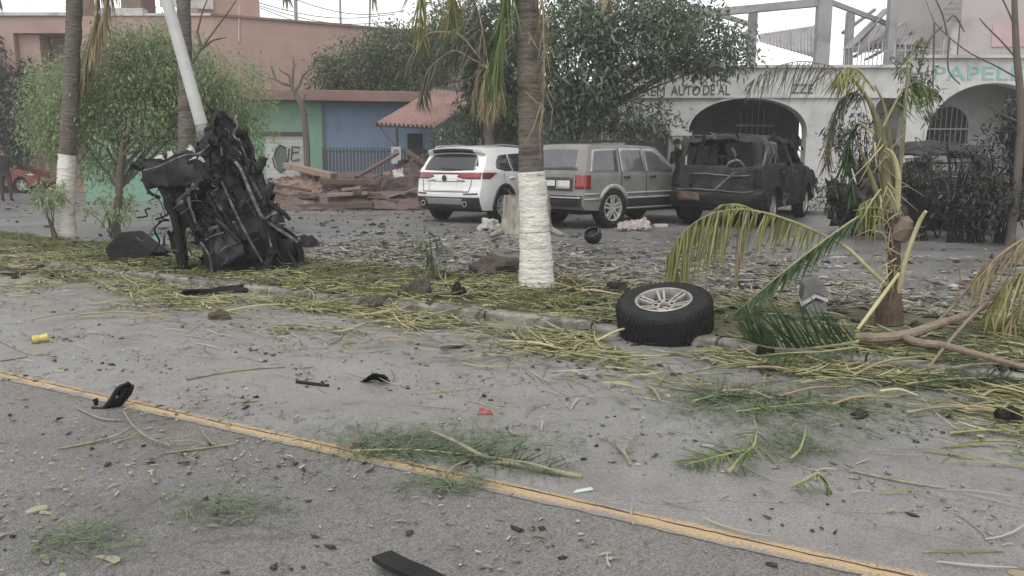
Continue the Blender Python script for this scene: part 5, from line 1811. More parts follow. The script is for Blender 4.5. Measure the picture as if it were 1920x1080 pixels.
# jagged shards, brackets and bent bars all over the crushed mass
r = random.Random(17)
def edge_x(y):
    for a_, b_ in zip(rows, rows[1:]):
        if a_[0] <= y <= b_[0]:
            f = (y - a_[0]) / (b_[0] - a_[0])
            return a_[1] + (b_[1] - a_[1]) * f, a_[2] + (b_[2] - a_[2]) * f
    return rows[-1][1], rows[-1][2]
for k in range(64):
    y = r.uniform(232, 495)
    xl, xr = edge_x(y)
    x = r.choice([xl, xr, r.uniform(xl, xr), r.uniform(xl, xr)]) + r.uniform(-8, 8)
    dy = r.uniform(-.42, -.15) if xl + 10 < x < xr - 10 else r.uniform(-.3, .2)
    w1, h1 = r.uniform(8, 30), r.uniform(10, 42)
    a = r.uniform(-.5, .5)
    def rot(dx, dz):
        return (x + dx * math.cos(a) - dz * math.sin(a), y + dx * math.sin(a) + dz * math.cos(a), dy + r.uniform(-.1, .1))
    wsheet('torn_shard', [rot(-w1 / 2, -h1 / 2), rot(w1 / 2, -h1 / 2), rot(w1 * .3, h1 / 2), rot(-w1 * .4, h1 / 2)], r.choice([M_SOOTY, M_SOOTY, M_CHAR, M_CHAR, M_BLUEB]), amp=.04, seed=200 + k, jag=.35, nu=5, nv=6, thick=.008)
for k in range(40):
    y = r.uniform(245, 470)
    xl, xr = edge_x(y)
    x = r.uniform(xl - 6, xr + 4)
    L_ = r.uniform(15, 70)
    a = math.radians(r.choice([62, 62, 66, 100, 30, 140]) + r.uniform(-15, 15))
    x1, y1 = x + math.cos(a) * L_, min(502, y + math.sin(a) * L_)
    m_ = MB(); m_.bar(Aw(x, y, r.uniform(-.45, -.25)), Aw(x1, y1, r.uniform(-.48, -.25)), r.uniform(.012, .04), r.uniform(.008, .03))
    m_.build('bent_bracket', r.choice([M_SOOTY, M_CHAR, M_SCUFF, M_SOOTY]), wreck)
# burnt tyre wedged in the base
mb = MB()
tc_ = Aw(525, 478, .12)
mb.lathe([(.2, -.1), (.28, -.12), (.33, -.08), (.335, .06), (.28, .12), (.2, .1)], tc_, (.85, -.4, .25), 28, close=True)
mb.build('burnt_tyre', M_CHAR, wreck, smooth=True, angle=60)

# ------------------------------------------------------------------ loose pieces round the wreck
def single(mb, name, label, cat, m, group=None, **kw):
    return tag(mb.build(name, m, **kw), label, cat, group)
def drop(o, gz):
    """let a built object rest on the ground level gz"""
    o.location.z = gz
    return o
p0 = G(242, 490, KERB)
mb = MB(); Yp = p0.y
q = [A(x, y, Yp - .1) for x, y in ((196, 466), (222, 436), (236, 434), (290, 474), (262, 492), (205, 488))]
n_ = len(q)
mb.add([tuple(p) for p in q] + [tuple(p + Vector((.05, .35, -.02))) for p in q], [tuple(range(n_)), tuple(reversed(range(n_, 2 * n_)))] + [(i, i + n_, (i + 1) % n_ + n_, (i + 1) % n_) for i in range(n_)])
single(mb, 'black_car_part', 'black wedge-shaped car part lying on the grass beside the upended wreck', 'car part', M_SOOTY, bevel=.015)
def ground_tube(pts, r, z=KERB, n=7, lift=0.0):
    mb = MB()
    P = [G(x, y, z + lift) for x, y in pts]
    rr = r if hasattr(r, '__len__') else [r] * len(P)
    P = [p + Vector((0, 0, rr[i] * .6)) for i, p in enumerate(P)]
    mb.tube(*splr(P, rr), n)
    return mb
single(ground_tube([(178, 488), (230, 496), (300, 503), (395, 506)], .022), 'bent_metal_strip', 'long dark metal strip lying at the foot of the upended wreck', 'metal strip', M_SOOTY, smooth=True)
single(ground_tube([(185, 540), (240, 540), (300, 528), (355, 518), (390, 517)], [.012, .018, .018, .014, .01], 0.005), 'charred_stick', 'long charred stick with a knobbly end lying before the wreck', 'stick', M_CHAR, smooth=True)
mb = panel([G(330, 556, .02), G(470, 545, .02), G(455, 532, .08), G(345, 545, .08)], 12, 6, amp=.015, seed=31, jag=.2)
single(mb, 'charred_board', 'flat charred board lying on the kerb before the wreck', 'board', M_CHAR, solid=.02)
hose = thing('mangled_bicycle_frame', 'tangle of black bent tubing on the kerb below the white-banded palm', 'scrap', G(50, 512, 0))
for pts, rr in (([(-20, 492), (30, 489), (70, 490), (86, 494)], .022), ([(-20, 500), (20, 508), (60, 510), (90, 498)], .025), ([(60, 510), (84, 500), (100, 497), (112, 502)], .022), ([(86, 494), (104, 508), (122, 520)], .014), ([(-10, 512), (20, 516), (56, 514)], .018), ([(82, 514), (98, 522)], .03)):
    mb = ground_tube(pts, rr, 0.0, 7, .01)
    mb.build('bent_tube', M_SOOTY, hose, smooth=True)
# turquoise plastic scrap
mb = panel([G(276, 460, KERB + .02), G(306, 464, KERB + .02), A(300, 440, G(300, 464, KERB).y), A(282, 438, G(282, 462, KERB).y)], 6, 6, amp=.05, seed=33, jag=.4)
single(mb, 'turquoise_scrap', 'small torn turquoise plastic scrap beside the wreck', 'scrap', mat('turquoise plastic', [(.08, .2, .19), (.13, .27, .25)], 8, rough=.5), solid=.01)

# ------------------------------------------------------------------ collapsed sheet and timber pile by the shop
M_WOODP = mat('pale splintered timber', [(.15, .105, .082), (.26, .19, .155), (.2, .145, .115)], 3, rough=.8, stretch=(1, 5, 5))
M_WOODB = mat('brown timber', [(.05, .035, .032), (.1, .07, .062), (.075, .052, .046)], 3, rough=.8, stretch=(1, 5, 5))
M_RSHEET = mat('rusty reddish sheet', [(.06, .037, .031), (.115, .072, .06), (.085, .054, .045), (.15, .105, .09)], 2.5, rough=.7, bump=.3)
M_TAN = mat('tan crumpled sheet', [(.115, .075, .058), (.2, .137, .108), (.155, .105, .083)], 2.2, rough=.75, bump=.4)
Yq = 22.4
def Aq(x, y, dy=0.0):
    return A(x, y, Yq + dy)
GP = 'pieces of the collapsed pile beside the blue shop'
def psheet(label, pts, m, seed, amp=.1, **kw):
    o = sheet('collapsed_sheet', [Aq(*p) for p in pts], m, None, amp=amp * .8, seed=seed, jag=.25, freq=3.2, nu=28, nv=18, thick=.025)
    return tag(o, label, 'metal sheet', GP)
def pbar(label, a, b, w, h, m):
    mb = MB(); mb.bar(Aq(*a), Aq(*b), w, h)
    o = mb.build('broken_board', m, bevel=.01)
    return tag(o, label, 'beam', GP)
psheet('tan crumpled roof sheet heaped in front of the green shop shutter', [(488, 332, .3), (600, 322, .4), (612, 366, -.4), (492, 372, -.4)], M_TAN, 41, .16)
psheet('rusty roof sheet folded over the middle of the collapsed pile', [(545, 384, -.7), (600, 360, -.4), (672, 330, .2), (640, 372, -.5)], M_RSHEET, 42, .1)
psheet('broad rusty sheet lying across the collapsed pile before the bar fence', [(622, 336, .2), (796, 334, .5), (790, 386, -.3), (600, 388, -.5)], M_RSHEET, 43, .16)
psheet('dark rusty sheet propped against the white SUV side of the pile', [(722, 318, .5), (800, 296, .6), (800, 372, .1), (716, 366, 0)], M_WOODB, 44, .12)
psheet('brown sheet standing upright behind the pile next to the lean-to post', [(745, 300, 1), (806, 286, 1.1), (810, 345, .8), (740, 345, .8)], M_RSHEET, 45, .1)
psheet('long brown roofing sheet lying flat along the foot of the pile', [(498, 366, -.6), (800, 352, -.4), (798, 392, -1.0), (510, 396, -1.0)], M_RSHEET, 48, .07)
psheet('brown roofing sheet slid off the back of the pile against the fence', [(560, 318, .9), (720, 322, 1.0), (716, 350, .5), (566, 350, .5)], M_WOODB, 49, .08)
psheet('tan torn sheet sagging over the left end of the pile', [(500, 372, -.5), (618, 366, -.5), (560, 392, -.9), (498, 388, -.9)], M_TAN, 46, .06)
pbar('pale splintered beam sloping down from the graffiti shutter onto the pile', (536, 310, .6), (626, 330, 0), .3, .16, M_WOODP)
pbar('brown board leaning up towards the lean-to notice board', (668, 332, .1), (744, 288, .9), .26, .07, M_WOODB)
pbar('brown board leaning behind the white SUV rear corner', (762, 282, .8), (806, 314, .4), .22, .07, M_WOODB)
pbar('brown beam lying along the top of the rusty sheets', (600, 340, -.3), (712, 342, -.1), .2, .14, M_RSHEET)
pbar('pale plank end sticking out at the foot of the rusty sheets', (612, 366, -.75), (690, 362, -.7), .2, .09, M_WOODP)
pbar('long dark beam lying at the bottom edge of the pile', (560, 388, -.8), (700, 384, -.9), .2, .15, M_WOODB)
pbar('pale beam lying low beside the white SUV bumper', (700, 380, -.7), (792, 376, -.6), .16, .1, M_WOODP)
pbar('rusty beam crossing the rusty sheet diagonally', (664, 366, -.4), (716, 334, .1), .14, .1, M_RSHEET)
rb = random.Random(91)
for k in range(7):
    x, y = rb.uniform(500, 780), rb.uniform(345, 386)
    L_ = rb.uniform(30, 90)
    a = rb.uniform(-.35, .35)
    pbar('splintered board lying loose among the rusty sheets of the collapsed pile', (x - L_ / 2, y - L_ / 2 * a, rb.uniform(-.9, -.4)), (x + L_ / 2, y + L_ / 2 * a, rb.uniform(-.9, -.4)), rb.uniform(.08, .22), rb.uniform(.03, .08), rb.choice([M_WOODB, M_WOODB, M_WOODP, M_RSHEET]))
pbar('short pale block resting on the rusty sheets', (718, 326, .1), (734, 325, .1), .16, .1, M_WOODP)
pbar('broken pale stick jutting from the middle of the pile', (640, 356, -.6), (676, 352, -.5), .09, .08, M_WOODP)
mb = MB()
for k in range(5):
    pass
o = sheet('cardboard_scrap', [Aq(734, 318, -.1), Aq(756, 314, -.1), Aq(758, 332, -.2), Aq(738, 334, -.2)], M_ASHP, None, amp=.05, seed=47, jag=.3, nu=6, nv=6, thick=.02)
tag(o, 'whitish torn cardboard caught in the pile below the lean-to post', 'scrap', GP)
# ================================================================== PEOPLE
M_SKIN = mat('skin', [(.16, .09, .06), (.22, .13, .09)], 6, rough=.55)
M_CLOTHK = mat('black cloth', [(.008, .008, .01), (.02, .02, .022)], 8, rough=.9, bump=.3, bscale=30)
M_CLOTHG = mat('dark grey cloth', [(.02, .021, .024), (.04, .04, .045)], 8, rough=.9, bump=.3, bscale=30)
M_HAIR = mat('dark hair', [(.006, .005, .005), (.015, .012, .01)], 20, rough=.7)
def person(label, loc, face, joints, shirt, trousers, cap=None, sleeves=True):
    """joints: name -> local (x right, y forward, z up); body grown with a skin modifier"""
    root = thing('person', label, 'person', loc, face)
    J = joints
    names = list(J)
    rad = dict(pelvis=(.155, .11), waist=(.14, .1), chest=(.175, .115), neck0=(.07, .065), neck=(.052, .055), head0=(.065, .08), head1=(.078, .098), head2=(.07, .085),
               shl=(.07, .07), shr=(.07, .07), ell=(.046, .046), elr=(.046, .046), wrl=(.032, .03), wrr=(.032, .03), hdl=(.042, .02), hdr=(.042, .02),
               hpl=(.1, .1), hpr=(.1, .1), knl=(.062, .065), knr=(.062, .065), anl=(.042, .045), anr=(.042, .045), tol=(.045, .03), tor=(.045, .03))
    edges = [('pelvis', 'waist'), ('waist', 'chest'), ('chest', 'neck0'), ('neck0', 'neck'), ('neck', 'head0'), ('head0', 'head1'), ('head1', 'head2'),
             ('chest', 'shl'), ('shl', 'ell'), ('ell', 'wrl'), ('wrl', 'hdl'), ('chest', 'shr'), ('shr', 'elr'), ('elr', 'wrr'), ('wrr', 'hdr'),
             ('pelvis', 'hpl'), ('hpl', 'knl'), ('knl', 'anl'), ('anl', 'tol'), ('pelvis', 'hpr'), ('hpr', 'knr'), ('knr', 'anr'), ('anr', 'tor')]
    me = bpy.data.meshes.new('skel')
    me.from_pydata([J[n] for n in names], [(names.index(a), names.index(b)) for a, b in edges], [])
    ob = bpy.data.objects.new('skel', me)
    COL.objects.link(ob)
    md = ob.modifiers.new('skin', 'SKIN')
    md.use_smooth_shade = True
    sv = me.skin_vertices[0].data
    for i, n in enumerate(names):
        sv[i].radius = rad[n]
        sv[i].use_root = (n == 'pelvis')
    sub = ob.modifiers.new('sub', 'SUBSURF')
    sub.levels = sub.render_levels = 2
    dg = bpy.context.evaluated_depsgraph_get()
    em = ob.evaluated_get(dg).to_mesh()
    mb = MB()
    mb.add([v.co.copy() for v in em.vertices], [tuple(p.vertices) for p in em.polygons])
    nb = len(mb.f)
    ob.evaluated_get(dg).to_mesh_clear()
    bpy.data.objects.remove(ob)
    # five fingers on each hand, nose, ears
    for s in ('l', 'r'):
        w, h = Vector(J['wr' + s]), Vector(J['hd' + s])
        d = (h - w).normalized()
        t = d.cross(Vector((0, 1, 0))); t = t.normalized() if t.length > .1 else Vector((1, 0, 0))
        u = d.cross(t)
        for k, (of, ln) in enumerate(((-.03, .06), (-.01, .075), (.01, .07), (.03, .055))):
            a = h + d * .02 + t * of
            mb.tube([a, a + d * ln * .5 + u * .008, a + d * ln + u * .025], [.009, .008, .006], 6)
        a = w.lerp(h, .4) - t * .035
        mb.tube([a, a - t * .025 + d * .03, a - t * .03 + d * .06], [.011, .01, .007], 6)
    hc = Vector(J['head1'])
    mb.tube([hc + Vector((0, .085, .03)), hc + Vector((0, .115, -.015)), hc + Vector((0, .1, -.03))], [.008, .016, .012], 6)
    for s in (-1, 1):
        mb.tube([hc + Vector((s * .078, -.01, .025)), hc + Vector((s * .09, -.02, .0)), hc + Vector((s * .08, -.012, -.03))], [.01, .016, .01], 6)
    me = bpy.data.meshes.new('body')
    me.from_pydata([tuple(v) for v in mb.v], [], mb.f)
    for m in (M_SKIN, shirt, trousers, M_CLOTHK):
        me.materials.append(m)
    zn, zp, za = J['neck0'][2] + .02, J['pelvis'][2] + .02, J['anl'][2] + .03
    hands = [Vector(J['hdl']), Vector(J['hdr'])]
    arms = [(Vector(J['ell']), Vector(J['wrl'])), (Vector(J['elr']), Vector(J['wrr']))]
    for p in me.polygons:
        c = p.center
        k = 1
        if p.index >= nb or c.z > zn:
            k = 0
        elif min((c - h).length for h in hands) < .1:
            k = 0
        elif not sleeves and any((c - a.lerp(b, f)).length < .07 for a, b in arms for f in (.3, .6, .9)):
            k = 0
        elif c.z < za:
            k = 3
        elif c.z < zp:
            k = 2
        p.material_index = k
        p.use_smooth = True
    o = bpy.data.objects.new('body', me)
    COL.objects.link(o)
    o.parent = root
    hb = MB()
    hb.grid(lambda u, v: hc + Vector((math.cos(2 * math.pi * u) * .088 * math.sin(v * 1.75), math.sin(2 * math.pi * u) * .106 * math.sin(v * 1.75) - .012, .02 + .115 * math.cos(v * 1.75))), 20, 8)
    me = bpy.data.meshes.new('hair'); me.from_pydata([tuple(v) for v in hb.v], [], hb.f); me.materials.append(M_HAIR if not cap else cap)
    h = bpy.data.objects.new('cap' if cap else 'hair', me); COL.objects.link(h); h.parent = root
    if cap:
        vb = MB(); vb.box(hc + Vector((0, .13, .045)), (.13, .1, .012))
        me = bpy.data.meshes.new('visor'); me.from_pydata(vb.v, [], vb.f); me.materials.append(cap)
        v = bpy.data.objects.new('visor', me); COL.objects.link(v); v.parent = h
    for s in (-1, 1):
        eb = MB(); eb.lathe([(0, .006), (.008, .004), (.011, 0)], hc + Vector((s * .033, .09, .02)), (0, 1, 0), 8)
        me = bpy.data.meshes.new('eye'); me.from_pydata(eb.v, [], eb.f); me.materials.append(M_HAIR)
        e = bpy.data.objects.new('eye', me); COL.objects.link(e); e.parent = root
    return root
base = dict(pelvis=(0, 0, .93), waist=(0, .0, 1.1), chest=(0, .01, 1.33), neck0=(0, 0, 1.46), neck=(0, .01, 1.51), head0=(0, .03, 1.58), head1=(0, .03, 1.65), head2=(0, .01, 1.72),
            shl=(-.19, 0, 1.4), shr=(.19, 0, 1.4), hpl=(-.1, 0, .86), hpr=(.1, 0, .86), knl=(-.12, .02, .48), knr=(.12, .02, .48), anl=(-.13, -.03, .08), anr=(.13, -.03, .08), tol=(-.15, .12, .035), tor=(.15, .12, .035))
j1 = dict(base); j1.update(ell=(-.4, -.06, 1.17), wrl=(-.24, .02, 1.0), hdl=(-.17, .06, .95), elr=(.4, -.06, 1.17), wrr=(.24, .02, 1.0), hdr=(.17, .06, .95))
person('person in black clothes with hands on hips standing before the red car', G(14, 378), R(10), j1, M_CLOTHK, M_CLOTHG, None, sleeves=False)
j2 = dict(base); j2.update(ell=(-.25, 0, 1.14), wrl=(-.22, .12, .95), hdl=(-.21, .17, .89), elr=(.25, 0, 1.14), wrr=(.22, .12, .95), hdr=(.21, .17, .89))
person('person in dark clothes and cap standing between grey SUV and pilaster', (A(1270, 300, 21.2).x, 21.2, .1), R(120), j2, M_CLOTHG, M_CLOTHG, M_CLOTHK)
# ================================================================== LOOSE WHEEL
def loose_wheel():
    R0, WD = .365, .25
    loc = Vector((G(1251, 640, 0.0).x, G(1251, 648, 0.0).y + .27, 0))
    root = thing('loose_wheel', 'blown-off black tyre with alloy rim lying flat on the kerb straw', 'wheel', loc)
    root.rotation_euler = (R(12), R(-10), R(8))
    root.location.z = .18
    def put(mb, name, m, parent, smooth=True, angle=35, bevel=0):
        me = bpy.data.meshes.new(name); me.from_pydata([tuple(v) for v in mb.v], [], mb.f)
        bm = bmesh.new(); bm.from_mesh(me); bmesh.ops.recalc_face_normals(bm, faces=bm.faces); bm.to_mesh(me); bm.free()
        if smooth:
            me.polygons.foreach_set('use_smooth', [True] * len(me.polygons)); me.set_sharp_from_angle(angle=R(angle))
        me.materials.append(m)
        o = bpy.data.objects.new(name, me); COL.objects.link(o); o.parent = parent
        if bevel:
            md = o.modifiers.new('b', 'BEVEL'); md.width = bevel; md.segments = 2
        return o
    h = WD / 2
    mb = MB()
    prof = [(.205, -h * .8), (.215, -h * .96), (.26, -h * 1.0), (.32, -h * .96), (.345, -h * .86), (.355, -h * .7), (.357, 0), (.355, h * .7), (.345, h * .86), (.322, h * .95),
            (.318, h * .985), (.30, h * 1.0), (.262, h * 1.0), (.258, h * .985), (.235, h * .985), (.215, h * .95), (.205, h * .8)]
    mb.lathe(prof, (0, 0, 0), (0, 0, 1), 72, close=True)
    ty = put(mb, 'tyre', M_TYRE, root, angle=40)
    # tread blocks: shoulder lugs and three rows on the crown, one joined relief
    mb = MB()
    n = 58
    for k in range(n):
        a = 2 * math.pi * k / n
        for row, (z, hz, off, wd) in enumerate(((h * .8, .036, 0, .6), (h * .36, .034, .5, .62), (-h * .06, .034, 0, .62), (-h * .48, .034, .5, .62), (-h * .86, .03, 0, .6))):
            aa = a + off * 2 * math.pi / n
            d = Vector((math.cos(aa), math.sin(aa), 0)); t = Vector((-d.y, d.x, 0))
            rr = .357 if abs(z) < h * .75 else .350
            rot = Matrix((d, t, Vector((0, 0, 1)))).transposed()
            if abs(z) > h * .75:
                rot = rot @ Matrix.Rotation((-.5 if z > 0 else .5), 3, 'Y')
            mb.box(d * rr + Vector((0, 0, z)), (.010, 2 * math.pi * rr / n * wd, hz), rot)
    tr = stuff(put(mb, 'tread_blocks', M_TYRE, ty, smooth=False))
    # rim
    mb = MB()
    mb.lathe([(.208, h * .93), (.214, h * .99), (.208, h * 1.03), (.196, h * 1.0), (.190, h * .8), (.182, h * .3), (.178, -h * .5)], (0, 0, 0), (0, 0, 1), 64)
    MR = mat('dirty brownish alloy', [(.2, .185, .165), (.38, .355, .325), (.28, .26, .235)], 14, rough=.5, metal=.4)
    rim = put(mb, 'rim', MR, root, angle=50)
    mb = MB(); mb.lathe([(0, -.02), (.19, -.03)], (0, 0, 0), (0, 0, 1), 40)
    put(mb, 'rim_barrel', M_CHAR, rim)
    hub_z = h * .62
    mb = MB()
    mb.lathe([(.03, hub_z - .02), (.033, hub_z + .004), (.085, hub_z + .008), (.095, hub_z - .004), (.095, hub_z - .05)], (0, 0, 0), (0, 0, 1), 40)
    put(mb, 'hub', MR, rim)
    for k in range(6):
        a = 2 * math.pi * (k + .3) / 6
        for q in (-1, 1):
            mb = MB()
            d0 = a + q * .2; d1 = a + q * .13
            p0 = Vector((math.cos(d0) * .085, math.sin(d0) * .085, hub_z)); p1 = Vector((math.cos(d1) * .194, math.sin(d1) * .194, h * .86))
            mb.bar(p0, p1, .02, .03)
            put(mb, 'spoke', MR, rim, smooth=False, bevel=.004)
        b = 2 * math.pi * (k + .8) / 6
        mb = MB(); mb.lathe([(0, 0), (.0135, .0), (.0135, -.004)], (math.cos(b) * .06, math.sin(b) * .06, hub_z + .0095), (0, 0, 1), 12)
        put(mb, 'stud_hole', M_CHAR, rim)
    mb = MB(); mb.lathe([(0, hub_z - .015), (.031, hub_z - .015)], (0, 0, 0), (0, 0, 1), 20)
    put(mb, 'centre_bore', M_CHAR, rim)
    return root
loose_wheel()

# ================================================================== SNAPPED YOUNG PALM
yb_ = G(1668, 602, KERB)
Yr = yb_.y
kr = Yr / F_PX
sap = thing('snapped_young_palm', 'young palm with a broken crown and shredded fronds beside the loose wheel', 'palm', yb_)
mb = MB()
P = [A(x, y, Yr) for x, y in ((1668, 606), (1668, 570), (1674, 530), (1676, 480), (1676, 450), (1674, 415), (1668, 385))]
mb.tube(*splr(P, [26 * kr, 23 * kr, 13.5 * kr, 11.5 * kr, 12 * kr, 14 * kr, 11 * kr]), 16)
for i, v in enumerate(mb.v):
    p = Vector(v); mb.v[i] = tuple(p + Vector((mnoise.noise(p * 30), mnoise.noise(p * 33 + Vector((5, 0, 0))), 0)) * .012)
mb.build('trunk', mat('fibrous brown palm trunk', [(.045, .03, .022), (.11, .075, .055), (.075, .05, .04)], 9, rough=.9, bump=.8, bscale=40, stretch=(3, 3, .6)), sap, smooth=True)
mb = MB(); mb.lathe([(0, .16), (.05, .13), (.075, .05), (.07, -.03), (.03, -.06), (0, -.065)], A(1686, 440, Yr - .02), (.25, -.3, 1), 16)
mb.build('brown_stub', mat('cut palm stub', [(.13, .09, .07), (.2, .15, .12)], 9, rough=.85, bump=.4), sap, smooth=True)
# sheaths: broad flattened petioles
def petiole(pts, r, m, name='petiole', dy=0.0):
    mb = MB()
    P = [A(x, y, Yr + dy * i) for i, (x, y) in enumerate(pts)]
    mb.tube(*splr(P, r), 9)
    return mb.build(name, m, sap, smooth=True)
M_PET = mat('olive palm petiole', [(.085, .085, .045), (.14, .135, .07), (.2, .19, .1), (.11, .1, .06)], 5, rough=.6, stretch=(4, 4, .7), detail=8)
M_PETY = mat('pale yellow petiole', [(.32, .3, .14), (.45, .42, .24), (.38, .34, .18)], 7, rough=.6, stretch=(4, 4, .7))
petiole([(1672, 410), (1660, 330), (1652, 260), (1632, 195), (1600, 150)], [13 * kr, 11 * kr, 8 * kr, 4 * kr, 1.5 * kr], M_PET)
petiole([(1680, 410), (1676, 330), (1668, 270), (1658, 200), (1640, 160)], [9 * kr, 7 * kr, 5 * kr, 3 * kr, 1 * kr], M_PET, dy=.03)
petiole([(1680, 415), (1684, 340), (1692, 270), (1698, 190), (1702, 110)], [8 * kr, 6 * kr, 4 * kr, 3 * kr, 1 * kr], M_PET, dy=-.02)
petiole([(1676, 420), (1682, 370), (1684, 330), (1675, 292), (1662, 278)], [6 * kr, 6 * kr, 5 * kr, 4 * kr, 1 * kr], M_PETY, dy=-.03)
petiole([(1660, 400), (1640, 350), (1622, 300), (1604, 260)], [7 * kr, 5 * kr, 3 * kr, 1 * kr], M_PET, dy=-.03)
petiole([(1668, 600), (1684, 545), (1700, 480), (1722, 420), (1736, 396)], [5 * kr, 5 * kr, 4.5 * kr, 4 * kr, 3 * kr], M_PETY, dy=-.05)
petiole([(1668, 540), (1630, 505), (1594, 470), (1562, 448)], [5 * kr, 4 * kr, 4 * kr, 3 * kr], M_PETY, dy=-.02)
def sf(pts, dy=0.0, **kw):
    return frond(sap, [A(x, y, Yr + dy * i) for i, (x, y) in enumerate(pts)], **kw)
# arching yellow frond with hanging leaflets
sf([(1600, 470), (1520, 428), (1460, 405), (1390, 388), (1320, 402), (1275, 440), (1252, 480)], .05, m=M_FROND_Y, mr=M_RACH, n=120, L=.50, w=.018, hang=.95, fwd=.2, r0=.012, f0=.14, seed=401, jit=.09,
   prof=((0, .3), (.25, .45), (.5, .95), (.7, 1.1), (.85, 1.0), (1, .5)))
sf([(1425, 400), (1395, 386), (1372, 383), (1352, 384)], -.02, m=M_FROND_Y, mr=M_RACH, n=14, L=.18, w=.018, hang=.3, fwd=.8, r0=.008, seed=402)
# dry brown bunch hanging from it
sf([(1402, 398), (1392, 430), (1386, 480), (1378, 520)], -.02, m=M_FROND_D, mr=M_RACH_D, n=22, L=.16, w=.018, hang=.95, fwd=.5, r0=.008, seed=403, jit=.06)
# green broken frond falling to the ground on the left
sf([(1668, 372), (1600, 412), (1530, 462), (1450, 525), (1372, 592)], -.02, m=M_FROND_DK, mr=M_RACH, n=70, L=.30, w=.02, hang=.32, fwd=1.25, r0=.014, f0=.06, seed=404, jit=.09)
sf([(1650, 385), (1560, 445), (1470, 515), (1400, 568)], .01, m=M_FROND_G, mr=M_RACH, n=50, L=.24, w=.018, hang=.38, fwd=1.2, r0=.008, f0=.2, seed=405, jit=.1)
# fan hanging by the trunk
sf([(1668, 360), (1648, 368), (1628, 376), (1612, 384)], -.01, m=M_FROND_Y, mr=M_RACH, n=24, L=.34, w=.018, hang=.95, fwd=.15, r0=.01, seed=406, jit=.06)
# top fronds drooping
sf([(1640, 200), (1605, 150), (1560, 122), (1500, 112), (1440, 128), (1400, 160)], .02, m=M_FROND_DULL, mr=M_RACH, n=80, L=.3, w=.011, hang=.75, fwd=.35, r0=.007, f0=.1, seed=407, jit=.2)
sf([(1632, 190), (1598, 170), (1570, 190), (1556, 250), (1552, 310)], .03, m=M_FROND_DULL, mr=M_RACH, n=60, L=.28, w=.012, hang=.8, fwd=.4, r0=.008, seed=408, jit=.2)
sf([(1640, 170), (1610, 130), (1585, 125), (1570, 150)], -.03, m=M_FROND_Y, mr=M_RACH, n=30, L=.24, w=.016, hang=.7, fwd=.5, r0=.01, seed=409)
sf([(1655, 240), (1690, 170), (1720, 150), (1750, 170)], .03, m=M_FROND_G, mr=M_RACH, n=36, L=.25, w=.016, hang=.75, fwd=.4, r0=.01, seed=410)
sf([(1640, 250), (1605, 225), (1590, 270), (1592, 330), (1600, 370)], .05, m=M_FROND_DK, mr=M_RACH, n=40, L=.26, w=.02, hang=.8, fwd=.4, r0=.01, seed=411)
sf([(1700, 180), (1704, 130), (1712, 90), (1730, 70)], .02, m=M_FROND_G, mr=M_RACH, n=26, L=.16, w=.014, hang=.6, fwd=.5, r0=.006, seed=412)
# frayed fibres and torn sheath strips round the crown of the young palm
rf = random.Random(66)
for k in range(46):
    x, y = 1670 + rf.uniform(-18, 16), rf.uniform(250, 520)
    if y < 400:
        x -= (400 - y) * .12
    L_ = rf.uniform(25, 95)
    a = rf.uniform(-1.2, 1.2) + (math.pi if rf.random() < .55 else 0)
    P = [A(x, y, Yr - .04), A(x + math.sin(a) * L_ * .5, y - math.cos(a) * L_ * .5 + 4, Yr - rf.uniform(.02, .12)), A(x + math.sin(a) * L_ * 1.1, y - math.cos(a) * L_ * .8 + rf.uniform(5, 40), Yr - rf.uniform(0, .16))]
    mb = MB(); mb.tube(*splr(P, [rf.uniform(.003, .009), .004, .0015], 4), 5)
    mb.build('torn_fibre', rf.choice([M_RACH_D, M_PET, M_PETY, M_RACH_D]), sap, smooth=True)
# loose pale stalk leaning on the trunk
mb = MB()
mb.tube(*splr([G(1608, 618, KERB + .01), A(1640, 575, Yr - .15), A(1686, 512, Yr - .12)], [.012, .016, .013]), 8)
tag(mb.build('palm_stalk', M_PETY, smooth=True), 'pale yellow palm stalk leaning against the snapped young palm', 'stalk')

# fallen dark green frond with spiky upright leaflets
fr0 = thing('fallen_frond', 'dark green fallen frond with spiky upright leaflets beside the lamp head', 'palm frond', G(1530, 655, KERB))
YF = G(1530, 655, KERB + .02).y
frond(fr0, [A(x, y, YF) for x, y in ((1610, 640), (1560, 648), (1500, 655), (1440, 652), (1400, 640))], m=M_FROND_DK, mr=M_RACH, n=56, L=.46, w=.02, hang=-.9, fwd=.6, r0=.012, f0=.02, seed=420, jit=.14,
      prof=((0, .5), (.3, .9), (.6, 1.0), (1, .6)))
frond(fr0, [G(x, y, KERB + .03) for x, y in ((1600, 652), (1540, 660), (1470, 662), (1420, 668))], m=M_FROND_DK, mr=M_RACH, n=30, L=.2, w=.016, hang=.1, fwd=.8, r0=.01, f0=.02, seed=421, jit=.2)

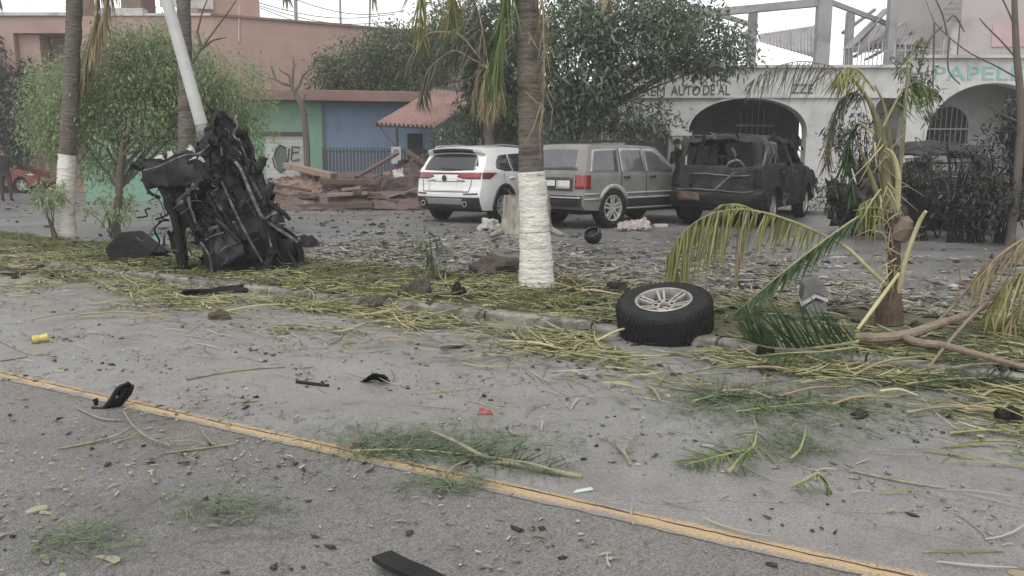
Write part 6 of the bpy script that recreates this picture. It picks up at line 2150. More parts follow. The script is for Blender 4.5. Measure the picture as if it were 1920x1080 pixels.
# street lamp head lying on the median
lh = thing('lamp_head', 'grey street lamp head lying in the litter beside the snapped young palm', 'lamp head', G(1530, 598, KERB))
YL = G(1530, 598, KERB).y
def box_pix(pts, depth, dy=0.0):
    mb = MB()
    q = [A(x, y, YL + dy) for x, y in pts]; n = len(q)
    mb.add([tuple(p) for p in q] + [tuple(p + Vector((.03, depth, .02))) for p in q], [tuple(range(n)), tuple(reversed(range(n, 2 * n)))] + [(i, i + n, (i + 1) % n + n, (i + 1) % n) for i in range(n)])
    return mb
box_pix([(1504, 566), (1508, 536), (1534, 527), (1546, 532), (1553, 552), (1552, 560), (1530, 550)], .18, -.02).build('hood', mat('weathered grey lamp casing', [(.13, .125, .12), (.22, .21, .2)], 6, rough=.6), lh, bevel=.012)
box_pix([(1502, 570), (1529, 553), (1553, 562), (1553, 567), (1530, 558), (1503, 575)], .19, -.05).build('rim', mat('pale lamp rim', [(.42, .42, .41), (.55, .55, .54)], 6, rough=.5), lh)
box_pix([(1508, 576), (1530, 562), (1551, 569), (1551, 596), (1536, 603), (1512, 600)], .16, 0).build('lamp_bowl', mat('dusty lamp bowl', [(.2, .2, .195), (.29, .285, .28)], 5, rough=.35), lh, bevel=.02)
mb = MB(); mb.tube(*splr([A(1512, 590, YL + .05), A(1494, 592, YL + .05), A(1480, 600, YL + .05)], [.03, .028, .028]), 10); mb.build('mounting_spigot', MATS['weathered grey lamp casing'], lh, smooth=True)

# ================================================================== FALLEN BRANCHES, STUMP, STONES
M_BRANCH = mat('peeled brown branch', [(.12, .09, .065), (.22, .17, .125), (.17, .13, .1)], 8, rough=.8, bump=.4, bscale=40)
br = thing('fallen_branch', 'thick forked brown branch lying across the median at the snapped young palm', 'branch', G(1690, 640, KERB))
YB = 5.7
def bg_(pts, r, name='limb', lift=.02):
    mb = MB(); mb.tube(*splr([G(x, y, KERB + lift + dz) for x, y, dz in pts], r), 9)
    return mb.build(name, M_BRANCH, br, smooth=True)
def bt_(pts, r, m=M_BRANCH, dy=0.0, name='limb', Y=None):
    mb = MB(); mb.tube(*splr([A(x, y, (Y or YB) + dy * i) for i, (x, y) in enumerate(pts)], r), 9)
    return mb.build(name, m, br, smooth=True)
bg_([(1604, 634, .0), (1650, 634, .01), (1700, 628, .02), (1752, 610, .06), (1800, 594, .1), (1860, 570, .14), (1930, 540, .2)], [.034, .036, .036, .03, .025, .018, .01], lift=.06)
bg_([(1690, 630, .01), (1720, 642, .02), (1770, 648, .03), (1830, 664, .03), (1890, 680, .03), (1940, 694, .03)], [.03, .028, .025, .02, .016, .013], lift=.06)
bt_([(1752, 610), (1790, 570), (1830, 520), (1850, 470)], [.014, .01, .008, .004], name='twig')
bg_([(1740, 690, 0), (1780, 640, .08), (1830, 585, .2), (1880, 545, .28), (1930, 520, .32)], [.008, .01, .01, .008, .004], name='twig')
for k, pts in enumerate(([(1800, 594), (1840, 560), (1880, 500), (1920, 470)], [(1830, 520), (1870, 490), (1915, 480)], [(1770, 612), (1850, 610), (1930, 590)], [(1860, 570), (1890, 520), (1900, 470)], [(1790, 570), (1800, 530), (1798, 500)])):
    bt_(pts, [.007, .005, .003, .003][:len(pts)], dy=-.02, name='twig')
dr = thing('dry_frond_clump', 'straw-coloured dry frond drooping over the fallen branch', 'palm frond', G(1880, 650, KERB))
YD = 5.6
for i, pts in enumerate(([(1990, 420), (1930, 440), (1870, 480), (1820, 540)], [(1990, 470), (1940, 490), (1890, 530), (1850, 590)], [(2000, 520), (1950, 545), (1900, 590), (1870, 640)])):
    frond(dr, [A(x, y, YD - .05 * i) for x, y in pts], m=M_FROND_D if i != 1 else M_FROND_Y, mr=M_RACH_D, n=44, L=.34, w=.016, hang=.6, fwd=.7, r0=.01, seed=430 + i, jit=.2)
mb = MB(); mb.tube(*splr([A(1990, 420, YD), A(2030, 480, YD), A(2060, 600, YD), G(2070, 690, KERB)], [.012, .014, .016, .02]), 7); mb.build('stalk', M_RACH_D, dr, smooth=True)

# stump beyond the median
sb_ = G(988, 439)
sw = 44 * sb_.y / F_PX
st = thing('tree_stump', 'broad sawn tree stump with grey weathered sides right behind the white-banded palm', 'stump', sb_)
hgt = A(988, 368, sb_.y).z
mb = MB()
def stumpf(u, v):
    an = 2 * math.pi * v
    ridge = 1 + .07 * math.cos(an * 7 + 1) + .04 * math.cos(an * 13)
    r_ = sw * (1.06 - .1 * u ** .5 + .12 * (1 - u) ** 6) * ridge
    p = Vector((math.cos(an) * r_, math.sin(an) * r_, u * hgt * (1 + .03 * math.sin(an * 2))))
    p += Vector((mnoise.noise(p * 6), mnoise.noise(p * 6 + Vector((3, 3, 3))), 0)) * .03
    return p + Vector((sb_.x, sb_.y + sw, 0))
mb.grid(stumpf, 16, 64)
mb.build('bark', mat('weathered stump wood', [(.11, .095, .08), (.24, .215, .185), (.33, .3, .26), (.17, .15, .13)], 4, rough=.85, bump=.9, bscale=16, stretch=(3, 3, .35), detail=9), st, smooth=True, angle=60)
mb = MB()
mb.grid(lambda u, v: Vector((sb_.x + math.cos(2 * math.pi * v) * sw * .95 * u, sb_.y + sw + math.sin(2 * math.pi * v) * sw * .95 * u, hgt * (1 + .03 * math.sin(4 * math.pi * v) * u) - .004)), 6, 48)
mb.build('sawn_top', mat('sawn stump top', [(.3, .26, .2), (.42, .37, .3)], 6, rough=.85, bump=.4), st, smooth=True)
for k, pts in enumerate(([(1000, 430), (1008, 415), (1018, 405)], [(940, 438), (930, 442), (920, 446)], [(1035, 436), (1048, 442), (1058, 444)])):
    mb = MB(); mb.tube(*splr([G(x, y if k else 441 - i, 0) + Vector((0, -.02, .04 + (.14 * i if k == 0 else 0))) for i, (x, y) in enumerate(pts)], [.07, .05, .02]), 8)
    mb.build('root', MATS['weathered stump wood'], st, smooth=True)
def stone(label, px, py, size, m, seed, z=0.0, name='stone', cat='stone', group=None, flat=.45):
    p = G(px, py, z)
    mb = MB()
    n = 14
    def f(u, v):
        th, ph = math.pi * u, 2 * math.pi * v
        q = Vector((math.sin(th) * math.cos(ph), math.sin(th) * math.sin(ph), math.cos(th)))
        k = 1 + .5 * mnoise.noise(q * 1.6 + Vector((seed, 0, 0))) + .15 * mnoise.noise(q * 5 + Vector((seed, 0, 0)))
        return p + Vector((q.x * size[0], q.y * size[1], q.z * size[2] + size[2] * .7)) * 1.0 if False else p + Vector((q.x * size[0] * k, q.y * size[1] * k, max(-.2, q.z * k) * size[2] + size[2] * .2))
    mb.grid(f, n, n + 6)
    return tag(mb.build(name, m, smooth=True, angle=30), label, cat, group)
M_STONE = mat('pale stone', [(.3, .29, .27), (.44, .43, .4)], 5, rough=.8, bump=.4)
stone('flat pale stone slab leaning at the tree stump', 918, 430, (.2, .16, .19), M_STONE, 2)
M_DIRTPAPER = mat('pinkish crumpled paper', [(.22, .19, .175), (.36, .32, .3), (.28, .25, .235)], 9, rough=.85)
for k, (x, y, w_) in enumerate(((1180, 432, .2), (1196, 428, .24), (1168, 434, .16), (1208, 433, .14))):
    c = G(x, y)
    mb = panel([c + Vector((-w_, -.1, .01)), c + Vector((w_, -.14, .03)), c + Vector((w_ * .8, .14, .16)), c + Vector((-w_ * .7, .1, .12))], 9, 8, amp=.07, freq=9, jag=.35, seed=80 + k)
    tag(mb.build('crumpled_paper', M_DIRTPAPER, solid=.004), 'pinkish crumpled paper heaped at the grey SUV rear wheel', 'paper', 'crumpled papers at the grey SUV wheel')
mb = MB(); c = G(1238, 427); mb.box(c + Vector((0, 0, .04)), (.28, .1, .07), Matrix.Rotation(.2, 3, 'Z'))
tag(mb.build('white_block', M_STONE, bevel=.01), 'small white block lying under the grey SUV door', 'block')
# round black charred object on the far road
hp = thing('charred_round_bowl', 'round black charred bowl with a pale dented rim on the far road', 'bowl', G(1113, 460))
c = G(1113, 458) + Vector((0, .12, .13))
mb = MB()
ax = Vector((-.35, -.45, .82))
mb.lathe([(.0, -.135), (.08, -.12), (.125, -.07), (.145, 0), (.14, .045), (.115, .085), (.105, .08), (.125, .03), (.0, -.06)], c, ax, 24)
mb.build('bowl', M_SOOTY, hp, smooth=True)
mb = MB(); mb.lathe([(.112, .08), (.122, .09), (.13, .075), (.12, .066)], c, ax, 24, close=True); mb.build('rim', M_SCUFF, hp, smooth=True)

# ------------------------------------------------------------------ right-hand bare tree and scorched shrub before the wreck
Yx = 12.5
rt = thing('scorched_tree', 'thin grey leafless tree with long bent limbs before the teal lettering', 'tree', (A(1905, 400, Yx).x, Yx, 0))
def rtube(pts, r, name='limb'):
    mb = MB(); mb.tube(*splr([A(x, y, Yx) for x, y in pts], r), 7); mb.build(name, M_BARK, rt, smooth=True)
gx = (A(1908, 300, Yx).x)
mb = MB(); mb.tube(*splr([Vector((gx, Yx, -.02)), A(1908, 330, Yx), A(1914, 200, Yx), A(1906, 100, Yx), A(1902, 0, Yx), A(1900, -120, Yx)], [.07, .06, .055, .05, .04, .03]), 9); mb.build('trunk', M_BARK, rt, smooth=True)
for pts in ([(1908, 112), (1880, 80), (1850, 50), (1836, 34)], [(1914, 150), (1870, 125), (1820, 100), (1780, 70), (1752, 40), (1736, 0)], [(1776, 66), (1768, 30), (1750, -10)], [(1780, 70), (1778, 130), (1800, 158)], [(1752, 42), (1750, 120), (1748, 200)], [(1766, 50), (1740, 80), (1722, 140)], [(1914, 230), (1880, 215), (1845, 195)], [(1906, 60), (1890, 20), (1870, -20)], [(1776, 40), (1790, 30), (1808, 60)]):
    rtube(pts, [.016, .012, .01, .008, .006, .004][:len(pts)])
foliage('withered_leaves', rt, leafmat('withered grey leaves', [(.07, .075, .06), (.12, .125, .1), (.17, .17, .14)], .3), [blob(1722, 140, Yx, 26, 40), blob(1700, 115, Yx, 26, 24), blob(1735, 190, Yx, 20, 30)], 500, .1, .35, .16, 51, shell=.2)
def shrub(label, px, py, Y, blobs_, m, n, L, seed, gz=0.0):
    p = A(px, py, Y)
    root = thing('scorched_shrub', label, 'shrub', (p.x, p.y, gz))
    _, cc = foliage('leaves', root, m, blobs_, n, L, .4, .16, seed, shell=.25)
    mb = MB(); r = random.Random(seed)
    for k in range(14):
        e = Vector(cc[r.randrange(len(cc))])
        mb.tube(*splr([Vector((p.x + r.uniform(-.2, .2), p.y, gz - .02)), Vector(((p.x + e.x) / 2, p.y, (gz + e.z) / 2 + .1)), e], [.02, .014, .005]), 5)
    mb.build('stems', M_CHAR, root, smooth=True)
    return root
M_LF_CHAR = leafmat('scorched dark leaves', [(.016, .0165, .0145), (.03, .031, .027), (.052, .053, .046), (.09, .088, .076)], .12)
shrub('dark scorched shrub growing between the crumpled wreck and the bare tree', 1890, 400, 12.9, [blob(1890, 290, 12.9, 60, 75), blob(1870, 370, 12.7, 70, 60), blob(1930, 230, 13, 50, 60)], M_LF_CHAR, 4200, .085, 61)
shrub('dark wilted shrub standing between the burnt SUV and the crumpled wreck', 1620, 420, 14.2, [blob(1596, 250, 14.4, 46, 62), blob(1640, 330, 14.2, 46, 66), blob(1570, 360, 14.4, 36, 50)], M_LF_CHAR, 2400, .09, 62)
# twisted sheets between the burnt vehicles
for k, (pts, m) in enumerate(((((1548, 330, .3), (1620, 345, .2), (1640, 420, -.2), (1560, 425, -.2)), M_CHAR), (((1600, 300, .6), (1690, 310, .5), (1690, 400, .2), (1610, 395, .2)), M_BURNT), (((1690, 300, -.6), (1745, 290, -.6), (1760, 350, -.8), (1700, 360, -.8)), M_BURNT), (((1556, 385, -.4), (1640, 375, -.3), (1650, 392, -.6), (1560, 400, -.7)), M_ASH))):
    o = sheet('twisted_panel', [A(x, y, 15.2 + d) for x, y, d in pts], m, None, amp=.14, seed=90 + k, jag=.3, freq=2.2, nu=16, nv=14, thick=.02)
    tag(o, ('black twisted body panel beside the burnt SUV flank', 'burnt twisted panel standing between the two burnt vehicles', 'burnt torn panel folded against the crumpled wreck', 'ash grey torn strip lying low between the burnt vehicles')[k], 'metal panel', 'twisted panels between the burnt vehicles')

# tangle of scorched twigs and torn metal round the crumpled wreck
rk = random.Random(23)
GT = 'scorched debris round the crumpled wreck'
for k in range(26):
    px, py = rk.uniform(1560, 1930), rk.uniform(255, 400) if k % 2 else rk.uniform(350, 405)
    Y0 = rk.uniform(13.2, 14.6)
    w_, h_ = rk.uniform(14, 46), rk.uniform(20, 70)
    if k % 2:
        top = A(px, py, Y0); foot = Vector((A(px + rk.uniform(-60, 60), py, Y0).x, Y0 + rk.uniform(-.5, .5), 0))
        mid = top.lerp(foot, .5) + Vector((rk.uniform(-.3, .3), rk.uniform(-.2, .2), rk.uniform(-.1, .2)))
        mb = MB(); mb.tube(*splr([foot, mid, top, top + Vector((rk.uniform(-.4, .4), 0, rk.uniform(-.3, .1)))], [.02, .018, .012, .006]), 6)
        tag(mb.build('bent_rod', rk.choice([M_CHAR, M_ASH, M_CHAR]), smooth=True), 'bent scorched rod sticking up out of the debris round the crumpled wreck', 'rod', GT)
    else:
        q = [A(px - w_, py - h_, Y0), A(px + w_, py - h_ * rk.uniform(.4, 1), Y0), A(px + w_ * rk.uniform(.2, 1.4), rk.uniform(405, 428), Y0 - rk.uniform(0, .5)), A(px - w_ * rk.uniform(.2, 1.4), rk.uniform(405, 430), Y0 - rk.uniform(0, .5))]
        o = sheet('torn_body_sheet', q, rk.choice([M_CHAR, M_BURNT, M_CHAR]), None, amp=.16, seed=120 + k, jag=.45, freq=2.4, nu=12, nv=14, thick=.015)
        tag(o, 'torn charred body sheet standing in the debris round the crumpled wreck', 'metal sheet', GT)
for k, (px, py, rx, rz) in enumerate(((1720, 330, 40, 55), (1790, 300, 50, 50), (1830, 390, 60, 40))):
    shrub(('small scorched bush poking through the crumpled wreck roof edge', 'withered black bush leaning over the crumpled wreck', 'low burnt bush on the ground before the crumpled wreck')[k], px, 420, 13.0 + .3 * (k == 0), [blob(px, py, 13.0 + .3 * (k == 0), rx, rz)], M_LF_CHAR, 420, .08, 70 + k)
# ================================================================== LITTER
def gz(s, t):
    if t < T_KERB or t > T_KERB2:
        return .005
    if t < T_KERB + .15 or t > T_KERB2 - .15:
        return KERB
    return median_z(s, t)
TYRE_C = Vector((G(1251, 640, 0.0).x, G(1251, 648, 0.0).y + .27, 0))
def clear_tyre(S, T):
    s0, t0 = TYRE_C.dot(SD), TYRE_C.dot(SN)
    k = ((S - s0) / .5) ** 2 + ((T - t0 + .12) / .46) ** 2 > 1
    return S[k], T[k], k
def scatter(name, m, S, T, Lr, Wr, lift, seed, ang=None, tilt=.12, bend=.3, nseg=4, gzf=gz, taper=True):
    """flat strips lying on the ground at street coordinates S, T (arrays)"""
    r = np.random.default_rng(seed)
    S, T, kp = clear_tyre(S, T)
    if ang is not None:
        ang = ang[kp]
    n = len(S)
    z = np.array([gzf(a, b) for a, b in zip(S, T)])
    base = np.outer(S, np.array(SD)) + np.outer(T, np.array(SN))
    base[:, 2] = z + .004 + lift * r.random(n) ** 1.5
    th = r.uniform(0, 2 * np.pi, n) if ang is None else ang + math.atan2(SD.y, SD.x)
    el = r.normal(size=n) * tilt
    d = np.stack([np.cos(th) * np.cos(el), np.sin(th) * np.cos(el), np.abs(np.sin(el)) * .7], 1)
    side = np.stack([-np.sin(th), np.cos(th), np.zeros(n)], 1)
    side = side + np.array([0, 0, 1.0]) * (r.normal(size=n) * .35)[:, None]
    side /= np.linalg.norm(side, axis=1, keepdims=True)
    L = Lr[0] + (Lr[1] - Lr[0]) * r.random(n) ** 2.2
    W_ = r.uniform(*Wr, n)
    bd = r.normal(size=n) * bend * L
    V = np.zeros((n, nseg + 1, 2, 3))
    for i in range(nseg + 1):
        f = i / nseg
        p = base + d * (L * f)[:, None] + side * (bd * f * f)[:, None]
        p[:, 2] -= np.abs(np.sin(el)) * .7 * L * f * f * .9
        p[:, 2] = np.maximum(p[:, 2], .006)
        w = W_ * .5 * ((.35 + .65 * math.sin(math.pi * (.15 + .8 * f))) if taper else 1)
        V[:, i, 0] = p + side * w[:, None]
        V[:, i, 1] = p - side * w[:, None]
    V[..., 2] = np.maximum(V[..., 2], .006)
    idx = np.arange(n * (nseg + 1) * 2).reshape(n, nseg + 1, 2)
    q = np.stack([idx[:, :-1, 0], idx[:, :-1, 1], idx[:, 1:, 1], idx[:, 1:, 0]], axis=-1).reshape(-1, 4)
    return stuff(fast_mesh(name, V.reshape(-1, 3), q, m, origin=(0, 0, 0)))
def chips(name, m, S, T, size, seed, gzf=gz, flat=.4):
    """small irregular fragments (squashed tetra/octahedra)"""
    r = np.random.default_rng(seed)
    n = len(S)
    z = np.array([gzf(a, b) for a, b in zip(S, T)])
    c = np.outer(S, np.array(SD)) + np.outer(T, np.array(SN))
    sc = size[0] + (size[1] - size[0]) * r.random(n) ** 3
    o = np.array([[1, 0, 0], [0, 1, 0], [-1, 0, 0], [0, -1, 0], [0, 0, 1], [0, 0, -1]], float)
    V = o[None] + r.normal(size=(n, 6, 3)) * .35
    V[:, :, 2] *= flat * r.uniform(.5, 1.3, n)[:, None]
    st_ = r.uniform(.6, 2.2, n)
    V[:, :, 0] *= st_[:, None]
    a = r.uniform(0, 2 * np.pi, n)
    X = V[:, :, 0] * np.cos(a)[:, None] - V[:, :, 1] * np.sin(a)[:, None]
    Y = V[:, :, 0] * np.sin(a)[:, None] + V[:, :, 1] * np.cos(a)[:, None]
    V[:, :, 0], V[:, :, 1] = X, Y
    V *= sc[:, None, None]
    V += c[:, None, :]
    V[:, :, 2] += z[:, None] + (sc * flat * .5)[:, None]
    f = np.array([[0, 1, 4], [1, 2, 4], [2, 3, 4], [3, 0, 4], [1, 0, 5], [2, 1, 5], [3, 2, 5], [0, 3, 5]])
    q = (np.arange(n)[:, None, None] * 6 + f[None]).reshape(-1, 3)
    return stuff(fast_mesh(name, V.reshape(-1, 3), q, m, origin=(0, 0, 0)))
def off_kerb(S, T):
    r = np.random.default_rng(5)
    k = ~((T > T_KERB - .05) & (T < T_KERB + .14) & (S > -5.0) & (r.random(len(S)) < .75))
    return S[k], T[k]
def patchy(S, T, seed, freq=.8, thr=-.05, soft=.35):
    """keep points where slow noise is high, for clumps and bare gaps"""
    r = np.random.default_rng(seed)
    k = np.array([mnoise.noise((a * freq, b * freq * 1.6, seed * 1.0)) for a, b in zip(S, T)])
    keep = r.random(len(S)) < np.clip((k - thr) / soft, 0, 1)
    return S[keep], T[keep]
M_STRAW = mat('straw litter', [(.13, .135, .06), (.24, .235, .11), (.38, .34, .165), (.19, .2, .08), (.29, .29, .13), (.16, .14, .09), (.42, .385, .25), (.11, .12, .055)], island=True, rough=.75, translucent=.15)
M_STRAWG = mat('green shredded litter', [(.06, .085, .03), (.11, .14, .045), (.17, .2, .07), (.21, .21, .09), (.09, .1, .045)], island=True, rough=.7, translucent=.2)
M_STRAWD = mat('dull grey twigs', [(.08, .07, .058), (.16, .145, .12), (.25, .23, .19), (.36, .33, .27), (.11, .1, .085), (.2, .2, .12)], island=True, rough=.85)
M_DARKBITS = mat('charred fragments', [(.008, .008, .008), (.02, .019, .018), (.045, .042, .038), (.015, .014, .013)], island=True, rough=.7)
M_GREYBITS = mat('grey rubble fragments', [(.07, .066, .06), (.15, .14, .125), (.27, .26, .235), (.2, .185, .16), (.38, .36, .33)], island=True, rough=.85)
M_LEAFP = mat('pale fallen leaves', [(.2, .2, .12), (.32, .32, .21), (.12, .115, .08), (.28, .25, .16), (.17, .18, .09), (.42, .41, .33), (.09, .08, .06)], island=True, rough=.6, translucent=.15)
ra = np.random.default_rng(101)
def N(n, s0, s1, tm, ts):
    return ra.uniform(s0, s1, n), ra.normal(tm, ts, n)
flatish = lambda n, sp=.55: ra.normal(0, sp, n) + np.where(ra.random(n) < .5, 0, np.pi)
# straw along the near kerb and gutter
S, T = N(46000, -12, 1.3, 5.42, .5); S, T = patchy(S, T, 3, 1.0, -.06, .36); S, T = off_kerb(S, T)
scatter('straw_litter', M_STRAW, S, T, (.03, .36), (.004, .02), .03, 1, ang=flatish(len(S), .5), tilt=.1)
S, T = N(9000, -11, 1.0, 5.2, .26); S, T = patchy(S, T, 13, 1.1, -.02, .3)
S, T = off_kerb(S, T)
scatter('straw_litter', M_STRAW, S, T, (.03, .34), (.004, .018), .03, 21, ang=flatish(len(S), .45), tilt=.08)
S, T = N(11000, -9, 2.2, 6.5, .65); S, T = patchy(S, T, 4, 1.1, -.05, .35)
scatter('straw_litter', M_STRAW, S, T, (.05, .32), (.006, .016), .06, 2, ang=flatish(len(S), .8), tilt=.15)
S, T = N(12000, -14, 5, 6.2, .9); S, T = patchy(S, T, 5, .8, -.1, .4)
scatter('green_litter', M_STRAWG, S, T, (.04, .28), (.008, .02), .06, 3, ang=flatish(len(S), .7), tilt=.2)
S = ra.uniform(1.0, 6.5, 9000); T = ra.normal(5.25, .6, 9000); S, T = patchy(S, T, 6, 1.1, -.08, .35)
scatter('green_litter', M_STRAWG, S, T, (.03, .32), (.005, .03), .04, 4, ang=flatish(len(S), .7), tilt=.2)
S = ra.uniform(.6, 6.0, 2200); T = ra.normal(5.2, .8, 2200)
scatter('green_litter', M_STRAWG, S, T, (.04, .4), (.006, .03), .04, 5, ang=flatish(len(S), .7), tilt=.15)
# grass tufts on the left of the median: upright blades
n = 46000
S, T = ra.uniform(-24, -2.5, n), ra.uniform(T_KERB + .15, T_KERB2 - .12, n)
S, T = patchy(S, T, 7, 1.1, -.2, .4)
n = len(S)
base = np.outer(S, np.array(SD)) + np.outer(T, np.array(SN)); base[:, 2] = [gz(a, b) for a, b in zip(S, T)]
d = ra.normal(size=(n, 3)) * .45; d[:, 2] = 1; d /= np.linalg.norm(d, axis=1, keepdims=True)
ll = ra.uniform(.04, .12, n)
v, q = ribbons(base, d, ra.normal(size=(n, 3)), ll, np.full(n, .012), ll * .4, nseg=2)
stuff(fast_mesh('grass', v, q, leafmat('short grass blades', [(.06, .085, .022), (.11, .14, .04), (.16, .18, .06), (.2, .19, .08)], .3), origin=(0, 0, 0)))
# dull twigs, shredded wood and rubble over the far road
S, T = ra.uniform(-9, 12, 30000), T_KERB2 - .3 + np.abs(ra.normal(0, 1.9, 30000)); S, T = patchy(S, T, 8, .6, -.35, .5)
scatter('shredded_wood', M_STRAWD, S, T, (.04, .28), (.008, .03), .05, 6, ang=flatish(len(S), .9), tilt=.15)
S, T = ra.uniform(-10, 12, 10000), T_KERB2 - .2 + np.abs(ra.normal(0, 2.6, 10000)); S, T = patchy(S, T, 9, .6, -.35, .5)
chips('grey_rubble', M_GREYBITS, S, T, (.01, .055), 7)
S, T = ra.uniform(-13, 12, 9000), T_KERB2 - .4 + np.abs(ra.normal(0, 3.2, 9000)); S, T = patchy(S, T, 10, .5, -.35, .5)
S, T = S[::2], T[::2]
chips('charred_fragments', M_DARKBITS, S, T, (.008, .06), 8, flat=.45)
S, T = ra.uniform(-30, -6, 700), ra.uniform(T_KERB2, 17, 700)
chips('charred_fragments', M_DARKBITS, S, T, (.01, .07), 9, flat=.5)
# charred and green fragments on the median
S, T = ra.uniform(-12, 6, 3000), ra.normal(6.6, .8, 3000)
chips('charred_fragments', M_DARKBITS, S, T, (.008, .06), 10)
# near road: specks, grit, fallen leaves, twigs
def near_keep(S, T):
    return S, T
S, T = ra.uniform(-9, 6, 11000), ra.uniform(-.6, 5.3, 11000); S, T = patchy(S, T, 21, 1.3, 0, .4)
chips('charred_fragments', M_DARKBITS, S, T, (.002, .019), 11, flat=.4)
S, T = ra.uniform(-6, 5, 22000), ra.uniform(.2, 4.6, 22000); S, T = patchy(S, T, 22, 1.2, 0, .4)
chips('road_grit', M_GREYBITS, S, T, (.002, .011), 12, flat=.5)
S, T = ra.uniform(-7, 5, 8000), ra.normal(1.7, 1.1, 8000); S, T = patchy(S, T, 12, .8, -.3, .5)
scatter('fallen_leaves', M_LEAFP, S, T, (.012, .05), (.005, .017), .006, 13, tilt=.25, bend=.3)
S, T = ra.uniform(-9, 6, 1500), ra.uniform(.4, 5.2, 1500); S, T = patchy(S, T, 23, 1.1, 0, .4)
scatter('fallen_leaves', M_LEAFP, S, T, (.04, .1), (.012, .034), .012, 14, tilt=.3, bend=.35)
S, T = ra.uniform(-9, 6, 1600), 5.4 - np.abs(ra.normal(0, 1.3, 1600))
scatter('twig_litter', M_STRAWD, S, T, (.06, .4), (.004, .01), .012, 15, ang=flatish(len(S), .7), tilt=.06)
S, T = ra.uniform(-9, 6, 500), 5.4 - np.abs(ra.normal(0, .9, 500))
scatter('straw_litter', M_STRAW, S, T, (.1, .5), (.005, .012), .012, 16, ang=flatish(len(S), .7), tilt=.06)
# fine green needles swept together on the road
S, T = [], []
for (px, py, lx, ly, n) in ((740, 835, 170, 34, 900), (900, 850, 200, 44, 800), (430, 955, 130, 26, 260), (150, 1020, 110, 40, 260), (1360, 755, 150, 50, 1000), (1560, 770, 220, 60, 1300), (1720, 700, 200, 45, 1500), (1480, 840, 120, 30, 500), (840, 915, 90, 18, 250)):
    for _ in range(n):
        p = G(px + ra.normal() * lx * .5, py + ra.normal() * ly * .5, 0)
        S.append(p.dot(SD)); T.append(p.dot(SN))
S, T = np.array(S), np.array(T)
M_NEEDLE = mat('fine green shreds', [(.07, .10, .055), (.12, .16, .085), (.17, .21, .12), (.1, .135, .075)], island=True, rough=.7, translucent=.2)
scatter('green_shreds', M_NEEDLE, S, T, (.03, .15), (.002, .006), .03, 17, tilt=.25)

# ------------------------------------------------------------------ pieces one can pick out
M_TWIG = mat('greyish twig bark', [(.1, .09, .07), (.2, .18, .14), (.27, .25, .19)], 12, rough=.8)
M_TWIGG = mat('greenish twig bark', [(.12, .12, .075), (.2, .195, .125), (.27, .265, .19)], 12, rough=.7)
def gp(px, py, z=.0):
    return G(px, py, z)
def stick(name, label, cat, paths, m, z=.008, group=None, part='twig'):
    """paths: list of (pixel points with optional lift, radius list)"""
    if len(paths) == 1:
        pts, rr = paths[0]
        mb = MB(); mb.tube(*splr([gp(p[0], p[1], z + (p[2] if len(p) > 2 else 0)) for p in pts], rr), 7)
        return tag(mb.build(name, m, smooth=True), label, cat, group)
    c = paths[0][0][0]
    root = thing(name, label, cat, gp(c[0], c[1], 0), 0, group)
    for pts, rr in paths:
        mb = MB(); mb.tube(*splr([gp(p[0], p[1], z + (p[2] if len(p) > 2 else 0)) for p in pts], rr), 7)
        mb.build(part, m, root, smooth=True)
    return root
stick('forked_twig', 'forked greenish twig lying beside the yellow line under the torn black plastic', 'twig',
      [([(232, 772, .01), (252, 800, .03), (282, 822, .03), (320, 835, .01)], [.004, .006, .007, .006]), ([(250, 800, .03), (215, 818, .01), (160, 832), (110, 841)], [.005, .006, .006, .004]),
       ([(262, 808, .03), (240, 822), (210, 830)], [.004, .004, .003]), ([(310, 849), (370, 842), (440, 832)], [.004, .005, .004]), ([(372, 795, .05), (384, 815, .03), (398, 832)], [.003, .004, .004]),
       ([(320, 828, .02), (360, 826, .02), (392, 836)], [.004, .004, .003])], M_TWIGG)
stick('curved_twig', 'thin curved twig next to the torn black plastic on the road', 'twig', [([(142, 762), (165, 775), (195, 786), (232, 788)], [.004, .006, .006, .004])], M_TWIG)
stick('dead_branch', 'short grey dead branch lying across the lane by the yellow can', 'twig', [([(-10, 634), (28, 652), (60, 664), (90, 664)], [.006, .01, .013, .01]), ([(0, 676), (30, 672), (52, 668)], [.006, .006, .004])], M_TWIG)
stick('dry_twig', 'long straight dry stem lying on the lane', 'stem', [([(350, 712), (420, 698), (490, 690), (535, 688)], [.006, .008, .007, .004])], M_TWIGG)
stick('dry_twig', 'pale stem lying over the crack of the yellow line', 'stem', [([(832, 900, .01), (850, 876, .03), (875, 864, .01)], [.006, .007, .004])], M_TWIGG)
stick('y_twig', 'Y-shaped pale twig lying on the lane before the loose wheel', 'twig', [([(1182, 872), (1168, 846, .02), (1136, 820, .01)], [.007, .007, .003]), ([(1168, 846, .02), (1184, 826, .03), (1194, 808, .02)], [.006, .006, .003]), ([(1168, 846, .02), (1190, 846)], [.004, .003])], M_TWIGG)
stick('dark_plank_sliver', 'thin dark splinter of wood lying on the lane', 'splinter', [([(556, 716), (586, 720), (616, 723)], [.011, .012, .01])], M_CHAR)
stick('long_stick', 'long thin dry stick lying on the lane beside the bent green frond', 'stick', [([(1594, 882), (1640, 892), (1700, 904), (1776, 916)], [.006, .007, .006, .003])], M_TWIG)
stick('mossy_branch', 'leafless branch lying over the swept green shreds', 'branch', [([(808, 808, .02), (850, 826, .06), (900, 852, .05), (930, 862)], [.006, .008, .009, .007]), ([(924, 866), (980, 872, .02), (1040, 884, .01), (1092, 894)], [.008, .01, .012, .013]), ([(1062, 876, .03), (1064, 866, .06), (1058, 852, .08)], [.005, .005, .003]), ([(930, 862), (990, 868, .04), (1050, 886, .02)], [.005, .006, .006])], M_TWIGG)
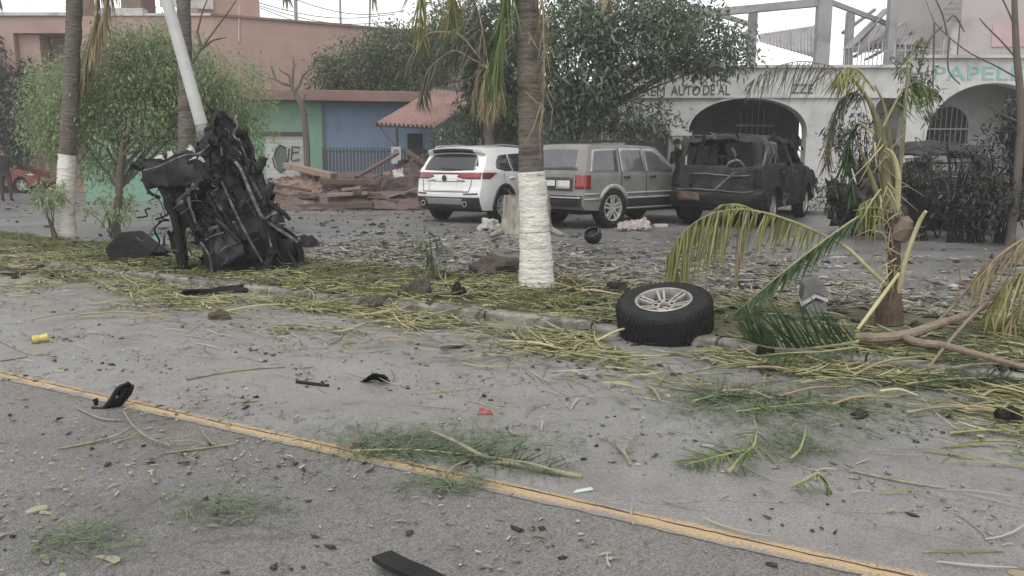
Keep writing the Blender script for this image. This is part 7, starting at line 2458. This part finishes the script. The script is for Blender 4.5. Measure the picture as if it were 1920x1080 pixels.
# scattered loose palm stalks in the gutter, all alike
rs = random.Random(44)
spots = [(300, 560), (420, 585), (520, 610), (600, 570), (700, 640), (780, 600), (860, 620), (940, 640), (1050, 600), (1120, 640), (640, 525), (480, 535), (1080, 560), (760, 545), (1200, 690), (1290, 700), (1400, 690), (1500, 720), (1600, 705), (1350, 735), (1460, 745), (1560, 760), (1650, 735), (1760, 760), (1840, 745), (1700, 775), (240, 600), (150, 590), (60, 600), (1180, 545), (1430, 620), (1740, 700)]
for (x, y) in spots:
    L_ = rs.uniform(60, 170)
    a = rs.uniform(-.35, .35)
    x1, y1 = x + L_ * math.cos(a), y + L_ * math.sin(a) * .4
    p0, p1 = gp(x, y, .03), gp(x1, y1, .03)
    zz = lambda p: gz(p.dot(SD), p.dot(SN)) + .03
    p0.z, p1.z = zz(p0), zz(p1)
    mid = p0.lerp(p1, .5) + Vector((rs.uniform(-.04, .04), rs.uniform(-.04, .04), .02)); mid.z = max(mid.z, zz(mid) + .01)
    mb = MB(); mb.tube(*splr([p0, mid, p1], [rs.uniform(.005, .011), rs.uniform(.006, .01), .003]), 6)
    tag(mb.build('palm_stalk', rs.choice([M_TWIGG, M_RACH_D, M_TWIGG, M_RACH_D, M_PETY]), smooth=True), 'dry palm stalk lying loose in the straw along the kerb', 'stalk', 'loose palm stalks along the kerb')
# sticks heaped at the palm base
for k, (a, b) in enumerate((((1042, 502), (1108, 552)), ((1046, 520), (1090, 508)), ((1050, 545), (1112, 528)), ((1060, 506), (1048, 540)), ((1070, 552), (1120, 540)), ((1040, 530), (1100, 546)))):
    p0, p1 = gp(*a, KERB + .1), gp(*b, KERB + .04)
    mb = MB(); mb.tube([p0, p1], [.008, .005], 6)
    tag(mb.build('broken_stick', M_RACH_D, smooth=True), 'broken pale stick in the heap at the foot of the white-banded palm', 'stick', 'sticks at the white-banded palm')
# torn black plastic fan on the line
def torn(name, label, cat, pts, m, seed, z=0.0, Y=None, thick=.006, **kw):
    mb = panel([A(x, y, Y + d) if Y else gp(x, y, d) for x, y, d in pts], 10, 8, seed=seed, **kw)
    return tag(mb.build(name, m, smooth=True, angle=25, solid=thick), label, cat)
tp_ = thing('torn_plastic', 'torn curved black plastic fragment standing up on the yellow line', 'plastic scrap', gp(212, 766, 0))
Yp_ = gp(212, 766, 0).y
for k, pts in enumerate(([(172, 764), (192, 766), (208, 752), (222, 728), (240, 718)], [(186, 766), (206, 764), (224, 748), (238, 726)], [(200, 767), (224, 758), (242, 736), (248, 722)], [(174, 764), (180, 756), (178, 748)])):
    mb = MB(); mb.tube(*splr([A(x, y, Yp_ + .02 * k) for x, y in pts], [.006, .012, .016, .012, .006][:len(pts)]), 7); mb.build('plastic_rib', M_SOOTY, tp_, smooth=True)
panel([A(212, 738, Yp_), A(240, 716, Yp_), A(248, 724, Yp_ + .03), A(226, 752, Yp_ + .03)], 6, 6, amp=.012, freq=14, jag=.2, seed=71).build('plastic_skin', M_SOOTY, tp_, smooth=True, solid=.004)
torn('black_shard', 'black pointed plastic shard lying in the middle of the lane', 'plastic scrap', [(668, 714, .002), (736, 716, .002), (728, 700, .07), (700, 698, .08)], M_SOOTY, 72, amp=.02, freq=8, jag=.25)
torn('red_scrap', 'small crumpled red plastic scrap on the lane', 'scrap', [(894, 778, .002), (926, 778, .002), (920, 768, .03), (900, 766, .03)], mat('red plastic scrap', [(.25, .04, .04), (.4, .08, .07)], 20, rough=.5), 73, amp=.02, freq=16, jag=.35, thick=.003)
torn('brown_leaf', 'curled brown leaf lying at the break in the yellow line', 'leaf', [(650, 842, .002), (690, 836, .002), (692, 828, .03), (660, 830, .03)], M_RUST, 74, amp=.02, freq=12, jag=.3, thick=.003)
torn('pale_leaf_strip', 'long pale dried leaf strip lying alone on the smooth lane', 'leaf', [(1722, 1034, .004), (1890, 1036, .004), (1850, 1026, .02), (1750, 1026, .02)], mat('dried grey leaf', [(.14, .14, .09), (.25, .25, .17)], 9, rough=.7), 75, amp=.012, freq=9, jag=.2, thick=.003)
torn('pale_blue_leaf', 'small pale bluish scrap lying just beyond the yellow line', 'scrap', [(1072, 926, .002), (1114, 920, .002), (1110, 914, .012), (1080, 918, .012)], mat('pale bluish paper', [(.35, .42, .4), (.48, .54, .52)], 9, rough=.6), 76, amp=.006, freq=9, jag=.2, thick=.002)
# yellow can
can_ = thing('yellow_can', 'crushed yellow drink can lying on the lane', 'can', gp(76, 643, 0))
c = gp(76, 643, 0) + Vector((0, 0, .034))
ax = Vector((.85, .5, .1)).normalized()
mb = MB(); mb.lathe([(.022, -.055), (.03, -.05), (.032, -.022), (.024, .0), (.03, .025), (.031, .05), (.025, .055)], c, ax, 20)
mb.build('body', mat('yellow can paint', [(.38, .3, .06), (.5, .42, .12), (.3, .24, .08)], 18, rough=.4), can_, smooth=True)
mb = MB(); mb.lathe([(0, -.05), (.026, -.051), (.03, -.054)], c, ax, 20); mb.build('can_end', M_CHAR, can_, smooth=True)
mb = MB(); mb.lathe([(0, .05), (.022, .051), (.026, .056)], c, ax, 20); mb.build('can_end', MATS['yellow can paint'], can_, smooth=True)
# thick black rubber strip at the near edge
mb = MB()
P = spl([gp(716, 1044, .03), gp(748, 1062, .05), gp(790, 1080, .05), gp(850, 1110, .03), gp(920, 1150, .02)], 6)
vs, fs = [], []
for i, p in enumerate(P):
    a = P[max(0, i - 1)]; b = P[min(len(P) - 1, i + 1)]
    t = (b - a).normalized(); sd2 = Vector((-t.y, t.x, 0)).normalized()
    for q_ in ((-.035, -.006), (.035, .0), (.035, .014), (-.035, .012)):
        vs.append(p + sd2 * q_[0] + Vector((0, 0, q_[1])))
for i in range(len(P) - 1):
    for k in range(4):
        fs.append((i * 4 + k, i * 4 + (k + 1) % 4, i * 4 + 4 + (k + 1) % 4, i * 4 + 4 + k))
fs += [(0, 1, 2, 3), tuple(len(P) * 4 - 4 + k for k in (3, 2, 1, 0))]
mb.add(vs, fs)
tag(mb.build('rubber_strip', M_TYRE, smooth=True, angle=40), 'thick curved black rubber strip lying on the coarse asphalt', 'rubber strip')
# green palm scraps on the road
def ground_frond(label, pts, m, n, L, w, seed, z=.02, hang=-.05, fwd=.6, r0=.008, **kw):
    P = [gp(p[0], p[1], z + (p[2] if len(p) > 2 else 0)) for p in pts]
    root = thing('palm_scrap', label, 'palm frond', (P[0].x, P[0].y, 0))
    frond(root, P, m=m, mr=M_RACH, n=n, L=L, w=w, hang=hang, fwd=fwd, r0=r0, f0=.02, seed=seed, **kw)
    return root
ground_frond('bent light green frond standing off the lane', [(1366, 886), (1390, 856, .05), (1416, 836, .12), (1418, 800, .16), (1412, 776, .12)], M_FROND_G, 22, .16, .010, 501, hang=.3, jit=.25)
ground_frond('flat light green frond lying below the bent frond', [(1418, 840), (1370, 850), (1320, 862), (1285, 872)], M_FROND_G, 34, .15, .010, 502, fwd=.9)
ground_frond('light green frond lying along the litter edge by the fallen branch', [(1380, 772), (1440, 764), (1520, 756), (1640, 752)], M_FROND_G, 46, .16, .012, 503, fwd=.8)
ground_frond('small folded green frond at the edge of the smooth lane', [(1484, 912), (1510, 900, .04), (1534, 884, .07), (1552, 904, .03), (1556, 920)], M_FROND_G, 26, .07, .008, 504, hang=.5)
ground_frond('wispy upright green frond beside the bent frond', [(1480, 862), (1500, 844, .03), (1508, 820, .06), (1512, 796, .08)], M_FROND_G, 20, .06, .006, 505, hang=-.2)
ground_frond('dark green feathery frond buried under the leafless branch', [(660, 846), (760, 842), (860, 850), (960, 862), (1050, 880)], M_FROND_DK, 90, .2, .007, 506, jit=.35)
ground_frond('deep green frond lying beside the snapped palm stalks', [(1700, 720), (1760, 712), (1840, 708), (1920, 712)], M_FROND_DK, 60, .22, .012, 507, z=.05, jit=.3)
ground_frond('green frond trailing off the lane at the right litter edge', [(1780, 812), (1850, 806), (1930, 808), (1990, 812)], M_FROND_G, 40, .12, .01, 508, fwd=1.0)
ground_frond('deep green frond lying across the green shreds', [(1300, 752), (1340, 742), (1400, 738), (1470, 742)], M_FROND_DK, 60, .2, .009, 509, z=.03, jit=.35)
# dark clods and roots on the median
def clod(label, px, py, size, m, seed, cat='clod', z=KERB):
    return stone(label, px, py, size, m, seed, z=z, name='charred_clod' if m is M_CHAR else 'earth_clod', cat=cat)
M_EARTHC = mat('dark earth clod', [(.035, .028, .022), (.08, .065, .05), (.055, .045, .036)], 14, rough=.95, bump=.8, bscale=40)
clod('dark earthy root clod on the straw before the palm', 785, 553, (.14, .1, .13), M_EARTHC, 3)
clod('small pointed black clod beside the earthy root clod', 858, 556, (.06, .05, .1), M_CHAR, 4)
clod('black chunk on the straw between palm and loose wheel', 1156, 548, (.12, .09, .08), M_CHAR, 5)
clod('low grey brown mound of earth on the median by the palm', 930, 512, (.34, .22, .15), M_EARTHC, 6)
clod('flat dark clod lying under the straw at the gutter', 412, 598, (.09, .07, .06), M_EARTHC, 7, z=.0)
clod('dark clod at the edge of the black twisted litter on the far road', 578, 462, (.16, .14, .13), M_CHAR, 8, z=0)
clod('charred lump beside the fallen branch at the litter edge', 1435, 668, (.07, .06, .06), M_CHAR, 9, z=.02)
clod('charred lump lying in the green shreds by the fallen branch', 1890, 790, (.06, .05, .07), M_CHAR, 10, z=0)
clod('dark clod half hidden beside the seedling', 700, 566, (.1, .08, .05), M_EARTHC, 11)
for k, pts in enumerate(([(742, 556), (765, 540, .04), (785, 532, .08)], [(800, 556), (830, 552, .03), (846, 556)], [(770, 552), (778, 534, .08), (790, 522, .12)])):
    stick('torn_root', 'torn dark root sticking out by the earthy root clod', 'root', [(pts, [.008, .014, .008])], M_EARTHC, z=KERB, group='roots at the earthy clod')
# ================================================================== HAZE
mb = MB()
mb.box((0, 22, 5.5), (150, 66, 13.2))
hz = stuff(mb.build('haze', bpy.data.materials.new('thin smoke haze'), origin=(0, 22, -1.1)))
hm = hz.data.materials[0]
hm.use_nodes = True
hn, hl = hm.node_tree.nodes, hm.node_tree.links
hn.clear()
pv = hn.new('ShaderNodeVolumePrincipled')
pv.inputs['Color'].default_value = (.93, .94, .94, 1)
pv.inputs['Density'].default_value = .0021
pv.inputs['Anisotropy'].default_value = .2
ho = hn.new('ShaderNodeOutputMaterial')
hl.new(pv.outputs[0], ho.inputs['Volume'])
scene.cycles.volume_bounces = 1
